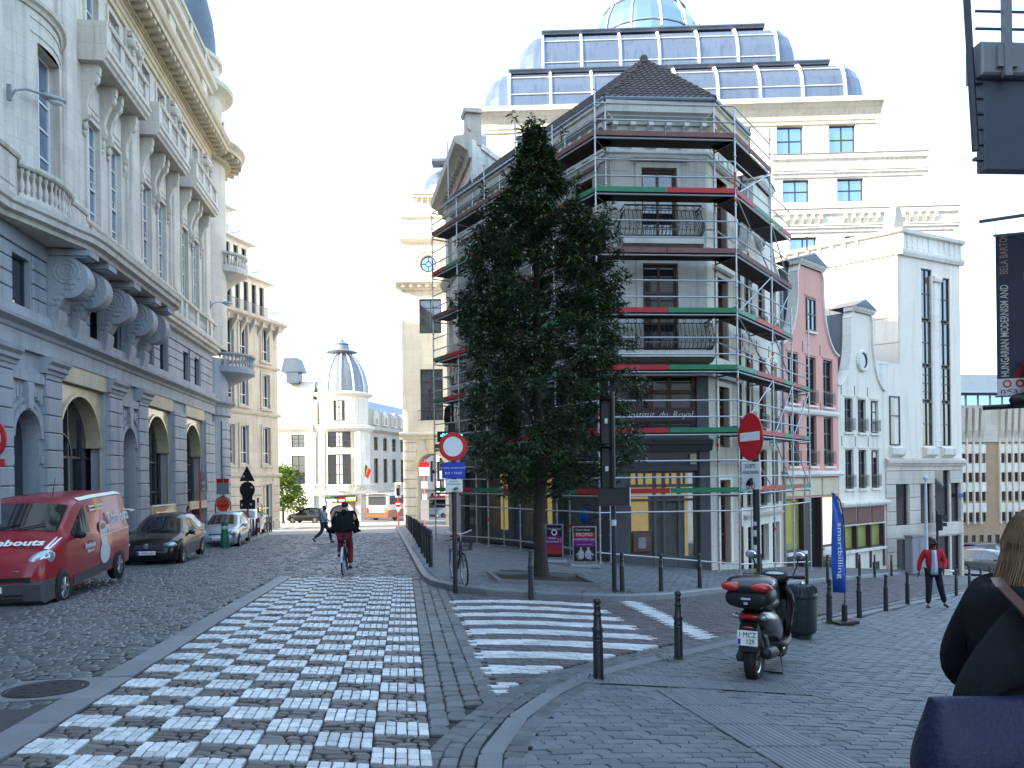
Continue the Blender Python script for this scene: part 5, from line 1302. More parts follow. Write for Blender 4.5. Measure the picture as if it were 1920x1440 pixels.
# ---- narrow classical house between tower and corner building
nh = Bldg('narrow_house', 'narrow stone house with heavy cornices seen edge-on beside the corner building', 'building', (-3.5, 42.6), (1.85, -8.0), -2.4)
NW = 8.2
nhol = [(1.2+k*3.0, 2.4+k*3.0, z0, z0+2.6) for k in range(3) for z0 in (.2, 4.4, 8.6, 12.6)]
m = nh.mb(); wall(m, 0, NW, -2.4, 17.3, nhol, .3); part(nh, 'wall', m, 'stone_beige')
for h in nhol: window(nh, h[0], h[2], 1.2, 2.6, .2, 2, (.5,), 'frame_white', 'glass_dark')
for z in (3.6, 7.8, 11.9): m = nh.mb(); m.mould(0, NW+.15, [(0,z),(.15,z),(.3,z+.25),(.35,z+.4),(0,z+.45)]); part(nh, 'string_course', m, 'stone_beige')
m = nh.mb(); m.mould(0, NW+.3, [(0,15.9),(.12,15.9),(.2,16.2),(.5,16.4),(.75,16.5),(.8,16.8),(0,16.95)]).mould(0, NW+.1, [(0,17.2),(.12,17.25),(.16,17.5),(0,17.55)]); part(nh, 'cornice', m, 'stone_beige')
for k in range(16): m = nh.mb(); m.box(.1+k*.48, .3+k*.48, -.42, 0, 16.15, 16.38); part(nh, 'dentil', m, 'stone_beige')
m = nh.mb(); m.bev(NW-.6, NW, -.2, .5, 16.6, 18.0, .04).mould(NW-.75, NW+.15, [(-.5,18.0),(.26,18.0),(.32,18.15),(-.5,18.2)]); part(nh, 'chimney', m, 'stone_beige')
fs = Face((-1.66, 34.55), (3.3, 38.9), nh.root, -2.4)
m = fs.mb(); m.prism([(0,10),(0,16.5),(.7,16.65),(6.5,14.8),(6.5,10)], -.02, .02); fp(fs, 'gable_wall', m, 'stone_white')
m = fs.mb(); m.bev(0,.55,-.08,.0,10,16.8,.02); m.prism([(.5,16.5),(6.5,14.65),(6.5,14.9),(.5,16.76)], -.12, .1); m.prism([(.5,15.4),(6.5,13.9),(6.5,14.0),(.5,15.52)], -.06, .02); fp(fs, 'gable_coping', m, 'stone_white')
iron = nh.mb(); nh_b = nh.mb(); nh_b.box(NW-3.2, NW-.4, -.9, 0, 3.9, 4.15); part(nh, 'balcony_slab', nh_b, 'stone_beige')
for zz in (4.2, 5.1): iron.tube([(NW-3.2,0,zz),(NW-3.2,-.85,zz),(NW-.4,-.85,zz),(NW-.4,0,zz)], .025, 5)
for q in resample([(NW-3.2,0),(NW-3.2,-.85),(NW-.4,-.85),(NW-.4,0)], .14): iron.tube([(q[0],q[1],4.2),(q[0],q[1]-.06,4.6),(q[0],q[1],5.1)], .013, 4, False)
part(nh, 'iron_railing', iron, 'iron_black', kind='stuff')
# ---------------------------------------------------------------- far buildings: apartments, domed corner building, offices, street blocks
def plain_block(b, x0, x1, z0, z1, hol, mat, fr='frame_white', gl='glass_dark', cols=2, rows=(.5,), y=0, dep=.25, rec=.15, surround=None):
    m = b.mb(); wall(m, x0, x1, z0, z1, hol, dep, y); part(b, 'wall', m, mat)
    for h in hol:
        window(b, h[0], h[2], h[1]-h[0], h[3]-h[2], y+rec, cols, rows, fr, gl, .09)
        if surround:
            m = b.mb(); m.box(h[0]-.22, h[0], -.08, 0, h[2]-.1, h[3]+.2).box(h[1], h[1]+.22, -.08, 0, h[2]-.1, h[3]+.2).box(h[0], h[1], -.08, 0, h[3], h[3]+.2).box(h[0]-.3, h[1]+.3, -.14, 0, h[2]-.24, h[2]-.1); part(b, 'window_surround', m, surround)
ap = Bldg('apartment_building', 'beige apartment building with setback balcony floors beyond the turreted corner', 'building', (-21.6, 57.5), (2.1, 7.0), -2.4)
AL = 7.4
g = 1.68
hol = [(x, x+1.0, z0, z0+h) for x in (.55, 2.3, 5.2) for z0, h in ((3.0,3.0),(7.6,2.7),(11.4,2.6))]+[(5.0,6.3,-1.4,1.4)]
plain_block(ap, 0, AL, -2.4, 14.6, hol, 'stone_beige', surround='stone_beige', rows=(.3,))
for z in (2.0, 6.9, 10.8): m = ap.mb(); m.mould(0, AL+.2, [(0,z),(.12,z),(.2,z+.15),(.2,z+.25),(0,z+.3)]); part(ap, 'string_course', m, 'stone_beige')
m = ap.mb(); m.mould(0, AL+.5, [(0,14.0),(.2,14.05),(.3,14.3),(.7,14.5),(.7,14.75),(0,14.8)]); part(ap, 'cornice', m, 'stone_beige')
for k in range(7): m = ap.mb(); m.prism([(0,14.35),(-.55,14.35),(-.5,14.0),(-.2,13.6),(0,13.2)], .3+k*1.1, .52+k*1.1, 'yz'); part(ap, 'corbel', m, 'stone_beige')
z = -2.3
while z < 1.9:
    for a, b_ in ((0,4.8),(6.5,AL)): m = ap.mb(); m.bev(a, b_, -.09, .01, z+.02, z+.66, .03); part(ap, 'stone_block', m, 'stone_beige')
    z += .7
for i, (z0, z1, xr, yo) in enumerate(((14.8,18.0,6.9,.5),(18.0,21.0,5.6,1.4),(21.0,23.6,4.2,2.2))):
    hol = [(x, x+.6, z0+.15, z1-.5) for x in [.5+k*1.05 for k in range(int(xr/1.1))]]
    plain_block(ap, 0, xr, z0, z1, hol, 'stone_white', 'frame_dark', 'glass_dark', 1, (), yo)
    m = ap.mb(); m.box(0, xr+.5, yo-.5, yo+6, z1-.12, z1+.05).quad((xr,yo,z0),(xr,yo+6,z0),(xr,yo+6,z1),(xr,yo,z1)); part(ap, 'roof_slab', m, 'stone_white')
    r = ap.mb(); X1 = xr+(.9 if i == 0 else .9)
    for zz in (z0+.95, z0+.1): r.tube([(0,yo-.45,zz),(X1,yo-.45,zz),(X1,yo+4,zz)], .03, 4)
    for k in range(int(X1/.14)): r.tube([(k*.14,yo-.45,z0+.1),(k*.14,yo-.45,z0+.95)], .012, 3, False)
    for k in range(24): r.tube([(X1,yo-.45+k*.16,z0+.1),(X1,yo-.45+k*.16,z0+.95)], .012, 3, False)
    part(ap, 'balcony_railing', r, 'steel_grey', kind='stuff')
m = ap.mb(); m.quad((AL,0,-2.4),(1.4,6.6,-2.4),(1.4,6.6,14.6),(AL,0,14.6)).quad((0,0,14.6),(AL,0,14.6),(1.4,6.6,14.6),(0,6.6,14.6)).quad((0,0,-2.4),(0,6.6,-2.4),(0,6.6,14.6),(0,0,14.6)); part(ap, 'side_wall', m, 'stone_beige')  # unseen end wall angled along the sun's path to let light onto the junction
# domed corner building across the junction
db = Bldg('domed_building', 'sunlit white corner building with a grey ribbed dome at the far end of the street', 'building', (-28.2, 92), (1, .0), -4.2)
hw = [(x, x+1.6, z0, z1) for x in (2.0,) for z0, z1 in ((2.3,6.4),(7.6,9.4))]
plain_block(db, -10, 4.6, -4.2, 10.8, hw+[(-1.6,-.2,2.3,6.4),(-1.6,-.2,7.6,9.4)], 'stone_white', 'frame_dark', 'glass_dark', 2, (.33,.66))
DCX, DCY, DR = 7.6, 2.6, 3.3
def dring(prof, name, mat, n=32, sm=True, a0=R(170), a1=R(390)): m = db.mb(); m.lathe(prof, DCX, DCY, 0, n, a0, a1); return part(db, name, m, mat, smooth=sm)
dring([(DR,-4.2),(DR,10.3)], 'wall', 'stone_white'); dring([(DR,.4),(DR+.25,.55),(DR+.8,.75),(DR+.8,1.1),(DR,1.2)], 'balcony_slab', 'stone_white', sm=False)
dring([(DR,9.7),(DR+.15,9.8),(DR+.6,10.2),(DR+.6,10.6),(DR,10.8)], 'cornice', 'stone_white', sm=False); dring([(DR-.2,10.6),(DR-.2,15.0)], 'wall', 'stone_white'); dring([(DR-.2,14.8),(DR,14.9),(DR+.35,15.2),(DR+.35,15.4),(DR-.3,15.6)], 'cornice', 'stone_white', sm=False)
dring([(DR-.35,15.4),(DR-.3,16.4),(DR-.55,18),(DR-1.0,19.4),(DR-1.7,20.7),(DR-2.3,21.3)], 'dome', 'zinc', a0=0, a1=2*math.pi)
for k in range(12):
    a = R(k*30+8); m = db.mb(); m.tube([(DCX+(r+.06)*math.cos(a), DCY+(r+.06)*math.sin(a), z) for r, z in ((DR-.35,15.4),(DR-.3,16.4),(DR-.55,18),(DR-1.0,19.4),(DR-1.7,20.7),(DR-2.3,21.3))], .11, 5); part(db, 'dome_rib', m, 'vault_rib')
m = db.mb(); m.lathe([(1.0,21.2),(1.5,21.5),(1.9,21.6),(1.0,22.0),(.8,22.6),(.9,22.8),(.3,23.2),(.12,23.6),(.04,24.3),(0,24.5)], DCX, DCY, 0, 14); part(db, 'lantern', m, 'zinc', smooth=True)
def dwin(z, w_, h, a, cols=2, rows=(.33,.66), gl='glass_dark'):
    ca, sa = math.cos(R(a)), math.sin(R(a)); rr = DR-.02+.03
    if z > 10: rr -= .2
    o = window(db, 0, z, w_, h, 0, cols, rows, 'frame_dark', gl, .1); o.rotation_euler = (0,0,R(a+90)); ex = Vector((math.cos(R(a+90)), math.sin(R(a+90)),0))*(-w_/2)
    o.location = Vector(db.L(DCX+rr*ca*1.0, DCY+rr*sa, z))+ex+Vector((ca*.02, sa*.02, 0))
for a in (-86,): dwin(2.2, 2.7, 4.3, a); dwin(7.5, 2.7, 2.2, a); dwin(11.3, 1.3, 2.9, a)
m = db.mb(); P_ = arch_pts(DCX+.25, 1.15, -1.9, -4.2); m.prism(P_, DCY-DR-.12, DCY-DR-.08); part(db, 'door', m, 'frame_blue')
m = db.mb(); arch_band(m, DCX+.25, 1.18, -1.9, .5, DCY-DR-.22, DCY-DR-.02); part(db, 'archivolt', m, 'stone_beige')
for sg in (-1, 1):
    m = db.mb(); m.bev(DCX+.25+sg*2.1-.35, DCX+.25+sg*2.1+.35, DCY-DR-.1+.25, DCY, -4.2, 9.7, .05); part(db, 'pilaster', m, 'stone_white')
P = [(DCX+(DR+.68)*math.cos(R(a)), DCY+(DR+.68)*math.sin(R(a))) for a in range(200, 345, 12)]
balustrade(db, 0, 0, 1.1, 1.1, 0, path=P, mat='stone_white', step=.4)
m = db.mb(); m.box(DCX-.3, DCX+1.5, DCY-DR-1.05, DCY-DR-.98, 1.3, 2.2); o = part(db, 'banner', m, 'paint_white'); text('Belfius', .48, MAT['frame_blue'], o, db.L(DCX+.6, DCY-DR-1.06, 1.7))
m = db.mb(); m.box(DCX-1.4, DCX+2.3, DCY-DR-.35, DCY-DR-.2, -.3, .45); o = part(db, 'signboard', m, 'iron_green')
for (a, c, z0, z1, mt) in ((-1.25,.0,-.2,.12,'paint_white'),(.2,.9,-.2,.05,'paint_white'),(1.0,2.2,-.22,.1,'blind_yellow'),(1.0,2.2,.12,.4,'paint_white'),(.1,.95,.1,.4,'paint_red'),(-1.3,-.3,.15,.38,'toe_green')):
    m = db.mb(); m.box(DCX+a, DCX+c, DCY-DR-.37, DCY-DR-.35, z0, z1); m.build('sign_panel', MAT[mt], o)
m = db.mb(); m.tube([(DCX+2.6,DCY-DR+.2,1.3),(DCX+3.6,DCY-DR-1.2,5.2)], .04, 5); fo = part(db, 'flagpole', m, 'steel_grey')
for k, mt in enumerate(('plastic_black','blind_yellow','paint_red')):
    m = db.mb(); m.quad((DCX+3.55-.02+k*.22,DCY-DR-1.15,5.0-k*.25),(DCX+3.77+k*.22-.02,DCY-DR-1.05,4.7-k*.3),(DCX+3.6+k*.1,DCY-DR-1.05,3.1-k*.1),(DCX+3.45+k*.05,DCY-DR-1.15,3.4)); m.build('flag_stripe', MAT[mt], fo)
db.root.scale = (1, 1, .83)
# its right-hand wing running back along the street
rw = Face((DCX-28.2+3.2, 92+2.2), (-11.5, 118), db.root, -4.2)
wh_ = []
for k in range(9):
    x = 1.5+k*2.9
    for z0, z1 in ((2.3,6.0),(7.2,9.2),(-3.0,.2)): wh_.append((x, x+1.3, z0, z1))
m = rw.mb(); wall(m, 0, rw.len, -5, 10.8, wh_, .3); fp(rw, 'wall', m, 'stone_beige')
for h in wh_: fwindow(rw, h[0], h[2], 1.3, h[3]-h[2], .15, 2, (.33,.66), 'frame_dark', 'glass_dark', .09)
m = rw.mb(); m.mould(0, rw.len, [(0,9.8),(.2,9.9),(.6,10.2),(.6,10.6),(0,10.8)]).mould(0, rw.len, [(0,.6),(.3,.7),(.5,.9),(.5,1.1),(0,1.2)]).box(0, rw.len, .2, 6, 10.8, 13.2); fp(rw, 'cornice', m, 'stone_beige')
for k in range(8):
    m = rw.mb(); m.prism([(1.6+k*2.9,11.0),(3.0+k*2.9,11.0),(3.0+k*2.9,12.7),(2.3+k*2.9,13.3),(1.6+k*2.9,12.7)], -.1, 1.5); o = fp(rw, 'dormer', m, 'stone_white'); m = rw.mb(); m.quad((1.9+k*2.9,-.12,11.2),(2.7+k*2.9,-.12,11.2),(2.7+k*2.9,-.12,12.5),(1.9+k*2.9,-.12,12.5)); m.build('pane', MAT['glass_dark'], o)
m = rw.mb(); m.prism([(.5,13.2),(3,15.2),(6,15.2),(6,13.2)], 2, rw.len, 'yz'); fp(rw, 'roof', m, 'zinc')
m = db.mb(); m.mould(-10, 4.6, [(0,9.9),(.3,10),(.6,10.3),(.6,10.7),(0,10.8)]).box(-10, 5, .3, 8, 10.8, 14.4); part(db, 'cornice', m, 'stone_white')
m = db.mb(); m.prism([(.3,14.4),(2.5,17.4),(8,17.4),(8,14.4)], -10, 4.4, 'yz'); part(db, 'roof', m, 'stone_white')
m = db.mb(); m.box(1.2,2.6,1,3,17,18.6).prism([(.6,18.6),(3.2,18.6),(2.6,20.6),(1.0,20.6)], .9, 3.1); part(db, 'chimney', m, 'lead_dark')
# offices at the end of the side street
of = Bldg('office_building', 'brown brick office block with concrete fins and a sweeping slate roof, far right', 'building', (47.0, 92), (1, .12), -12)
OW = 34; SPC = .86; NB = 36
cols_ = [k for k in range(NB) if k % 14 not in (11, 12)]
rows_ = (2.7, .4, -1.9, -4.4)
hol = [(1.0+k*SPC, 1.5+k*SPC, z0, z0+1.08) for k in cols_ for z0 in rows_]+[(1.0+k*SPC*1.2, 1.55+k*SPC*1.2, -7.1, -6.0) for k in range(28)]
m = of.mb(); wall(m, 0, OW, -12, 5.2, hol, .2); part(of, 'wall', m, 'brick_brown')
for h in hol: window(of, h[0], h[2], h[1]-h[0], h[3]-h[2], .08, 1, (), 'frame_plum', 'glass_dark', .05)
for k in cols_:
    m = of.mb(); m.bev(.66+k*SPC, .84+k*SPC, -.3, 0, -4.7, 5.6, .03); part(of, 'fin', m, 'stone_cream')
    for z0 in (-3.25, -.78, 1.52, 3.82): m = of.mb(); m.bev(.9+k*SPC, 1.6+k*SPC, -.06, 0, z0, z0+1.1, .02); part(of, 'spandrel_panel', m, 'stone_white')
    m = of.mb(); m.prism([(-.1,5.2),(-.5,6.6),(-.7,9.2),(-.1,9.4),(0,5.2)], .62+k*SPC, 1.12+k*SPC, 'yz'); part(of, 'concrete_hood', m, 'stone_beige')
m = of.mb(); m.box(0, OW, -.15, 8, 5.2, 9.5).box(0, OW, .6, 8, 9.5, 11); part(of, 'upper_wall', m, 'stone_beige')
for k in range(20): m = of.mb(); m.box(.2+k*1.6, 1.5+k*1.6, .5, .6, 9.65, 10.85); part(of, 'clerestory_window', m, 'glass_sky')
m = of.mb(); m.prism([(-1.2,11),(2.5,11.7),(5,12.9),(7.5,15.2),(12,15.2),(12,11)], -2, 8.2, 'yz'); m.prism([(-1,11.02),(5,12.0),(8,14.4),(12,14.8),(12,11.02)], 8.2, OW, 'yz'); part(of, 'roof', m, 'slate')
# white block seen through the passage arch, and a terrace closing the far left
fb = Bldg('far_block', 'white far-off block seen through the passage arch behind the bus', 'building', (-13.0, 128), (1, 0), -5.2)
plain_block(fb, 0, 22, -5.2, 12, [(x, x+.8, z0, z0+2.2) for x in [1+k*1.5 for k in range(13)] for z0 in (-.6,2.9,6.4)], 'stone_white', 'frame_dark', 'glass_dark', 1, (.5,))
m = fb.mb(); m.mould(0, 22, [(0,-1.2),(.4,-1.1),(.4,-.8),(0,-.7)]).box(0, 22, .3, 8, 12, 12.3); part(fb, 'string_course', m, 'stone_white')
for k in range(4): m = fb.mb(); m.box(.6+k*5, 4.8+k*5, .02-.06, .0, -4.8, -1.9); part(fb, 'shop_window', m, 'glass_dark')
# buildings behind the camera, on the left and right: never in the picture but they shade this crossing
bh = Bldg('stone_terrace', 'plain pale stone terrace wall on the right, holding the banner and the steel balcony', 'building', (9.5, 9.6), (-2.2, -12.0), -1.2)
BWn = 12.2
hol = [(x, x+1.2, z0, z0+2.4) for x in (1.4,4.2,7.0,9.6) for z0 in (.4,4.2,8.0)]
plain_block(bh, 0, BWn, -1.2, 12.5, hol, 'stone_beige', surround='stone_beige')
m = bh.mb(); m.box(0, BWn, .3, 7, -1, 12.4).mould(0, BWn, [(0,11.8),(.4,12),(.5,12.4),(0,12.6)]); part(bh, 'core', m, 'stone_beige')
# ---------------------------------------------------------------- scaffolding round the corner building
def mitre(P, d):
    out = []
    for i, p in enumerate(P):
        a = Vector(P[i])-Vector(P[i-1]) if i else Vector(P[1])-Vector(P[0]); b = Vector(P[i+1])-Vector(P[i]) if i < len(P)-1 else a
        na = Vector((a.y, -a.x)).normalized(); nb = Vector((b.y, -b.x)).normalized(); m = (na+nb).normalized(); q = Vector(p)+m*(d/max(.5, m.dot(na))); out.append((q.x, q.y))
    return out
GWE = (10.75, 31.0)
FP = [CB0, CB1, CB2, CB3, GWE]
OUTP, INP = mitre(FP, 1.15), mitre(FP, .35)
sf = thing('scaffold', 'steel tube scaffolding with red and green toe boards wrapped around the corner building', 'scaffold', (4.6, 23.5, -1.0))
sr = Vector(sf.location)
def rel(p): return tuple(Vector(p)-sr)
nb = [5, 1, 1, 2]; bays = []                                             # (outer a, outer b, inner a, inner b, which face)
for i in range(4):
    for k in range(nb[i]):
        f0, f1 = k/nb[i], (k+1)/nb[i]; L2 = lambda P, f: (P[i][0]+(P[i+1][0]-P[i][0])*f, P[i][1]+(P[i+1][1]-P[i][1])*f)
        bays.append((L2(OUTP, f0), L2(OUTP, f1), L2(INP, f0), L2(INP, f1), i))
DECK = [1.12, 2.96, 4.88, 6.62, 8.44, 10.28, 11.98]
def tubeo(name, a, b, r=.026, mat='galva', n=6):
    m = MB(); m.tube([rel(a), rel(b)], r, n); return m.build(name, MAT[mat], sf, True, fix=False)
def standard(p, ztop, seed):
    g0 = ground(*p)+.13; m = MB(); m.tube([rel((p[0],p[1],g0)), rel((p[0],p[1],ztop))], .027, 7)
    z = g0+.35
    while z < ztop: m.lathe([(.027,-.02),(.055,-.01),(.055,.01),(.027,.02)], *rel((p[0],p[1],z)), 6); z += .5
    x, y, zz = rel((p[0],p[1],g0)); m.box(x-.09,x+.09,y-.09,y+.09,zz-.01,zz+.012)
    o = m.build('standard', MAT['galva'], sf, True, fix=False)
    for k in range(3):
        z = g0+1.0+((seed*7+k*11) % 23)*.5
        if z < ztop-1: c = MB(); c.lathe([(.03,-.06),(.038,-.05),(.038,.05),(.03,.06)], *rel((p[0],p[1],z)), 7); c.build('coupler', MAT['orange_red'], o, True, fix=False)
    if seed % 3 == 1:
        z = DECK[(seed*5) % 6]+.15; c = MB(); c.lathe([(.031,0),(.031,.55)], *rel((p[0],p[1],z)), 7); c.build('red_sleeve', MAT['toe_red'], o, True, fix=False)
seen_p = {}
for bi, (oa, ob, ia, ib, fc) in enumerate(bays):
    for p, inner in ((oa,0),(ob,0),(ia,1),(ib,1)):
        k = (round(p[0],2), round(p[1],2))
        if k in seen_p: continue
        seen_p[k] = 1
        if inner and fc == 3: continue
        standard(p, 13.4 if inner else (12.9+((bi*37) % 5)*.3 if fc != 3 else (12.2 if p == oa else 7.8)), len(seen_p))
TOE = {0: 'rg', 1: 'rg', 2: 'rg', 3: 'rg', 4: 'ww', 5: 'gr', 6: 'ww'}
for bi, (oa, ob, ia, ib, fc) in enumerate(bays):
    top = 7 if fc < 3 else (6 if bi == 7 else 3)
    u = Vector((ob[0]-oa[0], ob[1]-oa[1], 0)); L = u.length; u /= L; nv = Vector((-u.y, u.x, 0))
    for li, z in enumerate(DECK[:top]):
        tubeo('ledger', (*oa, z-.05), (*ob, z-.05)); 
        for h in (.5, 1.0): tubeo('guard_rail', (*oa, z+h), (*ob, z+h), .024)
        if li == 0: tubeo('ledger', (*oa, ground(*oa)+.45), (*ob, ground(*ob)+.45)); tubeo('ledger', (*oa, z-.55), (*ob, z-.55))
        if fc < 3 and li % 2 == 0: tubeo('inner_rail', (*ia, z+1.0), (*ib, z+1.0), .024)
        tubeo('transom', (*oa, z-.1), (*ia, z-.1))
        if bi in (4, 5, 6, 8): tubeo('transom', (*ob, z-.1), (*ib, z-.1))
        if li:                                                           # planks
            dep = .74
            for k in range(2):
                m = MB(); d0, d1 = .04+k*dep/2, .04+(k+1)*dep/2-.015
                e0 = 0 if fc in (0, 3) else -.25; 
                q = [Vector((*oa, z))+u*(.03)+nv*d0, Vector((*ob, z))-u*.03+nv*d0, Vector((*ob, z))-u*.03+nv*d1, Vector((*oa, z))+u*.03+nv*d1]
                lo = [rel(v) for v in q]; hi = [rel(v+Vector((0,0,.055))) for v in q]
                m.add(lo+hi, [(0,3,2,1),(4,5,6,7),(0,1,5,4),(1,2,6,5),(2,3,7,6),(3,0,4,7)]); m.build('deck_plank', MAT['deck_wood'], sf, fix=False)
        cols = TOE[li]; cols = cols if bi % 2 == 1 or fc == 1 else cols[::-1]
        for k in range(2):
            a, b_ = Vector((*oa, z))+u*(L*k/2+.02), Vector((*oa, z))+u*(L*(k+1)/2-.01); off = -nv*.04
            mt = {'r':'toe_red','g':'toe_green','w':'toe_wood'}[cols[k]]
            if fc == 3 and li < 6 and bi == 8: mt = 'toe_green' if k else 'toe_red'
            m = MB(); q = [a+off, b_+off, b_+off+nv*.03, a+off+nv*.03]; lo = [rel(v+Vector((0,0,.02))) for v in q]; hi = [rel(v+Vector((0,0,.17))) for v in q]
            m.add(lo+hi, [(0,3,2,1),(4,5,6,7),(0,1,5,4),(1,2,6,5),(2,3,7,6),(3,0,4,7)]); m.build('toe_board', MAT[mt], sf, fix=False)
    if fc in (2, 3):
        for li in range(0, top-1): tubeo('brace', (*(oa if li % 2 else ob), DECK[li]), (*(ob if li % 2 else oa), DECK[li+1]), .022)
for p in (OUTP[2], OUTP[1]): 
    m = MB(); q = rel((p[0], p[1], 0)); 
for z in DECK[1::2]:                                                      # ties back to the wall
    tubeo('wall_tie', (*OUTP[2], z+.2), (*CB2, z+.2), .024); tubeo('wall_tie', (*OUTP[1], z+.2), (*CB1, z+.2), .024)
a, b_ = bays[0][0], bays[0][2]
for z in (3.0, 6.0, 13.0): tubeo('guard_rail', (*a, z), (*b_, z), .024)
for dx, z1 in ((0, 16.2), (1, 15.0)):                                     # tall posts rising past the eaves at the far end
    p = bays[dx][2]; tubeo('standard', (*p, 10), (*p, z1), .027)
# ---------------------------------------------------------------- the street tree
import numpy as np
TX, TY = .6, 16.95
tg = ground(TX, TY)+.11
tr = thing('street_tree', 'tall dark evergreen street tree with long leaves standing in front of the scaffolding', 'tree', (TX, TY, tg))
def env(z):                                                              # crown outline: (left, right) half-extent in metres by height
    T = [(1.75,-1.1,1.0),(2.05,-1.5,1.5),(2.6,-1.65,1.9),(3.2,-1.75,2.05),(3.8,-1.85,2.1),(4.35,-1.95,2.5),(4.8,-2.0,2.3),(5.3,-2.05,1.8),(6.0,-1.95,1.8),(6.8,-1.8,1.75),(7.5,-1.6,1.6),(7.9,-1.3,1.3),(8.3,-.85,.85),(8.9,-.55,.5),(9.4,-.28,.26),(9.7,-.12,.12),(9.9,-.05,.05)]
    for a, b_ in zip(T, T[1:]):
        if z <= b_[0]: f = max(0, (z-a[0])/(b_[0]-a[0])); return (a[1]+(b_[1]-a[1])*f)*.94, (a[2]+(b_[2]-a[2])*f)*1.15
    return -.05, .05
m = MB(); tp = [(0,0,-.15),(.0,0,.02),(.01,.0,.4),(-.02,.02,1.2),(.03,.0,2.4),(-.03,.03,4.2),(.0,.0,6.2),(-.03,.0,8.2),(0,0,9.5)]
m.tube(tp, [.26,.215,.16,.135,.125,.10,.075,.045,.012], 10); m.build('trunk', MAT['bark'], tr, True)
rt = random.Random(5); limbs = []
lm = MB()
for k in range(34):
    z = 1.75+7.3*(k/34)**1.05; a = k*2.4+rt.uniform(-.3,.3); l, r = env(min(z+.9, 10)); R0 = (abs(l) if math.cos(a) < 0 else r)*(.78+.15*rt.random())
    e = Vector((R0*math.cos(a), R0*.9*math.sin(a), z+rt.uniform(.5,1.1)+(.3 if z > 3 else 0))); s_ = Vector((0,0,z)); c = s_.lerp(e, .5)+Vector((0,0,-.1)); limbs.append((s_, c, e))
    lm.tube([tuple(s_), tuple(c), tuple(e)], [.045-.03*k/34, .03-.018*k/34, .008], 5, False)
    for q in range(3):
        f = rt.uniform(.4,.9); p = s_.lerp(e, f); d = Vector((rt.uniform(-.5,.5), rt.uniform(-.5,.5), rt.uniform(.1,.6))); lm.tube([tuple(p), tuple(p+d)], .012, 4, False, .004); limbs.append((p, p+d*.5, p+d))
lm.build('limb', MAT['bark'], tr, True, kind='stuff')
V = []; F = []
def leaf(p, d, L, wd, droop):
    d = d.normalized(); s_ = d.cross(Vector((0,0,1)))
    if s_.length < .05: s_ = Vector((1,0,0))
    s_.normalize(); s_ = (s_+Vector((0,0,rt.uniform(-.5,.5)))).normalized()
    n = len(V); mid = p+d*(L*.5)+Vector((0,0,.01)); tip = p+d*L+Vector((0,0,-droop*L))
    V.extend([tuple(p), tuple(mid+s_*wd), tuple(tip), tuple(mid-s_*wd)]); F.append((n, n+1, n+2, n+3))
def sprig(p, ax, n, sc_=1.0):
    for i in range(n):
        a = i*2.4+rt.random(); t_ = rt.uniform(-.14,.03)*sc_
        side = Vector((math.cos(a), math.sin(a), 0)); d = side+ax*rt.uniform(.1,.9)+Vector((0,0,rt.uniform(-.45,.25)))
        leaf(p+ax*t_, d, rt.uniform(.12,.2)*sc_, rt.uniform(.017,.026)*sc_, rt.uniform(.05,.45))
cl = []
for k in range(470):                                                     # lumps of foliage hung round the limbs, leaving gaps between
    z = 1.9+7.9*rt.random()**.92; l, r = env(z); a = rt.uniform(0, 2*math.pi); f = math.sqrt(rt.uniform(.08, 1.0))*.93
    R0 = (abs(l) if math.cos(a) < 0 else r); cl.append((Vector((R0*f*math.cos(a), .9*(abs(l)+r)/2*f*math.sin(a), z)), rt.uniform(.2,.42)*(1 if z < 8 else .5)))
for c, rad in cl:
    for q in range(int(9+26*rad)):
        o = Vector((rt.gauss(0,1), rt.gauss(0,1), rt.gauss(0,.8))); o = o.normalized()*rad*rt.random()**.4; p = c+o
        ax = (o.normalized()*.6+Vector((p.x*.25, p.y*.25, .55))).normalized(); sprig(p, ax, rt.randint(8, 12))
for s_, c, e in limbs: sprig(e, (e-c).normalized()+Vector((0,0,.4)), 14); sprig(c, (e-c).normalized(), 8)
for k in range(12): sprig(Vector((rt.uniform(-.06,.06), rt.uniform(-.06,.06), 9.3+k*.07)), Vector((0,0,1)), 9, .9)
for (x, z) in ((-1.2,8.5),(.95,8.75),(1.5,8.0),(-1.7,7.3),(1.85,7.3)):
    for k in range(5): sprig(Vector((x*.9+k*.02*x, rt.uniform(-.2,.2), z-.3+k*.12)), Vector((.1*x,0,1)), 9, .95)
me = bpy.data.meshes.new('foliage'); me.from_pydata(V, [], F); me.materials.append(MAT['leaf']); me.update()
link('foliage', me, tr, kind='stuff')
bed = thing('tree_bed', 'rectangular soil bed edged with low stone around the foot of the evergreen', 'tree bed', (TX, TY-.15, tg), .14)
m = MB(); nn = 10
for j in range(nn+1):
    for i in range(nn+1): x, y = -1.0+2.0*i/nn, -.9+1.8*j/nn; m.v.append((x, y, ground(TX+x, TY-.15+y)+.11-tg+.03+.05*mnoise.noise(Vector((x*2,y*2,3)))+.05*math.exp(-(x*x+y*y)*3)))
m.f = [(j*(nn+1)+i, j*(nn+1)+i+1, (j+1)*(nn+1)+i+1, (j+1)*(nn+1)+i) for j in range(nn) for i in range(nn)]; m.build('soil', MAT['soil'], bed, True)
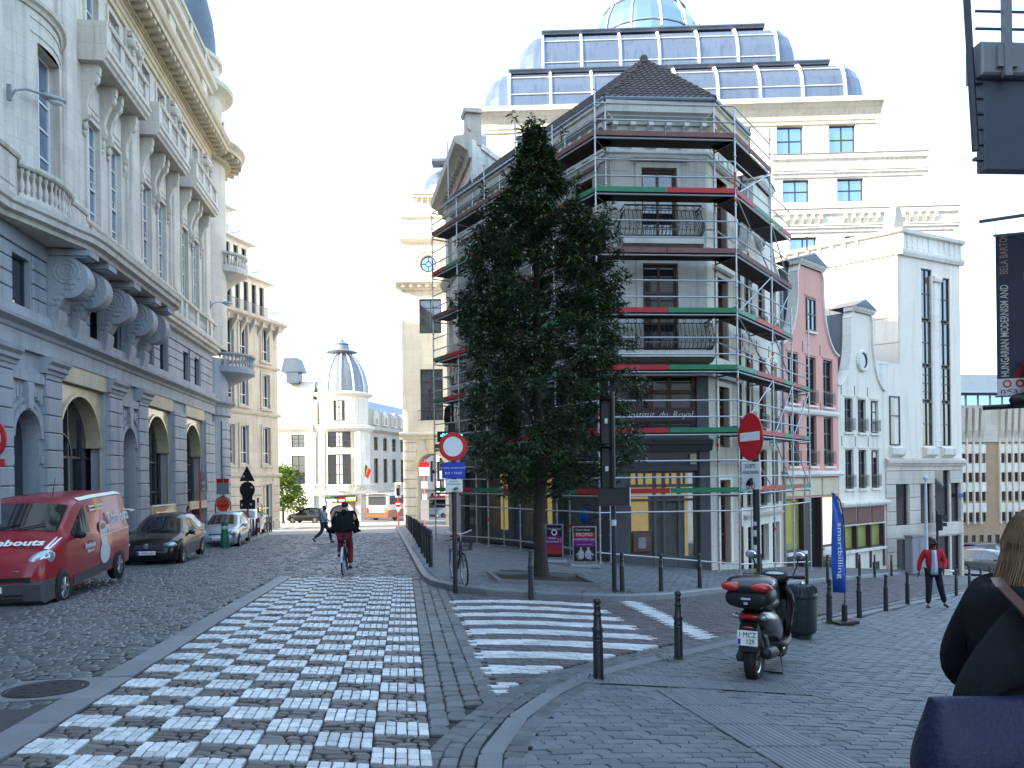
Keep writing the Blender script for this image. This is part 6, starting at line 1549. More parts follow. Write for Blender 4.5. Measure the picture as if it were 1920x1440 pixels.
for (x0, x1, y0, y1) in ((-1.08,1.08,-.98,-.88),(-1.08,1.08,.88,.98),(-1.08,-.98,-.88,.88),(.98,1.08,-.88,.88)):
    m = MB(); c = [(x0,y0),(x1,y0),(x1,y1),(x0,y1)]; g = [ground(TX+x, TY-.15+y)+.1-tg for x, y in c]
    m.add([(x,y,z) for (x,y),z in zip(c,g)]+[(x,y,z+.1) for (x,y),z in zip(c,g)], [(4,5,6,7),(0,1,5,4),(1,2,6,5),(2,3,7,6),(3,0,4,7)]); m.build('edging_stone', MAT['bluestone'], bed)
# the small bright tree at the junction
ft = thing('young_tree', 'bright green young tree standing on the sunlit junction before the domed building', 'tree', (-24.6, 83, ground(-24.6, 83)))
m = MB(); m.tube([(0,0,-.1),(0,0,1.5),(.1,0,3.4)], [.16,.12,.05], 7); m.build('trunk', MAT['bark'], ft, True)
V = []; F = []; r2 = random.Random(3)
for k in range(170):
    z = 1.3+4.6*r2.random(); w_ = 2.6*math.sqrt(max(0, 1-((z-2.2)/3.9)**2)) if z > 1.3 else 2
    a = r2.uniform(0, 6.28); f = math.sqrt(r2.random()); c = Vector((w_*f*math.cos(a), w_*f*math.sin(a), z))
    for q in range(34):
        p = c+Vector((r2.gauss(0,.26), r2.gauss(0,.26), r2.gauss(0,.2))); d = Vector((r2.uniform(-1,1), r2.uniform(-1,1), r2.uniform(-.6,.6))).normalized(); s_ = d.cross(Vector((r2.random(), r2.random(), 1))).normalized(); n = len(V)
        V.extend([tuple(p), tuple(p+d*.16+s_*.11), tuple(p+d*.32), tuple(p+d*.16-s_*.11)]); F.append((n,n+1,n+2,n+3))
me = bpy.data.meshes.new('crown'); me.from_pydata(V, [], F); me.materials.append(MAT['leaf_bright']); me.update(); link('crown', me, ft, kind='stuff')
# ---------------------------------------------------------------- bollards, bins, signs, lights
def ball_bollard():
    r = thing('bollard', '', 'bollard'); m = MB()
    m.lathe([(.052,-.1),(.05,.34),(.047,.36),(.054,.37),(.054,.385),(.047,.395),(.053,.41),(.053,.425),(.046,.44),(.055,.48),(.055,.50),(.043,.52),(.036,.62),(.044,.63),(.044,.645),(.034,.66),(.031,.70),(.037,.71),(.037,.72),(.028,.735)], n=14)
    m.build('post', MAT['iron_bollard'], r, True); b = MB(); b.ball((0,0,.765), .042, 14, 9); b.build('ball_top', MAT['iron_bollard'], r, True); return r
def place(proto, x, y, h, label, group=None, first=[None], rz=0.0):
    o = proto if not proto.get('used') else copy_tree(proto)
    proto['used'] = 1
    o.location = (x, y, ground(x, y)+h); o.rotation_euler = (rnd.uniform(-.012,.012), rnd.uniform(-.012,.012), rz); o['label'] = label
    if group: o['group'] = group
    if 'used' in o and o is not proto: del o['used']
    return o
bp = ball_bollard()
place(bp, .83, 7.64, .045, 'nearest ball-topped black bollard, at the end of the zebra stripes', 'ball-topped bollards')
place(bp, 1.92, 9.04, .045, 'second ball-topped black bollard, between the nearest one and the scooter', 'ball-topped bollards')
RB = [(5.63,13.8,'black bollard directly behind the base of the blue flag'),(6.93,15.5,'first black bollard to the right of the blue flag'),(8.23,17.1,'second black bollard to the right of the blue flag'),(9.81,19.26,'black bollard just left of the man in the red jacket'),(13.96,24.38,'first black bollard right of the man in the red jacket')]
for x, y, lab in RB: place(bp, x, y, .05, lab, 'bollards along the side street kerb')
for (x, y), od in zip(((15.7,26.62),(17.43,28.84),(19.33,31.34),(20.99,33.36)), ('second','third','fourth','fifth')): place(bp, x, y, .05, od+' black bollard right of the man in the red jacket', 'bollards along the side street kerb')
IB = [(.32,14.04,'black bollard in front of the evergreen trunk'),(2.2,15.62,'sticker-covered bollard beside the foot of the traffic light mast'),(3.12,16.34,'black bollard before the glazed shop door, left one'),(4.35,18.04,'black bollard before the corner pillar, right of the shop door'),(6.86,21.42,'black bollard behind the scooter top box')]
for x, y, lab in IB: place(bp, x, y, .12, lab, 'bollards on the corner island')
for (x, y), od in zip(((9.12,24.02),(10.35,25.46),(11.61,27.18),(13.04,29.12),(14.64,31.32),(16.41,33.54),(18.51,36.14)), ('first','second','third','fourth','fifth','sixth','seventh')): place(bp, x, y, .12, od+' bollard from the left in the row before the gabled houses', 'bollards before the gabled houses')
sp = thing('bollard', '', 'bollard'); m = MB(); m.lathe([(.055,-.1),(.055,.85),(.05,.87),(.06,.88),(.06,.92),(.04,.95),(0,.96)], n=12); m.build('post', MAT['iron_bollard'], sp, True)
m = MB(); m.lathe([(.056,.74),(.058,.75),(.058,.79),(.056,.8)], n=12); m.build('collar', MAT['plastic_black'], sp, True)
place(sp, -2.1, 19.76, .12, 'nearest slim black post of the row along the right kerb', 'slim posts along the right kerb')
ORD = ['second','third','fourth','fifth','sixth','seventh','eighth','ninth','tenth','eleventh','twelfth','thirteenth']
for (x, y), od in zip(((-2.31,21.02),(-2.66,23.42),(-2.96,25.24),(-3.2,27.2),(-3.53,29.12),(-3.95,32),(-4.38,34.96),(-4.85,37.9),(-5.51,42.16),(-6.04,45.56),(-6.68,49.58),(-7.4,54)), ORD): place(sp, x, y, .12, od+' slim black post from the near end of the right kerb row', 'slim posts along the right kerb')
for k in range(9):
    y = 40.5+k*1.6; x = -13.75-k*.36; place(sp, x, y, .12, (['nearest']+ORD)[k]+' slim black post of the kerb bulge row past the silver car', 'slim posts on the left kerb bulge')
W_V = []; W_F = []
for (x, y, h) in ((.83,7.64,.045),(1.78,9.0,.045),(.32,14.04,.12),(2.15,15.55,.12),(5.63,13.8,.05),(2.1,15.3,.12),(2.3,15.5,.12)):
    for k in range(26):
        a = rnd.uniform(0, 6.28); r = rnd.uniform(.06,.16); px, py = x+r*math.cos(a), y+r*math.sin(a); z = ground(px, py)+h; n = len(W_V); hh = rnd.uniform(.02,.07); d = rnd.uniform(0,6.28)
        W_V += [(px-.008*math.sin(d),py+.008*math.cos(d),z),(px+.008*math.sin(d),py-.008*math.cos(d),z),(px+.04*math.cos(d),py+.04*math.sin(d),z+hh)]; W_F.append((n,n+1,n+2))
me = bpy.data.meshes.new('weeds'); me.from_pydata(W_V, [], W_F); me.materials.append(MAT['grass']); link('weeds', me, kind='stuff', label='green weeds sprouting around the feet of the bollards')
# --- litter bin beside the scooter
bn = thing('litter_bin', 'dark green cast litter bin with a ribbed domed lid beside the scooter', 'litter bin', (4.36, 11.72, ground(4.36, 11.72)+.045))
m = MB(); m.lathe([(.15,0),(.15,.06),(.2,.09),(.215,.12),(.22,.2),(.225,.58),(.22,.62)], n=24); m.build('body', MAT['iron_green'], bn, True)
m = MB(); m.lathe([(.225,.60),(.235,.62),(.235,.66),(.225,.68)], n=24); m.build('rim', MAT['iron_green'], bn, True)
m = MB(); m.lathe([(.225,.68),(.21,.74),(.16,.785),(.1,.8),(.09,.79),(.0,.74)], n=24); lid = m.build('lid', MAT['iron_green'], bn, True)
m = MB()
for k in range(22):
    a = 2*math.pi*k/22; m.tube([(.225*math.cos(a),.225*math.sin(a),.69),(.212*math.cos(a),.212*math.sin(a),.75),(.16*math.cos(a),.16*math.sin(a),.795)], .012, 4)
m.build('ribs', MAT['iron_green'], lid, True, kind='stuff')
m = MB()
for r_ in range(5):
    for k in range(7): a = R(205+k*11); m.box(.22*math.cos(a)-.014, .22*math.cos(a)+.014, .226*math.sin(a)-.004, .226*math.sin(a)+.006, .2+r_*.07, .24+r_*.07)
m.build('cast_relief', MAT['iron_green'], bn, kind='stuff')
# --- blue feather flag
fg = thing('feather_flag', 'tall blue feather flag with white lettering on a weighted foot', 'flag', (5.93, 13.9, ground(5.93, 13.9)+.05), R(22))
m = MB(); m.bev(-.24,.24,-.14,.14,0,.06,.01); m.build('foot', MAT['plastic_black'], fg); m = MB(); m.lathe([(.05,.05),(.05,.34),(.03,.36)], .02, 0, 0, 10); m.build('socket', MAT['plastic_black'], fg)
m = MB(); m.tube([(.02,0,.3),(.06,0,1.2),(.03,0,1.9),(-.06,0,2.24),(-.24,0,2.36)], .012, 6); m.build('pole', MAT['plastic_grey'], fg, True)
M('flag_blue', (.015, .10, .46), .6, var=.2, scale=4, bump=.2, bscale=9)
L_ = [(-.22,.58),(-.25,1.0),(-.27,1.5),(-.27,2.0),(-.25,2.35)]; Rr = [(.06,.56),(.07,1.0),(.05,1.5),(0,1.95),(-.2,2.36)]; vs = []; nq = 6
for (a, z0), (b_, z1) in zip(L_, Rr):
    for k in range(nq+1): f = k/nq; vs.append((a+(b_-a)*f, .03*math.sin(f*5+z0*2)-.01, z0+(z1-z0)*f))
m = MB(); m.add(vs, [(j*(nq+1)+k, j*(nq+1)+k+1, (j+1)*(nq+1)+k+1, (j+1)*(nq+1)+k) for j in range(4) for k in range(nq)]); fo = m.build('cloth', MAT['flag_blue'], fg, 2, fix=False); sm = fo.modifiers.new('thick', 'SOLIDIFY'); sm.thickness = .006
text('smartbilling', .15, MAT['paint_white'], fg, (-.12, -.05, 1.33), (R(90), R(90), 0), sx=1.45, ext=.001)
# --- poster boards
for (x, y, w_, h_, lab, sc_) in ((1.19,22.1,.52,.98,'narrow black and red poster board standing by the tree trunk',0),(1.98,21.35,.66,1.0,'wide poster board headed PROMO with two white busts',1)):
    pb = thing('poster_board', lab, 'poster board', (x, y, ground(x, y)+.12), R(-10-8*(1-sc_)), 'poster boards outside the shop')
    m = MB(); m.box(-w_*.62,w_*.62,-.2,.2,0,.05); m.prism([(-.2,.05),(.2,.05),(.12,.1),(-.12,.1)], -w_*.55, w_*.55, 'yz'); m.build('base', MAT['steel_grey'], pb)
    m = MB(); z0, z1 = .14, .14+h_
    m.box(-w_/2,-w_/2+.03,-.025,.025,z0,z1).box(w_/2-.03,w_/2,-.025,.025,z0,z1).box(-w_/2+.03,w_/2-.03,-.025,.025,z0,z0+.03).box(-w_/2+.03,w_/2-.03,-.025,.025,z1-.03,z1).box(-.05,.05,.0,.03,.05,z0); m.build('frame', MAT['alloy'], pb)
    m = MB(); m.box(-w_/2+.03,w_/2-.03,-.012,.012,z0+.03,z1-.03); sh = m.build('poster', MAT['plastic_black'], pb)
    def panel(a, c, d, e, mat): q = MB(); q.box(a, c, -.016, -.0125, z0+d, z0+e); q.build('print', MAT[mat], sh)
    if 'print_purple' not in MAT: M('print_purple', (.20,.01,.20), .5, var=0, fine=0); M('print_red', (.42,.03,.03), .5, var=0, fine=0); M('print_yellow', (.7,.42,.02), .5, var=0, fine=0); M('print_grey', (.45,.48,.55), .5, var=.2, scale=20)
    W2_ = w_/2-.03
    if sc_ == 0:
        panel(-W2_, W2_, .38, .64, 'print_purple'); panel(-W2_, W2_, .12, .38, 'print_red')
        for s_, z, sz, mt, xx in (('Centre Royal',.84,.075,'paint_white',0),('VENUS',.57,.075,'paint_white',-.07),('PERMANENT',.47,.07,'paint_white',-.07),('25',.51,.17,'print_yellow',.15)): text(s_, sz, MAT[mt], sh, (xx, -.017, z0+z), ext=.0008)
        q = MB(); q.lathe([(.055,-.0175),(.075,-.019),(.09,-.0175)], 0, 0, z0+.74, 14, ax='y'); q.build('print', MAT['paint_white'], sh)
    else:
        panel(-W2_, W2_, .70, .83, 'print_red'); panel(-W2_, W2_, .44, .69, 'print_purple')
        for s_, z, sz, mt, xx in (('Centre Royal',.9,.075,'paint_white',-.05),('PROMO',.765,.13,'paint_white',0),('10 SEANCES',.635,.075,'paint_white',-.12),('50',.635,.085,'print_yellow',.11),('-300€',.63,.07,'paint_white',.22),('valable sur tous les soins du corps',.5,.03,'paint_white',0)): text(s_, sz, MAT[mt], sh, (xx, -.017, z0+z), ext=.0008)
        for sx in (-1, 1):
            q = MB(); q.ball((sx*.1,-.014,z0+.22), .1, 12, 8, (.9,.03,1.3)); q.ball((sx*.1,-.014,z0+.38), .04, 10, 6, (.8,.05,1.2)); q.tube([(sx*.12,-.015,z0+.3),(sx*.24,-.015,z0+.2),(sx*.16,-.015,z0+.08)], .02, 5); q.build('print', MAT['print_grey'], sh, True)
# --- round white sign, blue plate, bicycle plate on a pole
def bike_icon(mat, par, x, y, z, s_):
    q = MB()
    for cx in (-.5, .5): q.lathe([(.30,0),(.30,-.002),(.36,-.002),(.36,0)], cx, 0, 0, 16, ax='y')
    for a, b_ in (((-.5,0),(-.2,.5)),((-.2,.5),(.35,.5)),((.35,.5),(.5,0)),((-.2,.5),(.0,.0)),((.0,.0),(.35,.5)),((-.5,0),(0,0)),((.35,.5),(.3,.68)),((.3,.68),(.5,.7)),((-.3,.6),(-.1,.6))): q.tube([(a[0],-.002,a[1]),(b_[0],-.002,b_[1])], .03, 4)
    q.v = [(x+s_*a, y+b_, z+s_*c) for a, b_, c in q.v]; return q.build('bicycle_symbol', MAT[mat], par)
sg = thing('road_sign', 'round white road sign with a red rim over a blue plate on a black pole', 'road sign', (-1.12, 14.86, ground(-1.12, 14.86)+.1), R(-4))
m = MB(); m.tube([(0,.03,-.1),(0,.03,2.9)], .045, 10); m.build('pole', MAT['iron_black'], sg, True)
m = MB()
for z in (.95,1.25,1.55,1.85): m.lathe([(.046,0),(.047,.03),(.047,.12),(.046,.15)], 0, .03, z, 10)
m.build('sticker_band', MAT['frame_plum'], sg, True)
m = MB(); m.lathe([(0,.0),(.27,.0),(.275,-.01),(.27,-.02),(0,-.02)], 0, -.02, 2.72, 32, ax='y'); d = m.build('disc', MAT['paint_red'], sg)
m = MB(); m.lathe([(0,-.0235),(.19,-.0235),(.19,-.02)], 0, -.02, 2.72, 32, ax='y'); m.build('disc_face', MAT['paint_white'], d)
m = MB(); m.bev(-.225,.225,-.03,-.01,2.11,2.42,.006); pl = m.build('blue_plate', MAT['paint_blue'], sg)
text('EXCEPTE - UITGEZONDERD', .038, MAT['paint_white'], pl, (0,-.032,2.31), ext=.0008); text('BUS + TAXIS', .06, MAT['paint_white'], pl, (0,-.032,2.21), ext=.0008)
m = MB(); m.bev(-.16,.17,-.03,-.01,1.85,2.09,.006); pl = m.build('white_plate', MAT['paint_white'], sg)
text('EXCEPTE', .04, MAT['plastic_black'], pl, (0,-.032,2.05), ext=.0008); text('UITGEZONDERD', .038, MAT['plastic_black'], pl, (0,-.032,2.0), ext=.0008); bike_icon('plastic_black', pl, .04, -.033, 1.89, .085)
# --- no-entry sign
ne = thing('no_entry_sign', 'red no entry sign seen obliquely above a white bicycle plate on a stickered black pole', 'road sign', (3.52, 11.3, ground(3.52, 11.3)+.05), R(-78))
m = MB(); m.tube([(0,.05,-.1),(0,.05,3.0)], .05, 10); po = m.build('pole', MAT['iron_black'], ne, True)
for z, mt, r in ((1.52,'shutter',.045),(1.3,'shutter',.05),(1.12,'print_grey',.04),(.98,'blind_yellow',.03),(1.66,'print_grey',.03)):
    m = MB(); m.lathe([(.051,-r),(.0525,-r*.9),(.0525,r*.9),(.051,r)], 0, .05, z, 10, R(215), R(330)); m.build('sticker', MAT[mt], po, True)
m = MB(); m.lathe([(0,.0),(.345,.0),(.35,-.012),(.345,-.024),(0,-.024)], 0, -.02, 2.93, 36, ax='y'); d = m.build('disc', MAT['paint_red'], ne)
m = MB(); m.bev(-.28,.28,-.049,-.044,2.87,2.995,.003); m.build('white_bar', MAT['paint_white'], d)
m = MB(); m.bev(-.27,.27,-.04,-.02,2.16,2.56,.008); pl = m.build('white_plate', MAT['paint_white'], ne)
text('EXCEPTE', .075, MAT['plastic_black'], pl, (0,-.042,2.5), ext=.0008); text('UITGEZONDERD', .062, MAT['plastic_black'], pl, (0,-.042,2.41), ext=.0008); bike_icon('plastic_black', pl, 0, -.043, 2.22, .15)
# --- traffic lights
def signal(p, z, mat_on, rz, lens=2, back=False, par=None, nm='signal_head'):
    m = MB(); m.bev(-.13,.13,-.1,.1,z-.45,z+.45,.03); o = m.build(nm, MAT['plastic_black'], par)
    for k in range(3):
        zz = z+.28-k*.28; q = MB(); q.lathe([(0,-.115),(.09,-.105),(.1,-.1)], 0, 0, zz, 14, ax='y'); q.build('lens', MAT[mat_on[k]], o, True)
        q = MB(); q.lathe([(.1,-.1),(.11,-.24),(.105,-.24),(.095,-.1)], 0, 0, zz, 12, R(0), R(180), ax='y'); q.build('visor', MAT['plastic_black'], o, True)
    return o
M('lamp_on_red', (.5,.02,.0), .4, var=0, fine=0, emit=(1,.10,.01), es=1.6); M('lamp_off', (.02,.022,.02), .2, var=0, fine=0)
M('lamp_on_green', (.0,.3,.15), .4, var=0, fine=0, emit=(.05,1,.6), es=.8)
tl = thing('traffic_light', 'traffic light showing red beside the far arcade, edged in white', 'traffic light', (-9.17, 62.1, ground(-9.17, 62.1)+.1), R(-6))
m = MB(); m.tube([(0,.1,0),(0,.1,3.2)], .06, 8); m.build('pole', MAT['paint_red'], tl, True)
m = MB(); m.bev(-.26,.26,.02,.06,2.25,3.45,.05); m.build('backboard', MAT['paint_white'], tl); signal(None, 2.85, ('lamp_on_red','lamp_off','lamp_off'), 0, par=tl)
m = MB(); m.lathe([(0,-.02),(.24,-.02),(.24,0)], 0, 0, 1.75, 18, ax='y'); m.build('no_entry_disc', MAT['paint_red'], tl); m = MB(); m.box(-.18,.18,-.03,-.021,1.7,1.8); m.build('white_bar', MAT['paint_white'], tl)
m = MB(); m.prism([(-.22,1.45),(.22,1.45),(0,1.08)], -.02, 0); m.build('triangle', MAT['paint_white'], tl)
tm_ = thing('traffic_light', 'dark traffic light mast seen from behind among the tree branches, right of the trunk', 'traffic light', (2.02, 15.46, ground(2.02, 15.46)+.12), R(172))
m = MB(); m.tube([(0,0,-.1),(0,0,4.0)], [.05,.05], 10); m.build('pole', MAT['iron_black'], tm_, True); m = MB(); m.lathe([(.052,0),(.053,.12)], 0,0,1.32,10); m.build('sticker', MAT['shutter'], tm_, True)
for z in (2.45, 3.4):
    o = signal(None, z, ('lamp_off','lamp_off','lamp_off'), 0, par=tm_); o.location.x = .12; m = MB(); m.box(-.03,.03,.101,.104,z-.04,z+.06); m.build('sticker', MAT['shutter'], o)
m = MB(); m.bev(-.32,.3,.1,.13,1.72,2.08,.01); o = m.build('repeater_board', MAT['plastic_black'], tm_); m = MB(); m.tube([(-.33,.11,1.72),(-.33,.11,2.08)], .012, 5); m.build('edge', MAT['paint_white'], o)
# --- signs on the left: road works poles, black backs, orange disc, bus stops
bk_ = thing('road_sign', 'dark sign backs, triangle over disc over plate, on a pole by the silver car', 'road sign', (-13.75, 40.2, ground(-13.75, 40.2)+.12), R(-8))
m = MB(); m.tube([(0,0,-.1),(0,0,3.4)], .05, 8); m.build('pole', MAT['paint_red'], bk_, True)
m = MB(); m.prism([(-.42,2.95),(.42,2.95),(0,3.75)], -.05, -.03); m.build('triangle', MAT['plastic_black'], bk_)
m = MB(); m.lathe([(0,-.03),(.42,-.03),(.42,-.05),(0,-.05)], 0, 0, 2.5, 28, ax='y'); m.box(-.28,.28,-.05,-.03,1.95,2.2); m.build('disc', MAT['plastic_black'], bk_)
m = MB(); m.bev(-.42,.42,-.05,-.02,1.5,1.98,.01); m.build('plate', MAT['plastic_black'], bk_)
m = MB()
for (x, z) in ((.25,2.62),(-.3,1.72),(.2,1.75),(-.18,3.2)): m.box(x-.05,x+.05,-.056,-.05,z-.05,z+.05)
m.build('label_patch', MAT['shutter'], bk_)
sp_ = thing('marker_post', 'red and white striped post in front of the parked white car', 'post', (-13.35, 40.6, ground(-13.35, 40.6)+.12))
for k in range(8): m = MB(); m.lathe([(.05,k*.26),(.05,k*.26+.26)], n=10); m.build('stripe', MAT['paint_red' if k % 2 else 'paint_white'], sp_, True)
oc_ = thing('road_sign', 'orange disc in a black hoop frame standing behind the silver car', 'road sign', (-15.3, 40.9, ground(-15.3, 40.9)+.12), R(-5))
m = MB(); m.tube([(-.42,0,0)]+[(-.42*math.cos(R(a)),0,1.75+.42*math.sin(R(a))) for a in range(0,181,20)]+[(.42,0,0)], .03, 6); m.build('hoop', MAT['iron_black'], oc_, True)
m = MB(); m.lathe([(0,-.02),(.37,-.02),(.37,0),(0,0)], 0, 0, 1.75, 26, ax='y'); d = m.build('disc', MAT['orange_red'], oc_); m = MB(); m.tube([(-.18,-.03,1.72),(-.05,-.03,1.66),(.12,-.03,1.68),(.2,-.03,1.74)], .03, 5); m.build('mark', MAT['plastic_black'], d)
m = MB(); m.box(-.2,.2,-.02,0,1.12,1.3).box(-.12,.12,-.02,0,.5,1.1); m.build('panel', MAT['shutter'], oc_)
bs = thing('bus_stop_sign', 'pale bus stop panel with a crimson top on a grey post by the turret', 'bus stop', (-16.2, 43.5, ground(-16.2, 43.5)+.12), R(-6))
m = MB(); m.tube([(0,0,0),(0,0,3.2)], .07, 8); m.build('pole', MAT['steel_grey'], bs, True); m = MB(); m.bev(-.42,.3,-.06,-.02,2.35,3.0,.01); m.build('panel', MAT['panel_grey'], bs); m = MB(); m.bev(-.42,.3,-.065,-.02,3.0,3.22,.01); m.build('top', MAT['paint_red'], bs)
rp = thing('bus_stop_sign', 'grey sign panel on a red pole at the last pier of the stone building', 'bus stop', (-16.1, 39.9, ground(-16.1, 39.9)+.12), R(-6))
m = MB(); m.tube([(0,0,0),(0,0,3.55)], .05, 8); m.build('pole', MAT['orange_red'], rp, True); m = MB(); m.bev(-.36,.36,.05,.08,2.45,3.45,.01); m.build('panel', MAT['steel_grey'], rp); m = MB(); m.box(.1,.24,.04,.05,2.5,2.62).box(.1,.24,.04,.05,2.8,2.95); m.build('patch', MAT['shutter'], rp)
bt = thing('bus_stop_sign', 'slim bus stop with stacked timetable panels by the far right kerb', 'bus stop', (-6.9, 61.0, ground(-6.9, 61.0)+.12), R(-5))
m = MB(); m.tube([(.05,0,0),(.05,0,5.2)], .05, 8); m.build('pole', MAT['orange_red'], bt, True)
for z0, z1, w_, mt in ((4.6,5.0,.42,'paint_red'),(3.9,4.6,.42,'print_grey'),(2.9,3.5,.26,'print_grey'),(2.0,2.5,.2,'print_grey'),(1.2,2.0,.32,'panel_grey'),(.4,1.2,.32,'panel_grey')): m = MB(); m.bev(-w_,w_,-.05,-.01,z0,z1-.02,.01); m.build('panel', MAT[mt], bt)
gp = thing('safety_post', 'green round-topped safety post standing in front of the silver car', 'post', (-12.1, 32.5, ground(-12.1, 32.5)))
M('post_green', (.01,.10,.055), .5, var=.15); m = MB(); m.lathe([(.17,0),(.17,.62),(.14,.66),(.135,1.0),(.11,1.1),(.05,1.16),(0,1.17)], n=16); m.build('body', MAT['post_green'], gp, True); m = MB(); m.lathe([(.138,.8),(.142,.81),(.142,.93),(.138,.94)], n=16); m.build('band', MAT['print_grey'], gp, True)
rs = thing('road_sign', 'red round sign and red plate cut by the left edge, on the near stone pier', 'road sign', (-9.75, 14.6, ground(-9.75,14.6)+.1), R(-25))
m = MB(); m.tube([(0,.05,0),(0,.05,3.35)], .04, 8); m.build('pole', MAT['steel_grey'], rs, True); m = MB(); m.lathe([(0,-.02),(.34,-.02),(.34,.01),(0,.01)], 0, 0, 2.95, 30, ax='y'); d = m.build('disc', MAT['paint_red'], rs); m = MB(); m.box(-.2,.2,-.028,-.02,2.88,3.02); m.build('white_bar', MAT['paint_white'], d); m = MB(); m.bev(-.3,.3,-.03,.0,2.42,2.56,.01); m.build('plate', MAT['paint_red'], rs)
# side street: cabinet, lamp post, pedestrian signal
cbn = thing('utility_cabinet', 'pale grey utility cabinet on the pavement behind the man in red', 'cabinet', (18.9, 36.3, ground(18.9,36.3)+.12), R(28)); m = MB(); m.bev(-.5,.5,-.2,.2,0,1.7,.02).box(-.55,.55,-.24,.22,1.7,1.78); m.build('case', MAT['panel_grey'], cbn); m = MB(); m.box(-.004,.004,-.206,-.2,.1,1.6); m.build('door_gap', MAT['plastic_black'], cbn)
lp_ = thing('lamp_post', 'slim pale lamp post in front of the coursed stone block', 'lamp post', (19.2, 35.9, ground(19.2,35.9)+.12)); m = MB(); m.tube([(0,0,0),(0,0,4.4)], [.09,.05], 8); m.build('post', MAT['print_grey'], lp_, True); m = MB(); m.ball((0,0,4.45), .12, 8, 6); m.build('cap', MAT['print_grey'], lp_, True)
ps = thing('traffic_light', 'small black pedestrian signal on a post right of the man in red', 'traffic light', (21.2, 38.4, ground(21.2,38.4)+.1), R(60)); m = MB(); m.tube([(0,.1,0),(0,.1,3.1)], .06, 8); m.build('pole', MAT['iron_black'], ps, True); m = MB(); m.bev(-.32,.32,-.14,.1,2.15,2.95,.04); o = m.build('signal_head', MAT['plastic_black'], ps); 
for z in (2.35,2.72): q = MB(); q.lathe([(.17,-.14),(.18,-.32),(.17,-.32)], 0, 0, z, 12, R(0), R(180), ax='y'); q.build('visor', MAT['plastic_black'], o, True)
# --- banner and steel balcony on the right, with a spotlight
M('banner_dark', (.018,.022,.045), .6, var=.5, scale=1.3); M('banner_warm', (.16,.07,.05), .6, var=.5, scale=5); M('banner_red', (.22,.012,.03), .6, var=.5, scale=3); M('banner_face', (.40,.27,.22), .6, var=.35, scale=7); M('letter_cream', (.55,.5,.42), .5, var=0, fine=0); M('letter_gold', (.30,.19,.12), .5, var=0, fine=0)
bnn = thing('banner', 'dark hanging banner with vertical museum lettering and red painted figure on the right', 'banner', (5.66, 9.0, 0), R(-18))
BZ0, BZ1, BW = 2.55, 4.42, 1.6
m = MB(); m.box(0,BW,-.004,.004,BZ0+.2,BZ1); b1 = m.build('cloth', MAT['banner_dark'], bnn)
m = MB(); m.box(0,BW,-.004,.004,BZ0,BZ0+.198); b3 = m.build('footer', MAT['shutter'], bnn)
m = MB(); m.tube([(-.16,0,BZ1+.18),(BW+.6,0,BZ1+.30)], .022, 8).tube([(-.02,0,BZ1),(BW,0,BZ1)], .015, 6).tube([(-.02,0,BZ0),(BW,0,BZ0)], .015, 6).tube([(0,0,BZ1),(.0,0,BZ1+.19)], .005, 4).tube([(BW,0,BZ1),(BW,0,BZ1+.26)], .005, 4); m.build('bracket_pole', MAT['steel_grey'], bnn, True)
text('HUNGARIAN MODERNISM AND', .118, MAT['letter_cream'], b1, (.085,-.006,BZ0+.22), (R(90),R(-90),0), ax='LEFT', ext=.0008, sx=.63, bold=.001); text('BELA BARTOK', .118, MAT['letter_gold'], b1, (.085,-.006,BZ0+.22+1.19), (R(90),R(-90),0), ax='LEFT', ext=.0008, sx=.63, bold=.001)
def blob(mat, pts): q = MB(); q.prism(pts, -.0065, -.0042); return q.build('print', MAT[mat], b1)
def ell(cx, cz, a, c, n=16, t=0): return [(cx+a*math.cos(k*6.283/n)*math.cos(t)-c*math.sin(k*6.283/n)*math.sin(t), cz+a*math.cos(k*6.283/n)*math.sin(t)+c*math.sin(k*6.283/n)*math.cos(t)) for k in range(n)]
blob('banner_warm', ell(.62, 3.98, .36, .22, t=.3)); blob('banner_warm', ell(.5, 3.55, .12, .3, t=.2)); blob('banner_red', ell(.62, 3.35, .28, .2, t=.5)); blob('banner_red', ell(.4, 2.96, .3, .08, t=.75)); blob('banner_face', ell(.6, 2.9, .34, .06, t=.6)); blob('banner_face', ell(.58, 4.0, .16, .12, t=.5))
for k in range(3): q = MB(); q.lathe([(.028,-.006),(.034,-.0065),(.048,-.006)], .1+k*.13, 0, BZ0+.14, 8, ax='y'); q.build('print', MAT['print_red'], b3)
text('n<a', .1, MAT['plastic_black'], b3, (.12,-.006,BZ0+.055), ext=.0008, sx=1.2); q = MB(); q.box(.33,.42,-.006,-.004,BZ0+.02,BZ0+.09); q.build('print', MAT['print_purple'], b3)
spt = thing('spotlight', 'black spotlight on a horizontal arm under the hanging banner', 'spotlight', (5.55, 9.0, 2.42), R(-18)); m = MB(); m.tube([(-.05,0,0),(2.2,0,.05)], .03, 7); m.build('arm', MAT['plastic_black'], spt, True); m = MB(); m.ball((.34,-.05,.07), .12, 12, 8, (1.2,1,.7)); m.build('lamp', MAT['plastic_black'], spt, True)
orp = thing('sign', 'orange lit round sign cut off at the right edge beside the banner', 'sign', (5.83, 8.75, 2.75), R(-20)); M('orange_lit', (.6,.25,.02), .5, var=0, fine=0, emit=(1,.45,.05), es=.5); m = MB(); m.box(0,.5,-.03,.03,-.2,.22); m.build('case', MAT['frame_plum'], orp); m = MB(); m.box(.03,.47,-.036,-.03,.04,.19).box(.03,.47,-.036,-.03,-.17,.01); m.build('face', MAT['orange_lit'], orp)
bal = thing('steel_balcony', 'dark steel balcony box with railing bars overhead in the top right corner', 'balcony', (4.93, 8.0, 4.8), R(4))
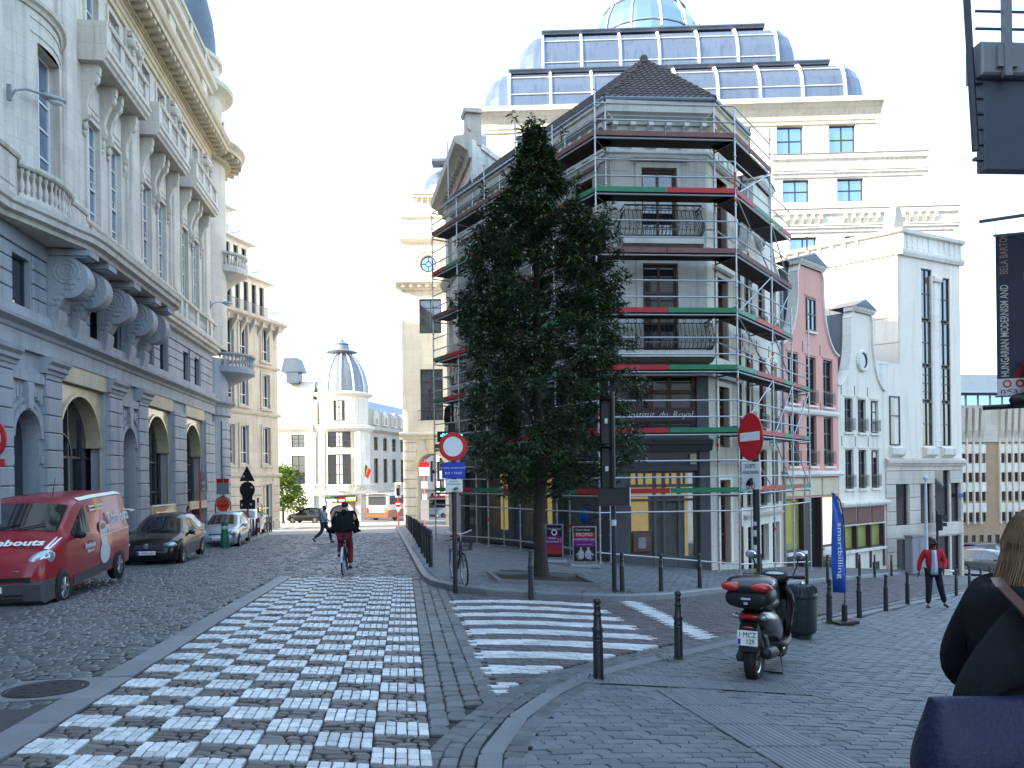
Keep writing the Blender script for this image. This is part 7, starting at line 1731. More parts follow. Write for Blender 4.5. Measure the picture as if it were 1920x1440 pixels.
m = MB(); m.bev(.0,2.8,0,.12,0,.93,.01); m.build('front_panel', MAT['lead_dark'], bal); m = MB(); m.box(.75,2.8,.13,.8,.86,.95); m.build('deck', MAT['lead_dark'], bal)
m = MB(); m.bev(-.08,2.8,-.1,.16,.94,1.28,.02); m.build('beam', MAT['steel_grey'], bal); m = MB(); m.box(.12,.2,-.16,-.1,.9,2.7).box(.06,.28,-.14,-.1,1.0,1.22); m.build('bracket', MAT['steel_grey'], bal)
m = MB(); m.tube([(-.08,.02,.2),(-.2,.02,2.7)], .035, 6); m.build('edge_post', MAT['frame_blue'], bal)
for k in range(6): m = MB(); z = .1+k*.16; m.box(-.1,.0,.0,.05,z,z+.03); m.build('ladder_bar', MAT['lead_dark'], bal)
for k in range(7): m = MB(); z = 1.42+k*.18; m.tube([(-.12,-.06,z),(2.8,-.06,z+.02)], .014, 6); m.build('railing_bar', MAT['lead_dark'], bal)
# ---------------------------------------------------------------- vehicles
M('car_red', (.26, .008, .022), .35, var=.03, fine=0, bump=0, spec=.4, coat=.35)
M('car_black', (.010, .009, .011), .2, var=0, fine=0, spec=.35, coat=.2)
M('car_silver', (.36, .44, .52), .3, .45, var=.02, fine=0, bump=0, coat=1.0)
M('car_grey', (.12, .13, .14), .28, .4, var=0, fine=0, coat=1.0)
M('car_white', (.6, .6, .58), .3, var=0, fine=0, coat=1.0)
M('bus_pale', (.48, .49, .50), .35, var=.03, fine=0, coat=.6); M('bus_brown', (.28, .07, .035), .4, var=.05, coat=.5)
def lerp_st(S, x):
    for a, b in zip(S, S[1:]):
        if a[0] >= x >= b[0]: f = (a[0]-x)/(a[0]-b[0]); return [a[i]+(b[i]-a[i])*f for i in range(len(a))]
    return list(S[0] if x > S[0][0] else S[-1])
def wheel(par, x, y, r, wd, sgn, spokes=5):
    m = MB(); m.lathe([(r*.62,-wd/2),(r*.9,-wd/2),(r,-wd*.36),(r,wd*.36),(r*.9,wd/2),(r*.62,wd/2)], 0, 0, 0, 28, ax='y'); o = m.build('wheel', MAT['rubber'], par, 2, (x, y, r))
    q = MB(); yy = sgn*wd*.42
    q.lathe([(r*.66,-.02*sgn+yy),(r*.66,.012*sgn+yy),(r*.56,.012*sgn+yy),(r*.56,-.05*sgn+yy)], 0, 0, 0, 24, ax='y'); q.lathe([(0,.012*sgn+yy),(r*.14,.01*sgn+yy),(r*.16,-.03*sgn+yy)], 0, 0, 0, 12, ax='y')
    for k in range(spokes):
        a = 2*math.pi*k/spokes+.3
        for d in (-.16, .16):
            c, s_ = math.cos(a+d*.4), math.sin(a+d*.4); c2, s2 = math.cos(a+d*1.2), math.sin(a+d*1.2)
            q.tube([(r*.13*c, yy, r*.13*s_), (r*.58*c2, yy-.005*sgn, r*.58*s2)], r*.055, 5)
    q.build('rim', MAT['alloy'], o, True); q = MB(); q.lathe([(0,yy-.06*sgn),(r*.6,yy-.06*sgn)], 0, 0, 0, 20, ax='y'); q.build('brake', MAT['rubber'], o)
def car(name, label, cat, S, loc, head, paint, wheels, glass, shield, rear, group=None, seg=40, bump=None, plate=None, plate_z=.55, lights=(), detail=True, wr=.31):
    """S: stations front to back: x, bottom z, belt z, half width, top z, half width at the top"""
    r = thing(name, label, cat, loc, head, group)
    m = MB(); x0, x1 = S[0][0], S[-1][0]; N = seg; rings = []
    for i in range(N+1):
        f = i/N; x = x0+(x1-x0)*f; s = lerp_st(S, x)
        _, zb, zl, hw, zt, ht = s; zm = zb+(zl-zb)*.45
        half = [(hw*.86, zb), (hw*.975, zb+.05), (hw, zm), (hw*.985, zl-.06), (hw*.955, zl), (ht+.02, zt-.07 if zt-zl > .2 else zt-.02), (ht*.9, zt-.012), (ht*.5, zt+.022), (0, zt+.032)]
        ring = [(x, y, z) for y, z in half]+[(x, -y, z) for y, z in half[-2::-1]]; rings.append(ring)
    k = len(rings[0]); m.v = [p for q in rings for p in q]
    m.f = [(i*k+j, i*k+j+1, (i+1)*k+j+1, (i+1)*k+j) for i in range(N) for j in range(k-1)]+[(i*k+k-1, i*k, (i+1)*k, (i+1)*k+k-1) for i in range(N)]+[tuple(range(k)), tuple(range(N*k, N*k+k))[::-1]]
    body = m.build('body', MAT[paint], r, True)
    def side(x, f, sg, o=.006):
        _, zb, zl, hw, zt, ht = lerp_st(S, x); z = zl+(zt-.07-zl)*f; y = hw*.955+(ht+.02-hw*.955)*f; return (x, sg*(y+o), z)
    def low(x, z, sg, o=.006):
        _, zb, zl, hw, zt, ht = lerp_st(S, x); zm = zb+(zl-zb)*.45
        y = hw*.975+(hw-hw*.975)*(z-zb-.05)/(zm-zb-.05) if z < zm else hw+(hw*.985-hw)*(z-zm)/max(.01, zl-.06-zm); return (x, sg*(y+o), z)
    for sg in (1, -1):
        for poly in glass:
            q = MB(); n = 6                                              # side window: top and bottom edges sampled along x
            (xa, fa0, fa1), (xb, fb0, fb1) = poly
            for i in range(n+1): f = i/n; x = xa+(xb-xa)*f; q.v += [side(x, fa0+(fb0-fa0)*f, sg), side(x, fa1+(fb1-fa1)*f, sg)]
            q.f = [(2*i, 2*i+1, 2*i+3, 2*i+2) for i in range(n)]; q.build('side_window', MAT['car_glass'], r)
        for wx in wheels:
            q = MB(); a = MB(); hwx = lerp_st(S, wx)[3]
            a.lathe([(0,hwx*.99*sg),(wr+.055,hwx*.99*sg),(wr+.06,(hwx*.985+.008)*sg),(0,(hwx*.985+.008)*sg)], wx, 0, wr+.01, 24, ax='y'); a.build('wheel_arch', MAT['plastic_black'], r)
            wheel(r, wx, sg*(hwx-.085), wr, .2, sg)
        if detail:
            q = MB(); xm = glass[0][0][0]-.12; p = side(xm, .12, sg, .12); q.ball(p, .1, 10, 6, (.7,1.1,.8)); q.tube([side(xm, .0, sg, 0), p], .03, 5); q.build('mirror', MAT[paint if paint != 'car_red' else 'plastic_black'], r, True)
            for xs in ([glass[0][1][0]+.02, glass[-1][1][0]+.2] if len(glass) > 1 else [glass[0][1][0]-.05]):
                q = MB(); zb, zl = lerp_st(S, xs)[1:3]; n = 5
                for i in range(n+1): z = zb+.12+(zl-.1-zb-.12)*i/n; a_, b_ = low(xs-.005, z, sg, .002), low(xs+.005, z, sg, .002); q.v += [a_, b_]
                q.f = [(2*i, 2*i+1, 2*i+3, 2*i+2) for i in range(n)]; d = q.build('door_gap', MAT['plastic_black'], r)
                q = MB(); p = low(xs+.12, zl-.14, sg, .025); q.ball(p, .02, 8, 5, (4.5,1,1)); q.build('handle', MAT[paint], d, True)
    def screen(xa, xb, nm, n=5, o=.012):
        q = MB(); 
        for i in range(n+1):
            x = xa+(xb-xa)*i/n; _, zb, zl, hw, zt, ht = lerp_st(S, x)
            for y, dz in ((-.95,-.02),(-.55,.018),(0,.03),(.55,.018),(.95,-.02)): q.v.append((x, y*ht, zt+dz+o))
        q.f = [(i*5+j, i*5+j+1, i*5+j+6, i*5+j+5) for i in range(n) for j in range(4)]; return q.build(nm, MAT['car_glass'], r, True)
    ws = screen(*shield, 'windscreen'); 
    if rear: screen(*rear, 'rear_window')
    if detail:
        q = MB(); xa = shield[0]+.0; _, zb, zl, hw, zt, ht = lerp_st(S, xa)
        for sg in (-.45, .1): q.tube([(xa+.02, sg*ht, zt+.05), (xa-.12, sg*ht+.45, lerp_st(S, xa-.12)[4]+.06)], .012, 4)
        q.build('wiper', MAT['plastic_black'], ws)
    r['S'] = 0; del r['S']
    return r, (lambda x: lerp_st(S, x)), side, low
def front_bits(r, xf, hw, z_l, z_g, z_b, lamp=(.22,.1), logo=True, plate=None, slant=.12, grille='plastic_black', pl_z=None, amber=False, bumper=None):
    for sg in (-1, 1):
        q = MB(); q.ball((xf-.14, sg*(hw-.2), z_l), 1, 14, 8, (.17, lamp[0], lamp[1])); o = q.build('headlight', MAT['lamp_clear'], r, True); o.rotation_euler = (0,0,0)
        q = MB(); q.ball((xf-.03, sg*(hw-.24), z_l), .06, 10, 6, (.8,1,1)); q.build('lamp', MAT['chrome'], o, True)
        q = MB(); q.lathe([(0,.0),(.06,.0),(.065,-.02)], xf-.05 if False else 0, 0, 0, 12, ax='x'); q.v = [(a+xf-.02, b_+sg*(hw-.3), c+z_b) for a, b_, c in q.v]; q.build('fog_lamp', MAT['plastic_grey'], r, True)
    q = MB(); q.bev(-hw*.42, hw*.42, -.02, .1, z_g-.05, z_g+.05, .015); q.v = [(xf-.01-b_, a, c) for a, b_, c in q.v]; g = q.build('grille', MAT[grille], r)
    q = MB(); q.box(-hw*.4, hw*.4, -.03, -.02, z_g+.02, z_g+.03).box(-hw*.4, hw*.4, -.03, -.02, z_g-.03, z_g-.02); q.v = [(xf-.012-b_, a, c) for a, b_, c in q.v]; q.build('grille_bar', MAT['chrome'], g)
    q = MB(); q.bev(-hw*.6, hw*.6, -.03, .1, z_b-.07, z_b+.06, .02); q.v = [(xf-.01-b_, a, c) for a, b_, c in q.v]; q.build('lower_grille', MAT['plastic_black'], r)
    if plate:
        q = MB(); q.bev(-.26,.26,-.06,.0,-.055,.055,.004); q.v = [(xf-b_, a, c+(pl_z or z_b+.12)) for a, b_, c in q.v]; p = q.build('number_plate', MAT['paint_white'], r)
        text(plate, .1, MAT['print_red'], p, (xf+.062, .02, (pl_z or z_b+.12)), (R(90), 0, R(90)), ext=.001)
        q = MB(); q.box(-.26,-.2,-.062,-.06,-.05,.05); q.v = [(xf-b_, a, c+(pl_z or z_b+.12)) for a, b_, c in q.v]; q.build('plate_band', MAT['paint_blue'], p)
HD = math.atan2(-.985, .17)                                             # nose towards the camera, down the street
def vloc(flx, fly, wheel_x, hw):                                        # place by the ground point of the front left wheel
    c, s_ = math.cos(HD), math.sin(HD); ox, oy = c*wheel_x-s_*(hw), s_*wheel_x+c*(hw); x, y = flx-ox, fly-oy; return (x, y, ground(x, y)+.005)
def slope(o): o.rotation_euler = (0, R(2.0), o.rotation_euler.z)        # nose up the street
# --- red van
SV = [(2.42,.28,.62,.62,.68,.55),(2.38,.22,.78,.8,.88,.62),(2.2,.2,.95,.88,1.02,.72),(1.85,.2,1.1,.93,1.16,.8),(1.45,.22,1.2,.95,1.3,.82),(1.35,.22,1.22,.95,1.38,.8),(.62,.24,1.2,.96,1.86,.76),(.35,.24,1.2,.96,1.94,.76),(-.5,.24,1.2,.96,1.965,.77),(-2.0,.26,1.2,.96,1.965,.77),(-2.3,.28,1.2,.95,1.94,.76),(-2.38,.32,1.18,.92,1.85,.74)]
vn, st, sd, lw = car('delivery_van', 'red coffee delivery van parked on the left with a white cup painted on its side', 'van', SV, vloc(-8.43, 14.56, 1.55, .96), HD, 'car_red', (1.55,-1.55), [((1.02,.1,.34),(.1,.06,.9))], (1.36,.66), (-2.34,-2.36) and None, seg=56, wr=.33)
q = MB(); q.bev(-.93,.93,-.04,.5,.2,.58,.05); q.v = [(2.4-b_, a, c) for a, b_, c in q.v]; bu = q.build('bumper', MAT['plastic_grey'], vn)
q = MB(); q.box(-.6,.6,-.05,-.04,.24,.3).box(-.6,.6,-.05,-.04,.33,.37).box(-.7,.7,-.03,.02,.58,.66); q.v = [(2.4-b_, a, c) for a, b_, c in q.v]; q.build('intake', MAT['plastic_black'], bu)
for sg in (-1, 1):
    q = MB(); q.ball((0,0,0), 1, 16, 10, (.30,.135,.19)); o = q.build('headlight', MAT['lamp_clear'], vn, True, (2.06, sg*.74, .9)); o.rotation_euler = (R(-sg*24), R(20), R(-sg*34)); q = MB(); q.ball((.14,0,.05), .1, 10, 6); q.ball((.17,sg*-.02,-.06), .08, 10, 6); q.build('lamp', MAT['chrome'], o, True)
    q = MB(); n = 8
    for i in range(n+1):
        x = .3-2.6*i/n; s = st(x); q.v += [(x, sg*(s[5]+.03), s[4]-.055), (x, sg*(s[5]-.06), s[4]+.0)]
    q.f = [(2*i, 2*i+1, 2*i+3, 2*i+2) for i in range(n)]; q.build('roof_stripe', MAT['paint_white'], vn)
    q = MB(); q.v = [lw(x, z, sg, .012) for x, z in ((1.1,.3),(-1.1,.34),(-1.1,.52),(1.1,.48))]; q.f = [(0,1,2,3)]; q.build('side_trim', MAT['plastic_grey'], vn)
    q = MB(); q.v = [lw(x, z, sg, .01) for x, z in ((-.55,1.08),(-2.3,1.1),(-2.3,1.125),(-.55,1.105))]; q.f = [(0,1,2,3)]; q.build('side_stripe', MAT['paint_white'], vn)
    s0, s1 = st(1.95), st(1.42); q = MB(); q.v = [(1.95,sg*(s0[3]*.93),s0[2]+.035),(1.42,sg*(s1[3]*.93),s1[2]+.05),(1.42,sg*(s1[3]*.85),s1[2]+.09),(1.95,sg*(s0[3]*.83),s0[2]+.06)]; q.f = [(0,1,2,3)]; q.build('bonnet_stripe', MAT['paint_white'], vn)
    if sg == 1:
        def onside(nm, mat, pts, o=.012, par=None):                      # flat print on the van's left side; pts of (x, z)
            q = MB()
            for x, z in pts:
                s = st(x); q.v.append(lw(x, z, 1, o) if z < s[2]-.06 else (lambda f: (x, s[3]*.985+(s[5]+.02-s[3]*.985)*f+o, z))(max(0, (z-s[2]+.06)/(s[4]-.07-s[2]+.06))))
            q.f = [tuple(range(len(pts)))]; return q.build(nm, MAT[mat], par or vn)
        M('cup_white', (.55,.57,.60), .4, var=.05); M('coffee', (.25,.13,.05), .4, var=.1)
        cup = onside('cup_print', 'cup_white', [(-.62+.3*math.cos(a), .72+.24*math.sin(a)) for a in [k*6.283/18 for k in range(18)]])
        onside('cup_print', 'cup_white', [(-.44,.86),(-.78,.86),(-.84,1.28),(-.80,1.36),(-.62,1.40),(-.44,1.36),(-.4,1.28)], .016, cup); onside('coffee_print', 'coffee', [(-.62+.15*math.cos(k*.6283), 1.29+.06*math.sin(k*.6283)) for k in range(10)], .02, cup)
        onside('handle_print', 'cup_white', [(-.82,1.3),(-.95,1.28),(-.97,1.12),(-.85,1.02),(-.84,1.06),(-.92,1.13),(-.91,1.24),(-.82,1.25)], .016, cup)
        onside('sun_print', 'print_yellow', [(-.5+.09*math.cos(k*.7854), 1.7+.09*math.sin(k*.7854)) for k in range(8)], .02, cup)
        for dz in (.0, .08): onside('bar_print', 'cup_white', [(-.1,1.64+dz),(-.9,1.64+dz),(-.9,1.68+dz),(-.1,1.68+dz)], .016, cup)
def side_text(s_, size, x, z, par, tilt=R(14)):
    s = st(x); f = max(0, (z-s[2])/(s[4]-s[2])); y = s[3]*.985+(s[5]-s[3]*.985)*f+.03; t_ = math.atan2(s[3]*.985-s[5], s[4]-s[2]) if z > s[2] else 0
    return text(s_, size, MAT['cup_white'], par, (x, y, z), (R(90)-t_, 0, R(180)), ext=.002, bold=.006, shear=.1, sx=.9)
side_text('Rombouts', .36, -1.62, 1.42, vn); side_text('Rombouts', .15, .25, .98, vn); side_text('KOFFIE - CAFE', .06, .25, .86, vn)
zz = st(1.75); text('Rombouts', .30, MAT['paint_white'], vn, (1.86, .12, zz[4]+.02), (R(24), 0, R(90)), ext=.004, bold=.008)
q = MB(); q.bev(-.52,.52,-.02,.06,.70,.78,.01); q.v = [(2.37-b_, a, c) for a, b_, c in q.v]; g = q.build('grille', MAT['chrome'], vn); q = MB(); q.lathe([(.06,-.03),(.075,-.05),(.09,-.03)], 0, 0, 0, 16, ax='x'); q.v = [(2.44-a*.5, b_, c+.74) for a, b_, c in q.v]; q.build('emblem', MAT['chrome'], g, True)
q = MB(); q.box(-.45,.45,.0,.1,.61,.70); q.v = [(2.38-b_, a, c) for a, b_, c in q.v]; q.build('grille', MAT['plastic_black'], vn)
q = MB(); q.bev(-.26,.26,-.07,-.04,.4,.51,.004); q.v = [(2.4-b_, a, c) for a, b_, c in q.v]; p = q.build('number_plate', MAT['paint_white'], vn); text('1-BXD-464', .1, MAT['plastic_black'], p, (2.472, 0, .455), (R(90), 0, R(90)), ext=.001)
q = MB(); q.box(-.25,.25,0,.02,0,.03); q.v = [(1.62+b_, a+.35, st(1.62)[4]+.045) for a, b_, c in q.v]; q.build('bonnet_vent', MAT['plastic_black'], vn); q = MB(); q.tube([(.3,.3,1.96),(.15,.3,2.35)], .008, 4); q.build('aerial', MAT['plastic_black'], vn)
slope(vn)
# --- hatchbacks
SH = [(2.08,.3,.55,.58,.62,.5),(2.02,.24,.66,.72,.74,.6),(1.8,.2,.78,.82,.86,.68),(1.3,.2,.88,.87,.95,.72),(.92,.2,.92,.885,1.0,.74),(.1,.2,.95,.89,1.40,.60),(-.3,.2,.96,.89,1.47,.60),(-.9,.2,.98,.89,1.47,.60),(-1.4,.22,1.0,.88,1.43,.58),(-1.72,.24,1.02,.86,1.28,.58),(-1.95,.28,1.0,.82,1.04,.66),(-2.05,.34,.9,.76,.94,.6)]
SHG = [((.62,.06,.5),(-.35,.06,.9)),((-.4,.06,.9),(-1.2,.08,.86)),((-1.24,.1,.82),(-1.55,.3,.7))]
hb, st, sd, lw = car('hatchback', 'black hatchback parked behind the red van', 'car', SH, vloc(-10.27, 24.1, 1.28, .86), HD, 'car_black', (1.28,-1.28), SHG, (.9,.16), (-1.45,-1.9), 'cars parked along the left')
front_bits(hb, 2.06, .84, .72, .68, .34, (.2,.09), plate='1-BBR-681', pl_z=.5); q = MB(); q.lathe([(0,-.02),(.07,-.02),(.08,.0)], 0,0,0, 16, ax='x'); q.v = [(2.09-a, b_, c+.7) for a, b_, c in q.v]; q.build('emblem', MAT['chrome'], hb, True); slope(hb)
sc_, st, sd, lw = car('hatchback', 'pale blue-silver hatchback parked last in the row, behind the green post', 'car', [(a, b_, c, d*.94, e*1.0, f*.93) for a, b_, c, d, e, f in SH], vloc(-12.15, 34.4, 1.25, .8), HD, 'car_silver', (1.25,-1.25), SHG, (.9,.16), (-1.45,-1.9), 'cars parked along the left')
front_bits(sc_, 2.06, .8, .72, .66, .34, (.16,.12), plate='1-ATK-952', pl_z=.5); slope(sc_)
wc_, *_ = car('hatchback', 'white car parked beyond the striped post on the left pavement', 'car', SH, (-15.75, 45.6, ground(-15.75,45.6)+.12), R(-82), 'car_white', (1.28,-1.28), SHG, (.9,.16), (-1.45,-1.9), None)
mv, *_ = car('people_carrier', 'dark people carrier waiting on the junction below the young tree', 'car', [(a, b_, c*1.05, d, e*1.12 if e > 1.1 else e*1.05, f) for a, b_, c, d, e, f in SH], (-22.3, 84, ground(-22.3,84)), R(170), 'car_black', (1.28,-1.28), SHG, (.9,.16), (-1.45,-1.9))
be, *_ = car('estate_car', 'dark grey estate car with a bright bonnet coming up the side street', 'car', [(a*1.08, b_, c, d, e*.99, f) for a, b_, c, d, e, f in SH], (29.6, 47.5, ground(29.6,47.5)), R(-62), 'car_grey', (1.38,-1.38), SHG, (.97,.17), (-1.55,-2.05)); front_bits(be, 2.22, .84, .72, .62, .32, (.2,.08), plate='1-DRT-307', pl_z=.48)
for (x, y, rz, pt, lab) in ((37.5,62,-75,'car_red','dark red car parked below the brick offices, left one'),(43.5,64,-70,'car_white','pale car parked below the brick offices, behind the woman')):
    o, *_ = car('hatchback', lab, 'car', SH, (x, y, ground(x,y)), R(rz), pt, (1.28,-1.28), SHG, (.9,.16), (-1.45,-1.9), 'cars parked below the offices', detail=False)
dv, *_ = car('parked_van', 'dark van standing behind the grey estate car', 'van', [(a, b_, c, d, e, f) for a, b_, c, d, e, f in SV], (41.0, 67, ground(41,67)), R(20), 'car_black', (1.55,-1.55), [((1.02,.1,.34),(.1,.06,.9))], (1.36,.66), None, detail=False)
wv_, *_ = car('parked_van', 'white van seen through the passage arch of the tower', 'van', SV, (-8.0, 108, ground(-8,108)), R(180), 'car_white', (1.55,-1.55), [((1.02,.1,.34),(.1,.06,.9))], (1.36,.66), None, detail=False)
# --- bus seen from behind
bu_ = thing('city_bus', 'pale and brown city bus seen from behind at the end of the street', 'bus', (-13.55, 90.5, ground(-13.55, 84)), R(-12))
m = MB(); m.bev(-1.27,1.27,-6,6,1.2,3.05,.08); m.build('body', MAT['bus_pale'], bu_); m = MB(); m.bev(-1.28,1.28,-6.02,6,.35,1.2,.05); m.build('skirt', MAT['bus_brown'], bu_)
m = MB(); m.bev(-1.05,1.05,-6.05,-5.9,1.75,2.75,.06); m.build('rear_window', MAT['car_glass'], bu_); m = MB(); m.bev(-1.0,1.0,-6.04,-5.95,2.78,3.0,.03); m.build('route_panel', MAT['frame_plum'], bu_); m = MB(); m.bev(-.95,.95,-6.06,-5.9,.95,1.65,.04); m.build('engine_cover', MAT['print_grey'], bu_)
for sg in (-1, 1):
    m = MB(); m.bev(sg*1.12-.1,sg*1.12+.1,-6.07,-5.95,1.0,1.5,.03); m.build('tail_light', MAT['lamp_on_red' if sg > 0 else 'lamp_red'], bu_); m = MB(); m.bev(sg*1.15-.09,sg*1.15+.09,-6.06,-5.95,2.78,2.92,.02); m.build('marker_light', MAT['lamp_red'], bu_)
    for y in (-3.6, 3.4): m = MB(); m.lathe([(0,-.15),(.48,-.15),(.5,-.1),(.5,.15),(0,.15)], 0, 0, 0, 20, ax='x'); m.build('wheel', MAT['rubber'], bu_, True, (sg*1.12, y, .5))
    m = MB(); m.quad((sg*1.275,-5.5,1.8),(sg*1.275,5.5,1.8),(sg*1.275,5.5,2.75),(sg*1.275,-5.5,2.75)); m.build('side_window', MAT['car_glass'], bu_)
b2 = thing('city_bus', 'bus crossing far off, seen through the passage arch with a red roof edge', 'bus', (-7.5, 116, ground(-7.5,116)), R(90)); m = MB(); m.bev(-1.27,1.27,-6,6,.35,3.05,.08); m.build('body', MAT['bus_pale'], b2); m = MB(); m.box(-1.29,-1.27,-5.6,5.6,1.4,2.6).box(1.27,1.29,-5.6,5.6,1.4,2.6); m.build('side_window', MAT['car_glass'], b2); m = MB(); m.box(-1.3,1.3,-6,6,2.85,3.1); m.build('roof_band', MAT['paint_red'], b2)
# --- scooter on its stand
so = thing('scooter', 'black scooter with a red-lensed top box standing on its centre stand', 'scooter', (2.93, 8.92, ground(2.93, 8.92)+.05), R(59))
def wheel2(par, x, r, wd, y=0, z=None, mat='rubber', rim='alloy', spokes=5, rr=.6):
    m = MB(); m.lathe([(r*rr,-wd*.4),(r*.86,-wd*.5),(r*.97,-wd*.3),(r,0),(r*.97,wd*.3),(r*.86,wd*.5),(r*rr,wd*.4)], 0, 0, 0, 28, ax='y'); o = m.build('wheel', MAT[mat], par, 2, (x, y, z or r))
    q = MB(); q.lathe([(r*(rr+.03),-wd*.38),(r*(rr-.06),-wd*.3),(r*(rr-.06),wd*.3),(r*(rr+.03),wd*.38)], 0,0,0, 24, ax='y'); q.lathe([(r*.12,-wd*.45),(r*.12,wd*.45)], 0,0,0,10, ax='y')
    for k in range(spokes): a = 2*math.pi*k/spokes; q.tube([(0,0,0),(r*(rr-.02)*math.cos(a),0,r*(rr-.02)*math.sin(a))], r*.05, 5)
    q.build('rim', MAT[rim], o, True); return o
M('scooter_black', (.008,.009,.011), .25, var=0, fine=0, spec=.45, coat=.35); M('scooter_matt', (.011,.012,.014), .5, var=.1)
wheel2(so, -.64, .26, .125, z=.255); wheel2(so, .66, .25, .11, z=.25)
def loftx(name, mat, secs, par, n=14, sub=True):                         # secs: (x, zc, half width, half height)
    m = MB(); 
    for x, zc, a, b_ in secs:
        for k in range(n): t_ = 2*math.pi*k/n; c, s_ = math.cos(t_), math.sin(t_); m.v.append((x, a*math.copysign(abs(c)**.75, c), zc+b_*math.copysign(abs(s_)**.75, s_)))
    N = len(secs); m.f = [(i*n+k, i*n+(k+1) % n, (i+1)*n+(k+1) % n, (i+1)*n+k) for i in range(N-1) for k in range(n)]+[tuple(range(n)), tuple(range((N-1)*n, N*n))[::-1]]
    return m.build(name, MAT[mat], par, 2)
loftx('rear_cowl', 'scooter_black', [(-.86,.74,.06,.03),(-.82,.72,.12,.075),(-.6,.66,.17,.12),(-.3,.58,.19,.17),(-.05,.48,.18,.18),(.1,.42,.14,.14)], so)
loftx('seat', 'scooter_matt', [(-.72,.80,.1,.03),(-.6,.82,.14,.05),(-.3,.80,.16,.06),(0,.77,.13,.06),(.12,.74,.07,.04)], so)
loftx('footboard', 'scooter_matt', [(-.1,.30,.17,.06),(.15,.27,.19,.05),(.42,.28,.18,.06)], so)
m = MB(); P = [(.40,.26,.14),(.46,.45,.2),(.50,.62,.22),(.50,.80,.19),(.46,.95,.12)]
for x, z, a in P: m.v += [(x-.02,-a,z),(x+.06,-a*.6,z),(x+.10,0,z),(x+.06,a*.6,z),(x-.02,a,z)]
m.f = [(i*5+k, i*5+k+1, i*5+k+6, i*5+k+5) for i in range(4) for k in range(4)]; sh = m.build('leg_shield', MAT['scooter_black'], so, 2); sm = sh.modifiers.new('thick', 'SOLIDIFY'); sm.thickness = .04
m = MB(); m.tube([(.66,.07,.26),(.52,.07,.72)], .03, 8).tube([(.66,-.07,.26),(.52,-.07,.72)], .03, 8).tube([(.5,0,.7),(.42,0,1.0)], .03, 8); m.build('fork', MAT['plastic_grey'], so, True)
m = MB(); 
for k in range(9): a = R(20+k*17); m.v += [(.66+.3*math.cos(a),-.075,.25+.3*math.sin(a)),(.66+.3*math.cos(a),.075,.25+.3*math.sin(a))]
m.f = [(2*k,2*k+1,2*k+3,2*k+2) for k in range(8)]; fe = m.build('front_fender', MAT['scooter_black'], so, 2); sm = fe.modifiers.new('thick','SOLIDIFY'); sm.thickness = .02
loftx('handlebar_cowl', 'scooter_matt', [(.33,1.0,.12,.05),(.42,1.02,.16,.07),(.52,.98,.13,.07),(.57,.95,.06,.04)], so)
m = MB(); m.ball((.37,0,1.055), 1, 14, 6, (.07,.11,.02)); o = m.build('dashboard', MAT['print_grey'], so, True); o.rotation_euler = (0, R(0), 0)
for sg in (-1, 1):
    m = MB(); m.tube([(.42,sg*.1,1.0),(.38,sg*.2,1.02),(.33,sg*.34,1.03)], .016, 7).tube([(.37,sg*.22,1.02),(.32,sg*.36,1.03)], .022, 8); h = m.build('handlebar', MAT['plastic_black'], so, True)
    m = MB(); m.tube([(.40,sg*.2,1.03),(.44,sg*.24,1.14),(.42,sg*.26,1.22)], .009, 5); mi = m.build('mirror_stalk', MAT['plastic_black'], so, True)
    m = MB(); m.ball((0,0,0), 1, 14, 8, (.02,.075,.055)); g = m.build('mirror', MAT['plastic_black'], mi, True, (.42,sg*.28,1.27)); m = MB(); m.ball((-.012,0,0), 1, 14, 6, (.014,.066,.047)); m.build('mirror_glass', MAT['chrome'], g, True)
m = MB(); m.ball((.45,-.3,.94), .03, 8, 6); m.build('brake_reservoir', MAT['chrome'], so, True)
tbx = loftx('top_box', 'scooter_matt', [(-.98,.93,.17,.05),(-.96,.94,.22,.10),(-.78,.94,.25,.115),(-.58,.94,.23,.115),(-.52,.94,.18,.09)], so, 20)
loftx('top_box_lid', 'scooter_black', [(-1.0,1.04,.16,.02),(-.98,1.05,.23,.045),(-.78,1.075,.255,.085),(-.58,1.07,.24,.08),(-.50,1.05,.17,.04)], tbx, 20)
m = MB()
for sg in (-1, 1): m.ball((-.945,sg*.15,1.06), 1, 14, 8, (.085,.118,.052))
m.build('reflector', MAT['lamp_red'], tbx, True)
m = MB(); m.bev(-.05,.05,-.01,.01,.93,.95,.003).bev(-.02,.02,-.012,.01,.88,.905,.003); m.v = [(-.985+b_, a, c) for a, b_, c in m.v]; m.build('lock', MAT['print_grey'], tbx)
m = MB(); m.box(-.85,-.5,-.12,.12,.82,.84); m.build('rack', MAT['plastic_black'], so)
m = MB(); m.ball((-.845,0,.735), 1, 14, 8, (.04,.11,.035)); tl_ = m.build('tail_light', MAT['lamp_red'], so, True)
for sg in (-1, 1): m = MB(); m.ball((-.83,sg*.14,.735), 1, 10, 6, (.05,.055,.035)); m.build('indicator', MAT['lamp_clear'], tl_, True)
m = MB(); m.bev(-.105,.105,-.012,.0,.44,.60,.004); m.v = [(-.93+b_+.0*c, a, c) for a, b_, c in m.v]; pl = m.build('number_plate', MAT['paint_white'], so)
for s_, y, z in (('1·MCZ', -.0, .555), ('129', -.03, .485)): text(s_, .075, MAT['plastic_black'], pl, (-.945, y, z), (R(90), 0, R(-90)), ext=.001, sx=.85)
m = MB(); m.box(-.10,-.07,-.014,-.012,.45,.51); m.v = [(-.93+b_, -a, c) for a, b_, c in m.v]; m.build('plate_band', MAT['paint_blue'], pl)
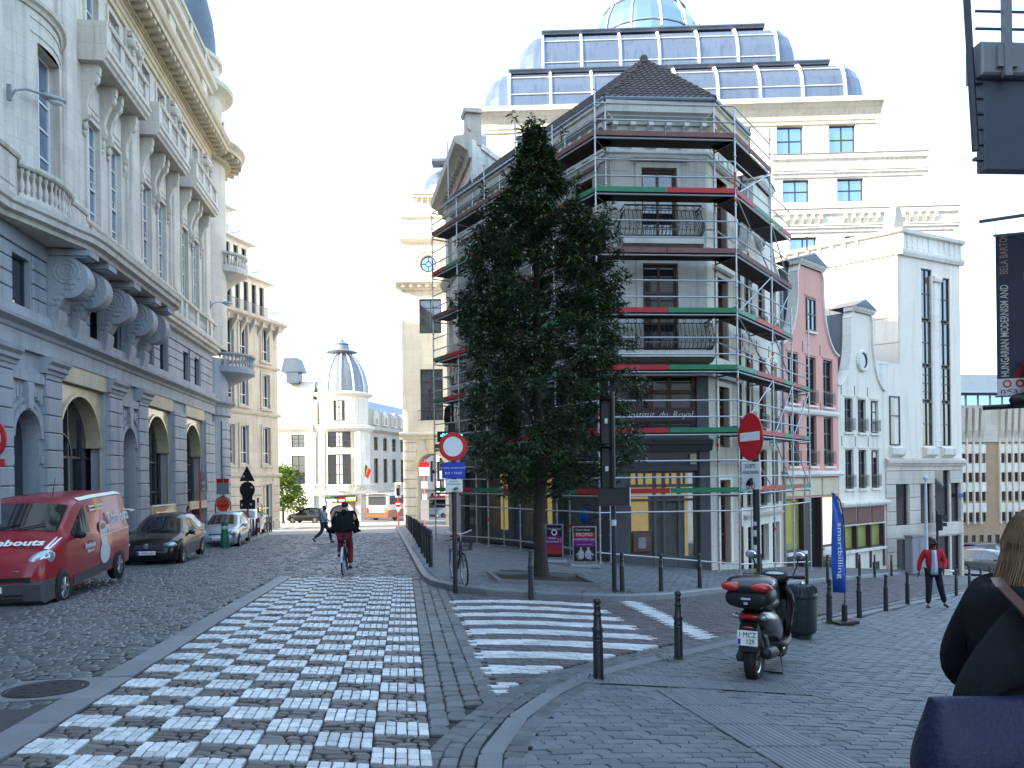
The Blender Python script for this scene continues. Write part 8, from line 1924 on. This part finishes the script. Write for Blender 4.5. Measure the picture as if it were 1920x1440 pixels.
m = MB(); m.prism([(-.92,.62),(-.78,.7),(-.72,.5),(-.9,.36),(-.94,.38)], -.09, .09); m.build('mudguard', MAT['scooter_matt'], so); m = MB(); m.ball((-.9,0,.625), 1, 10, 6, (.02,.06,.018)); m.build('rear_reflector', MAT['lamp_red'], so, True)
loftx('engine_case', 'plastic_grey', [(-.75,.27,.04,.05),(-.6,.28,.05,.09),(-.3,.33,.06,.11),(-.05,.36,.05,.08)], so).location = (0, .13, 0)
loftx('exhaust', 'scooter_matt', [(-.86,.36,.05,.05),(-.8,.35,.06,.065),(-.5,.31,.06,.065),(-.3,.27,.03,.03)], so).location = (0, -.16, 0)
m = MB(); m.tube([(-.5,.14,.24),(-.72,.14,.52)], .02, 6).tube([(-.5,-.14,.24),(-.72,-.14,.52)], .02, 6); m.build('shock_absorber', MAT['steel_grey'], so, True)
m = MB(); m.tube([(-.12,.16,.22),(-.2,.2,.012),(-.2,-.2,.012),(-.12,-.16,.22)], .014, 6).tube([(-.2,.2,.012),(-.32,.24,.03)], .013, 6); m.build('centre_stand', MAT['plastic_black'], so, True)
# --- motorcycle by the corner, bicycles
mo = thing('motorcycle', 'dark motorcycle parked behind the slim posts under the apartment building', 'motorcycle', (-17.35, 53.2, ground(-17.35, 53.2)+.12), R(-25)); wheel2(mo, -.72, .31, .15); wheel2(mo, .72, .31, .12)
loftx('tank', 'scooter_black', [(-.3,.78,.1,.06),(-.05,.86,.17,.12),(.25,.9,.16,.12),(.38,.88,.08,.06)], mo); loftx('seat', 'scooter_matt', [(-.85,.88,.1,.05),(-.5,.82,.14,.06),(-.15,.78,.11,.05)], mo); loftx('engine', 'plastic_grey', [(-.3,.42,.16,.18),(0,.44,.2,.22),(.25,.42,.15,.18)], mo)
m = MB(); m.tube([(.72,.08,.31),(.48,.08,.98)], .03, 7).tube([(.72,-.08,.31),(.48,-.08,.98)], .03, 7).tube([(.45,.36,1.05),(.47,.1,1.03),(.47,-.1,1.03),(.45,-.36,1.05)], .016, 6); m.build('fork', MAT['alloy'], mo, True)
m = MB(); m.ball((.58,0,.92), .1, 10, 8, (.8,1,1)); m.build('headlamp', MAT['lamp_clear'], mo, True); m = MB(); m.tube([(-.15,.02,.35),(-.72,.06,.31)], .03, 6).tube([(-.15,-.02,.35),(-.72,-.06,.31)], .03, 6).tube([(.1,-.16,.3),(-.4,-.18,.26),(-.85,-.17,.4)], .045, 8); m.build('frame', MAT['steel_grey'], mo, True)
def bicycle(label, loc, rz, fr='iron_black', basket=False, step=True, lean=0.0, mud=None):
    b = thing('bicycle', label, 'bicycle', loc, rz)
    for x in (-.52, .54):
        m = MB(); R_ = .335; m.lathe([(R_-.028,-.012),(R_-.012,-.018),(R_,0),(R_-.012,.018),(R_-.028,.012)], 0,0,0, 30, ax='y'); w_ = m.build('wheel', MAT['rubber'], b, 2, (x,0,R_)); q = MB(); q.lathe([(R_-.03,-.01),(R_-.045,-.01),(R_-.045,.01),(R_-.03,.01)], 0,0,0, 30, ax='y').lathe([(0,-.04),(.018,-.04),(.018,.04),(0,.04)], 0,0,0, 8, ax='y')
        for k in range(14): a = 2*math.pi*k/14; q.tube([(0,.02*(-1)**k,0),((R_-.04)*math.cos(a+.25),0,(R_-.04)*math.sin(a+.25))], .0022, 3, False)
        q.build('rim', MAT['alloy'], w_)
        if mud: q = MB(); [q.v.extend([((R_+.025)*math.cos(a), -.025, (R_+.025)*math.sin(a)), ((R_+.025)*math.cos(a), .025, (R_+.025)*math.sin(a))]) for a in [R((60 if x < 0 else 40)+k*13) for k in range(10)]]; q.f = [(2*k,2*k+1,2*k+3,2*k+2) for k in range(9)]; mo_ = q.build('mudguard', MAT[mud], w_, 2)
    m = MB(); bb = (-.06,0,.28); m.tube([bb,(-.2,0,.82)], .016, 7).tube([(.40,0,.84),bb], .018, 7).tube([(.38,0,.9),(.54,0,.335)], .016, 7).tube([(-.52,0,.335),bb], .012, 6).tube([(-.52,0,.335),(-.17,0,.7)], .01, 6)
    m.tube([(.40,0,.78),(-.12,0,.52)] if step else [(.40,0,.82),(-.18,0,.74)], .016, 7); m.build('frame', MAT[fr], b, True)
    m = MB(); m.tube([(.39,0,.85),(.37,0,1.02)], .014, 6).tube([(.2,.27,1.06),(.3,.25,1.08),(.37,.08,1.03),(.37,-.08,1.03),(.3,-.25,1.08),(.2,-.27,1.06)], .012, 6); m.build('handlebar', MAT['alloy'], b, True)
    m = MB(); m.tube([(-.2,0,.82),(-.22,0,.92)], .013, 6); sp__ = m.build('seat_post', MAT['alloy'], b, True); m = MB(); m.ball((-.24,0,.95), 1, 12, 6, (.15,.09,.035)); m.build('saddle', MAT['plastic_black'], b, True)
    m = MB(); m.lathe([(.06,-.03),(.1,-.03),(.1,-.025),(.06,-.025)], -.06,0,.28, 18, ax='y').tube([(-.06,-.06,.28),(-.0,-.06,.13)], .01, 5).tube([(-.06,.06,.28),(-.12,.06,.43)], .01, 5).box(-.05,.05,-.17,-.06,.11,.14).box(-.17,-.07,.06,.17,.42,.45); m.build('crank', MAT['plastic_grey'], b)
    m = MB(); m.tube([(-.2,.07,.66),(-.62,.07,.72)], .008, 5).tube([(-.2,-.07,.66),(-.62,-.07,.72)], .008, 5).tube([(-.62,-.07,.72),(-.62,.07,.72)], .008, 5).tube([(-.5,.07,.71),(-.52,.07,.335)], .007, 5).tube([(-.5,-.07,.71),(-.52,-.07,.335)], .007, 5); m.build('rack', MAT['plastic_black'], b, True)
    m = MB(); m.ball((-.66,0,.62), .03, 8, 6); m.build('rear_light', MAT['lamp_red'], b, True)
    if basket:
        m = MB(); X0, X1 = .46, .78
        for z, g in ((.72,.8),(.8,.88),(.88,.95),(.95,1.0)): m.tube([(X0,-.17*g,z),(X1*g+.0,-.17*g,z),(X1*g,.17*g,z),(X0,.17*g,z),(X0,-.17*g,z)], .006, 4)
        for k in range(7): y = -.16+k*.053; m.tube([(X1*.8,y*.8,.72),(X1,y,.95)], .005, 4)
        for k in range(6): x = X0+k*.055; m.tube([(x,-.14,.72),(x,-.17,.95)], .005, 4).tube([(x,.14,.72),(x,.17,.95)], .005, 4)
        m.box(X0,X1*.8,-.13,.13,.715,.722); m.build('basket', MAT['plastic_black'], b)
    b.rotation_euler = (lean, 0, rz); return b
bk2 = bicycle('black bicycle with a front basket locked to the pole of the round sign', (-1.1, 15.75, ground(-1.1, 15.75)+.11), R(-74), basket=True, lean=.05)
CYX, CYY = -4.25, 19.6
byc = bicycle('bicycle being ridden away up the street, with a pale rear mudguard', (CYX, CYY, ground(CYX, CYY)+.01), R(96), mud='print_grey', step=False)
# ---------------------------------------------------------------- people
M('cloth_black', (.010,.011,.014), .9, var=.25, scale=10, bump=.5, bscale=160, spec=.15); M('cloth_navy', (.007,.012,.042), .55, var=.2, scale=5, bump=.25, bscale=60)
M('cloth_red', (.40,.008,.02), .8, var=.12, scale=6, bump=.3, bscale=60); M('cloth_shirt', (.36,.44,.58), .85, var=.1, scale=8, bump=.2); M('denim', (.03,.05,.10), .9, var=.25, scale=7, bump=.3, bscale=90); M('denim_dark', (.012,.015,.026), .9, var=.2, scale=7, bump=.3)
M('cloth_wine', (.16,.022,.035), .85, var=.15, scale=7, bump=.3); M('cloth_hivis', (.42,.62,.02), .8, var=.1); M('hair_dark', (.010,.008,.007), .6, var=.2, scale=20); M('hair_blond', (.30,.20,.115), .45, var=.2, scale=20, isl=.35, c2=(.17,.11,.065), bump=0); M('leather', (.075,.03,.02), .45, var=.2, scale=8)
def skin(name, pts, edges, rad, mat, par, sub=2, **pr):
    me = bpy.data.meshes.new(name); me.from_pydata([tuple(p) for p in pts], edges, []); o = bpy.data.objects.new(name, me)
    o.modifiers.new('skin', 'SKIN')
    for v, r in zip(me.skin_vertices[0].data, rad): v.radius = (r, r) if not isinstance(r, tuple) else r
    me.skin_vertices[0].data[0].use_root = True
    s_ = o.modifiers.new('sub', 'SUBSURF'); s_.levels = sub; s_.render_levels = sub
    m2 = baked(o)
    m2.name = name; m2.materials.clear(); m2.materials.append(MAT[mat]); m2.polygons.foreach_set('use_smooth', [True]*len(m2.polygons)); m2.update()
    return link(name, m2, par, **pr)
def V3(*a): return Vector(a)
def hand(par, w_, d, mat, sgn, up=(0,0,1)):
    """palm with five bent, unequal fingers; d points from the wrist to the fingertips"""
    d = Vector(d).normalized(); s_ = d.cross(Vector(up)).normalized(); n = s_.cross(d)
    P = [V3(*w_), Vector(w_)+d*.05, Vector(w_)+d*.09]; E = [(0,1),(1,2)]; Rr = [(.026,.02),(.038,.018),(.036,.016)]
    for k, (o, L) in enumerate(((-.03,.068),(-.01,.078),(.011,.073),(.03,.056))):
        b_ = len(P); P += [P[2]+s_*o, P[2]+s_*o+d*L*.5+n*(.008*sgn), P[2]+s_*o*1.05+d*L*.85+n*(.03*sgn)]; E += [(2,b_),(b_,b_+1),(b_+1,b_+2)]; Rr += [.011,.0098,.008]
    b_ = len(P); P += [P[1]-s_*.045*sgn+d*.01, P[1]-s_*.058*sgn+d*.045]; E += [(1,b_),(b_,b_+1)]; Rr += [.013,.009]
    return skin('hand', P, E, Rr, mat, par, 1)
def person(label, loc, rz, J, skin_m, top_m, leg_m, shoe_m='plastic_black', hair_m='hair_dark', scale=1.0, hair_len=0, top_hem=.86, bulk=1.0, sleeves=True, arm=1.0, group=None):
    p = thing('person', label, 'person', loc, rz, group); p.scale = (scale,)*3
    D = dict(pel=(0,0,.94), wst=(0,0,1.08), che=(0,0,1.28), nk=(0,0,1.47), hd=(.02,0,1.62), sL=(0,.185,1.41), sR=(0,-.185,1.41), eL=(-.03,.24,1.13), eR=(-.03,-.24,1.13), wL=(.06,.25,.89), wR=(.06,-.25,.89), hL=(0,.09,.9), hR=(0,-.09,.9), kL=(.02,.1,.5), kR=(.02,-.1,.5), aL=(-.01,.1,.09), aR=(-.01,-.1,.09), hdir=(1,0,0))
    D.update(J); g = {k: Vector(v) for k, v in D.items()}
    hdv = g['hdir'].normalized(); K = ['pel','wst','che','nk','sL','eL','wL','sR','eR','wR','hL','kL','aL','hR','kR','aR']; I = {k: i for i, k in enumerate(K)}
    E = [('pel','wst'),('wst','che'),('che','nk'),('che','sL'),('sL','eL'),('eL','wL'),('che','sR'),('sR','eR'),('eR','wR'),('pel','hL'),('hL','kL'),('kL','aL'),('pel','hR'),('hR','kR'),('kR','aR')]
    rb = dict(pel=.13, wst=.12, che=.13, nk=.055, sL=.07, eL=.045, wL=.03, sR=.07, eR=.045, wR=.03, hL=.085, kL=.06, aL=.042, hR=.085, kR=.06, aR=.042)
    P = [g[k] for k in K]; ed = [(I[a], I[b_]) for a, b_ in E]; rr = [rb[k] for k in K]
    hb_ = g['hd']-V3(0,0,.06); P += [hb_+hdv*.01, g['hd']+hdv*.015, g['hd']+V3(0,0,.075)-hdv*.01, g['hd']+hdv*.085-V3(0,0,.015), g['hd']+hdv*.05-V3(0,0,.085)]
    n = len(K); ed += [(I['nk'], n), (n, n+1), (n+1, n+2), (n+1, n+3), (n, n+4)]; rr += [.068, .086, .07, .02, .04]
    body = skin('body', P, ed, rr, skin_m, p)
    b = bulk
    kt = ['pel','wst','che','nk','sL','eL','wL','sR','eR','wR']; pt = [g['pel']*1.0-V3(0,0,.94-top_hem)]+[g[k] for k in kt[1:]]; pt[3] = pt[2].lerp(g['nk'], .72); pt[6] = g['eL'].lerp(g['wL'], .92); pt[9] = g['eR'].lerp(g['wR'], .92)
    jk = skin('jacket', pt, [(0,1),(1,2),(2,3),(2,4),(4,5),(5,6),(2,7),(7,8),(8,9)], [.165*b,.15*b,.165*b,.075*b,.08*b*arm,.062*b*arm,.048*b*arm,.08*b*arm,.062*b*arm,.048*b*arm], top_m, p)
    tr_ = skin('trousers', [g['pel']+V3(0,0,.02), g['hL'], g['kL'], g['aL']+V3(0,0,.02), g['hR'], g['kR'], g['aR']+V3(0,0,.02)], [(0,1),(1,2),(2,3),(0,4),(4,5),(5,6)], [.15,.105,.082,.068,.105,.082,.068], leg_m, p)
    for s_ in 'LR':
        a = g['a'+s_]; k_ = g['k'+s_]; sh = (a-k_).normalized(); f = D.get('f'+s_); fd = Vector(f).normalized() if f else V3(1,0,-.08).normalized(); o = a+sh*.05
        skin('shoe', [o-fd*.06, o+fd*.06, o+fd*.16], [(0,1),(1,2)], [.045,.045,.035], shoe_m, p, 1)
        w0 = g['w'+s_]; e0 = g['e'+s_]; hand(p, w0-(w0-e0).normalized()*.005, (w0-e0), skin_m, 1 if s_ == 'L' else -1, (0,1,0) if abs((w0-e0).normalized().z) > .6 else (0,0,1))
    m = MB(); c = g['hd']; side = hdv.cross(V3(0,0,1)).normalized()
    h_ = MB(); N, Mr = 16, 8; up = V3(0,0,1)
    for i in range(Mr+1):
        for k in range(N):
            a = 2*math.pi*k/N; fr_ = math.cos(a)                          # 1 at the face, -1 at the nape
            th = (1.0+.45*(1-fr_)*.9)*i/Mr; rr_ = .104+.004*math.sin(k*3+i)
            h_.v.append(tuple(c+V3(0,0,.012)-hdv*.008+hdv*(rr_*math.sin(th)*fr_)+side*(rr_*.88*math.sin(th)*math.sin(a))+up*(rr_*1.12*math.cos(th)-(hair_len*(i/Mr)**2*(1-fr_)*.5 if fr_ < .3 else 0))))
    h_.f = [(i*N+k, (i+1)*N+k, (i+1)*N+(k+1) % N, i*N+(k+1) % N) for i in range(Mr) for k in range(N)]
    h_.build('hair', MAT[hair_m], p, 2, fix=True)
    for sg in (-1, 1):
        m.ball(tuple(c+side*sg*.088-V3(0,0,.01)-hdv*.005), .022, 6, 4, (.9,.6,1.3)); 
    m.tube([tuple(c+hdv*.085+V3(0,0,.02)), tuple(c+hdv*.112-V3(0,0,.02)), tuple(c+hdv*.085-V3(0,0,.03))], .011, 5); m.build('face_features', MAT[skin_m], body, True)
    e = MB()
    for sg in (-1, 1): e.ball(tuple(c+hdv*.088+side*sg*.033+V3(0,0,.018)), .011, 6, 4)
    e.tube([tuple(c+hdv*.088+side*-.022-V3(0,0,.052)), tuple(c+hdv*.094-V3(0,0,.054)), tuple(c+hdv*.088+side*.022-V3(0,0,.052))], .005, 4); e.build('eyes_and_mouth', MAT['hair_dark'], body, True)
    return p, g
# man in the red jacket, one leg forward, head turned to his right
rm, g = person('man in an open red jacket and dark jeans walking towards the camera, looking aside', (10.29, 18.96, ground(10.29,18.96)+.05), R(-108), dict(kL=(-.0,.17,.5), aL=(-.12,.28,.1), fL=(1,.25,-.2), kR=(.08,-.11,.5), aR=(.07,-.13,.09), hL=(0,.1,.9), eL=(.02,.27,1.15), wL=(.2,.2,.98), eR=(-.0,-.3,1.14), wR=(.05,-.33,.9), hdir=(.55,-.85,0), pel=(.0,0,.95)), 'skin_dark', 'cloth_red', 'denim_dark', 'leather', scale=.97, top_hem=.9, bulk=1.04)
m = MB(); n = 7; vs = []
for i in range(n+1):
    f = i/n; z = 1.46-.6*f; hw = .012+.085*f; vs += [(.125+.045*math.sin(f*2.6), -hw*.8, z), (.148+.05*math.sin(f*2.6), 0, z-.005), (.125+.045*math.sin(f*2.6), hw*.65, z)]
m.add(vs, [(3*i+k, 3*i+k+1, 3*i+k+4, 3*i+k+3) for i in range(n) for k in (0,1)]); o = m.build('shirt', MAT['cloth_shirt'], rm, True, fix=False); sm = o.modifiers.new('t','SOLIDIFY'); sm.thickness = .05
m = MB(); m.bev(.13,.36,-.05,.05,.955,.985,.005); o = m.build('folded_paper', MAT['paint_white'], rm, loc=(.06,.12,0)); o.rotation_euler = (0,0,R(50))
# man crossing in a pale blue shirt, long stride to the right
wm, g = person('man in a pale blue shirt and jeans striding across the cobbles', (-8.79, 36.06, ground(-8.79,36.06)), R(2), dict(kL=(.24,.09,.52), aL=(.30,.08,.10), kR=(-.12,-.09,.5), aR=(-.44,-.08,.22), fR=(.6,0,-.8), eL=(-.12,.24,1.15), wL=(-.14,.24,.9), eR=(.1,-.22,1.16), wR=(.32,-.2,1.02), pel=(0,0,.9), wst=(.02,0,1.06), hL=(0,.09,.87), hR=(0,-.09,.87)), 'skin_mid', 'cloth_shirt', 'denim', scale=1.0)
# cyclist on the bicycle
r0 = byc.location; hb_ = (byc.rotation_euler.z)
cp, g = person('cyclist in a billowing black jacket and wine red trousers riding away from the camera', (r0.x, r0.y, r0.z), hb_, dict(pel=(-.24,0,1.02), wst=(-.20,0,1.16), che=(-.10,0,1.38), nk=(-.02,0,1.55), hd=(.05,0,1.68), sL=(-.06,.19,1.5), sR=(-.06,-.19,1.5), eL=(.05,.3,1.25), eR=(.05,-.3,1.25), wL=(.25,.27,1.09), wR=(.25,-.27,1.09), hL=(-.22,.1,.98), hR=(-.22,-.1,.98), kL=(.13,.12,.78), aL=(-.10,.13,.50), kR=(.08,-.12,.60), aR=(-.02,-.13,.2)), 'skin_pale', 'cloth_black', 'cloth_wine', scale=1.0, top_hem=1.0, bulk=1.15)
m = MB(); n = 10; vs = []
for j in range(5):
    f = j/4
    for i in range(n+1):
        a = R(80+200*i/n); rx, ry = .17+.04*f, .2+.03*f+(.26*f**2 if i in (2,8) else 0); vs.append((-.17-.06*f+rx*math.cos(a)*.8, ry*math.sin(a), 1.42-.36*f-(.06 if i in (1,9) and j == 4 else 0)))
m.add(vs, [(j*(n+1)+i, j*(n+1)+i+1, (j+1)*(n+1)+i+1, (j+1)*(n+1)+i) for j in range(4) for i in range(n)]); o = m.build('jacket_skirt', MAT['cloth_black'], cp, 2, fix=False); sm = o.modifiers.new('t','SOLIDIFY'); sm.thickness = .02
skin('hood', [(-.11,-.07,1.53),(-.14,0,1.56),(-.11,.07,1.53)], [(0,1),(1,2)], [.06,.075,.06], 'cloth_black', cp)
# woman by the shop doorway and officer by the motorcycle
pw, g = person('woman with dark hair and a dark jacket standing at the arched shop behind the cars', (-15.6, 37.2, ground(-15.6,37.2)+.12), R(20), dict(eL=(.1,.22,1.15), wL=(.28,.12,1.2), eR=(.1,-.22,1.15), wR=(.28,-.1,1.2)), 'skin_pale', 'denim_dark', 'denim_dark', hair_len=.16, scale=.97)
po_, g = person('person in a bright yellow vest bending behind the parked motorcycle', (-17.75, 54.1, ground(-17.75,54.1)+.12), R(-20), dict(nk=(.14,0,1.42), che=(.06,0,1.24), hd=(.24,0,1.54), sL=(.1,.19,1.36), sR=(.1,-.19,1.36), eL=(.25,.24,1.12), wL=(.42,.2,1.06), eR=(.25,-.24,1.12), wR=(.42,-.2,1.06)), 'skin_pale', 'cloth_hivis', 'denim_dark', bulk=1.1, scale=1.04)
# woman close by at the right edge, walking to the right, her hair hanging down her back
WX, WY = 1.83, 2.72
wo, g = person('blonde woman in a black jacket carrying a navy bag at the right edge', (WX, WY, ground(WX, WY)+.04), R(8), dict(hd=(.03,0,1.655), nk=(-.02,0,1.5), che=(-.05,0,1.29), wst=(-.02,0,1.08), sR=(-.13,-.2,1.40), sL=(-.02,.19,1.41), eR=(-.46,-.2,1.13), wR=(-.06,-.33,1.10), eL=(-.12,.26,1.14), wL=(.1,.24,1.0)), 'skin_pale', 'cloth_black', 'denim_dark', hair_m='hair_blond', scale=.925, bulk=1.16, arm=1.4, top_hem=.97, hair_len=.1)
m = MB(); rh = random.Random(9); hc = g['hd']
for k in range(1500):
    a = R(rh.uniform(70, 330)); e0 = rh.uniform(.1, 1.5); r_ = .108+rh.uniform(0,.012)
    st_ = hc+V3(r_*math.cos(a)*math.cos(e0), r_*math.sin(a)*math.cos(e0), .02+r_*1.1*math.sin(e0)); md = hc+V3(.115*math.cos(a)-.015, .115*math.sin(a), -.02); en = hc+V3(.10*math.cos(a)*rh.uniform(.7,1.2)-.05+rh.uniform(-.03,.03), .11*math.sin(a)*rh.uniform(.6,1.1), -rh.uniform(.2,.33))
    m.tube([tuple(st_), tuple(st_.lerp(md,.6)+V3(.006*math.cos(a),.006*math.sin(a),.01)), tuple(md), tuple(md.lerp(en,.5)+V3(rh.uniform(-.01,.01),rh.uniform(-.01,.01),0)), tuple(en)], [.002,.003,.003,.0026,.001], 3, False)
m.build('hair_strands', MAT['hair_blond'], wo, True, kind='stuff')
bagt = thing('shoulder_bag', 'navy blue bag hanging under the arm of the blonde woman', 'bag', (1.405, 2.38, ground(WX,WY)+.86), R(4))
m = MB(); N = 14; secs = [(.0,.05,.25),(.004,.07,.28),(.03,.09,.302),(.08,.098,.30),(.15,.085,.285),(.22,.05,.268),(.268,.028,.255),(.278,.026,.253),(.28,.012,.25)]
for z, dy, dx in secs:
    for k in range(N): t_ = 2*math.pi*k/N; c, s_ = math.cos(t_), math.sin(t_); m.v.append((.12+dx*math.copysign(abs(c)**.32, c), dy*math.copysign(abs(s_)**.6, s_)+.012*math.sin(c*7+z*9), z+.02*math.cos(t_*2)*(1 if z < .02 else .3)))
m.f = [(j*N+k, j*N+(k+1) % N, (j+1)*N+(k+1) % N, (j+1)*N+k) for j in range(len(secs)-1) for k in range(N)]+[tuple(range(N)), tuple(range((len(secs)-1)*N, len(secs)*N))]
o = m.build('bag_body', MAT['cloth_navy'], bagt, 2); sb = o.modifiers.new('s','SUBSURF'); sb.levels = sb.render_levels = 1
def bl(v): r_ = bagt.location; return (v[0]-r_[0], v[1]-r_[1], v[2]-r_[2])
m = MB()
pth = [(1.70,2.26,.9),(1.67,2.29,1.03),(1.645,2.35,1.15),(1.63,2.44,1.24),(1.64,2.55,1.295),(1.70,2.66,1.31)]
for a_, b_ in zip(pth, pth[1:]):
    A_, B_ = V3(*bl(a_)), V3(*bl(b_)); m.add([tuple(A_-V3(.02,0,0)), tuple(A_+V3(.02,0,0)), tuple(B_+V3(.02,0,0)), tuple(B_-V3(.02,0,0)), tuple(A_-V3(.02,-.012,0)), tuple(A_+V3(.02,.012,0)), tuple(B_+V3(.02,.012,0)), tuple(B_-V3(.02,-.012,0))], [(0,1,2,3),(4,7,6,5),(0,3,7,4),(1,5,6,2)])
m.build('strap', MAT['leather'], bagt, True)
m = MB(); m.ball((0,0,0), 1, 14, 6, (.035,.008,.017)); o = m.build('sleeve_badge', MAT['chrome'], wo, True, (-.2,-.345,1.12)); o.rotation_euler = (R(-8),0,R(-18))
bpy.data.scenes.remove(TMP)
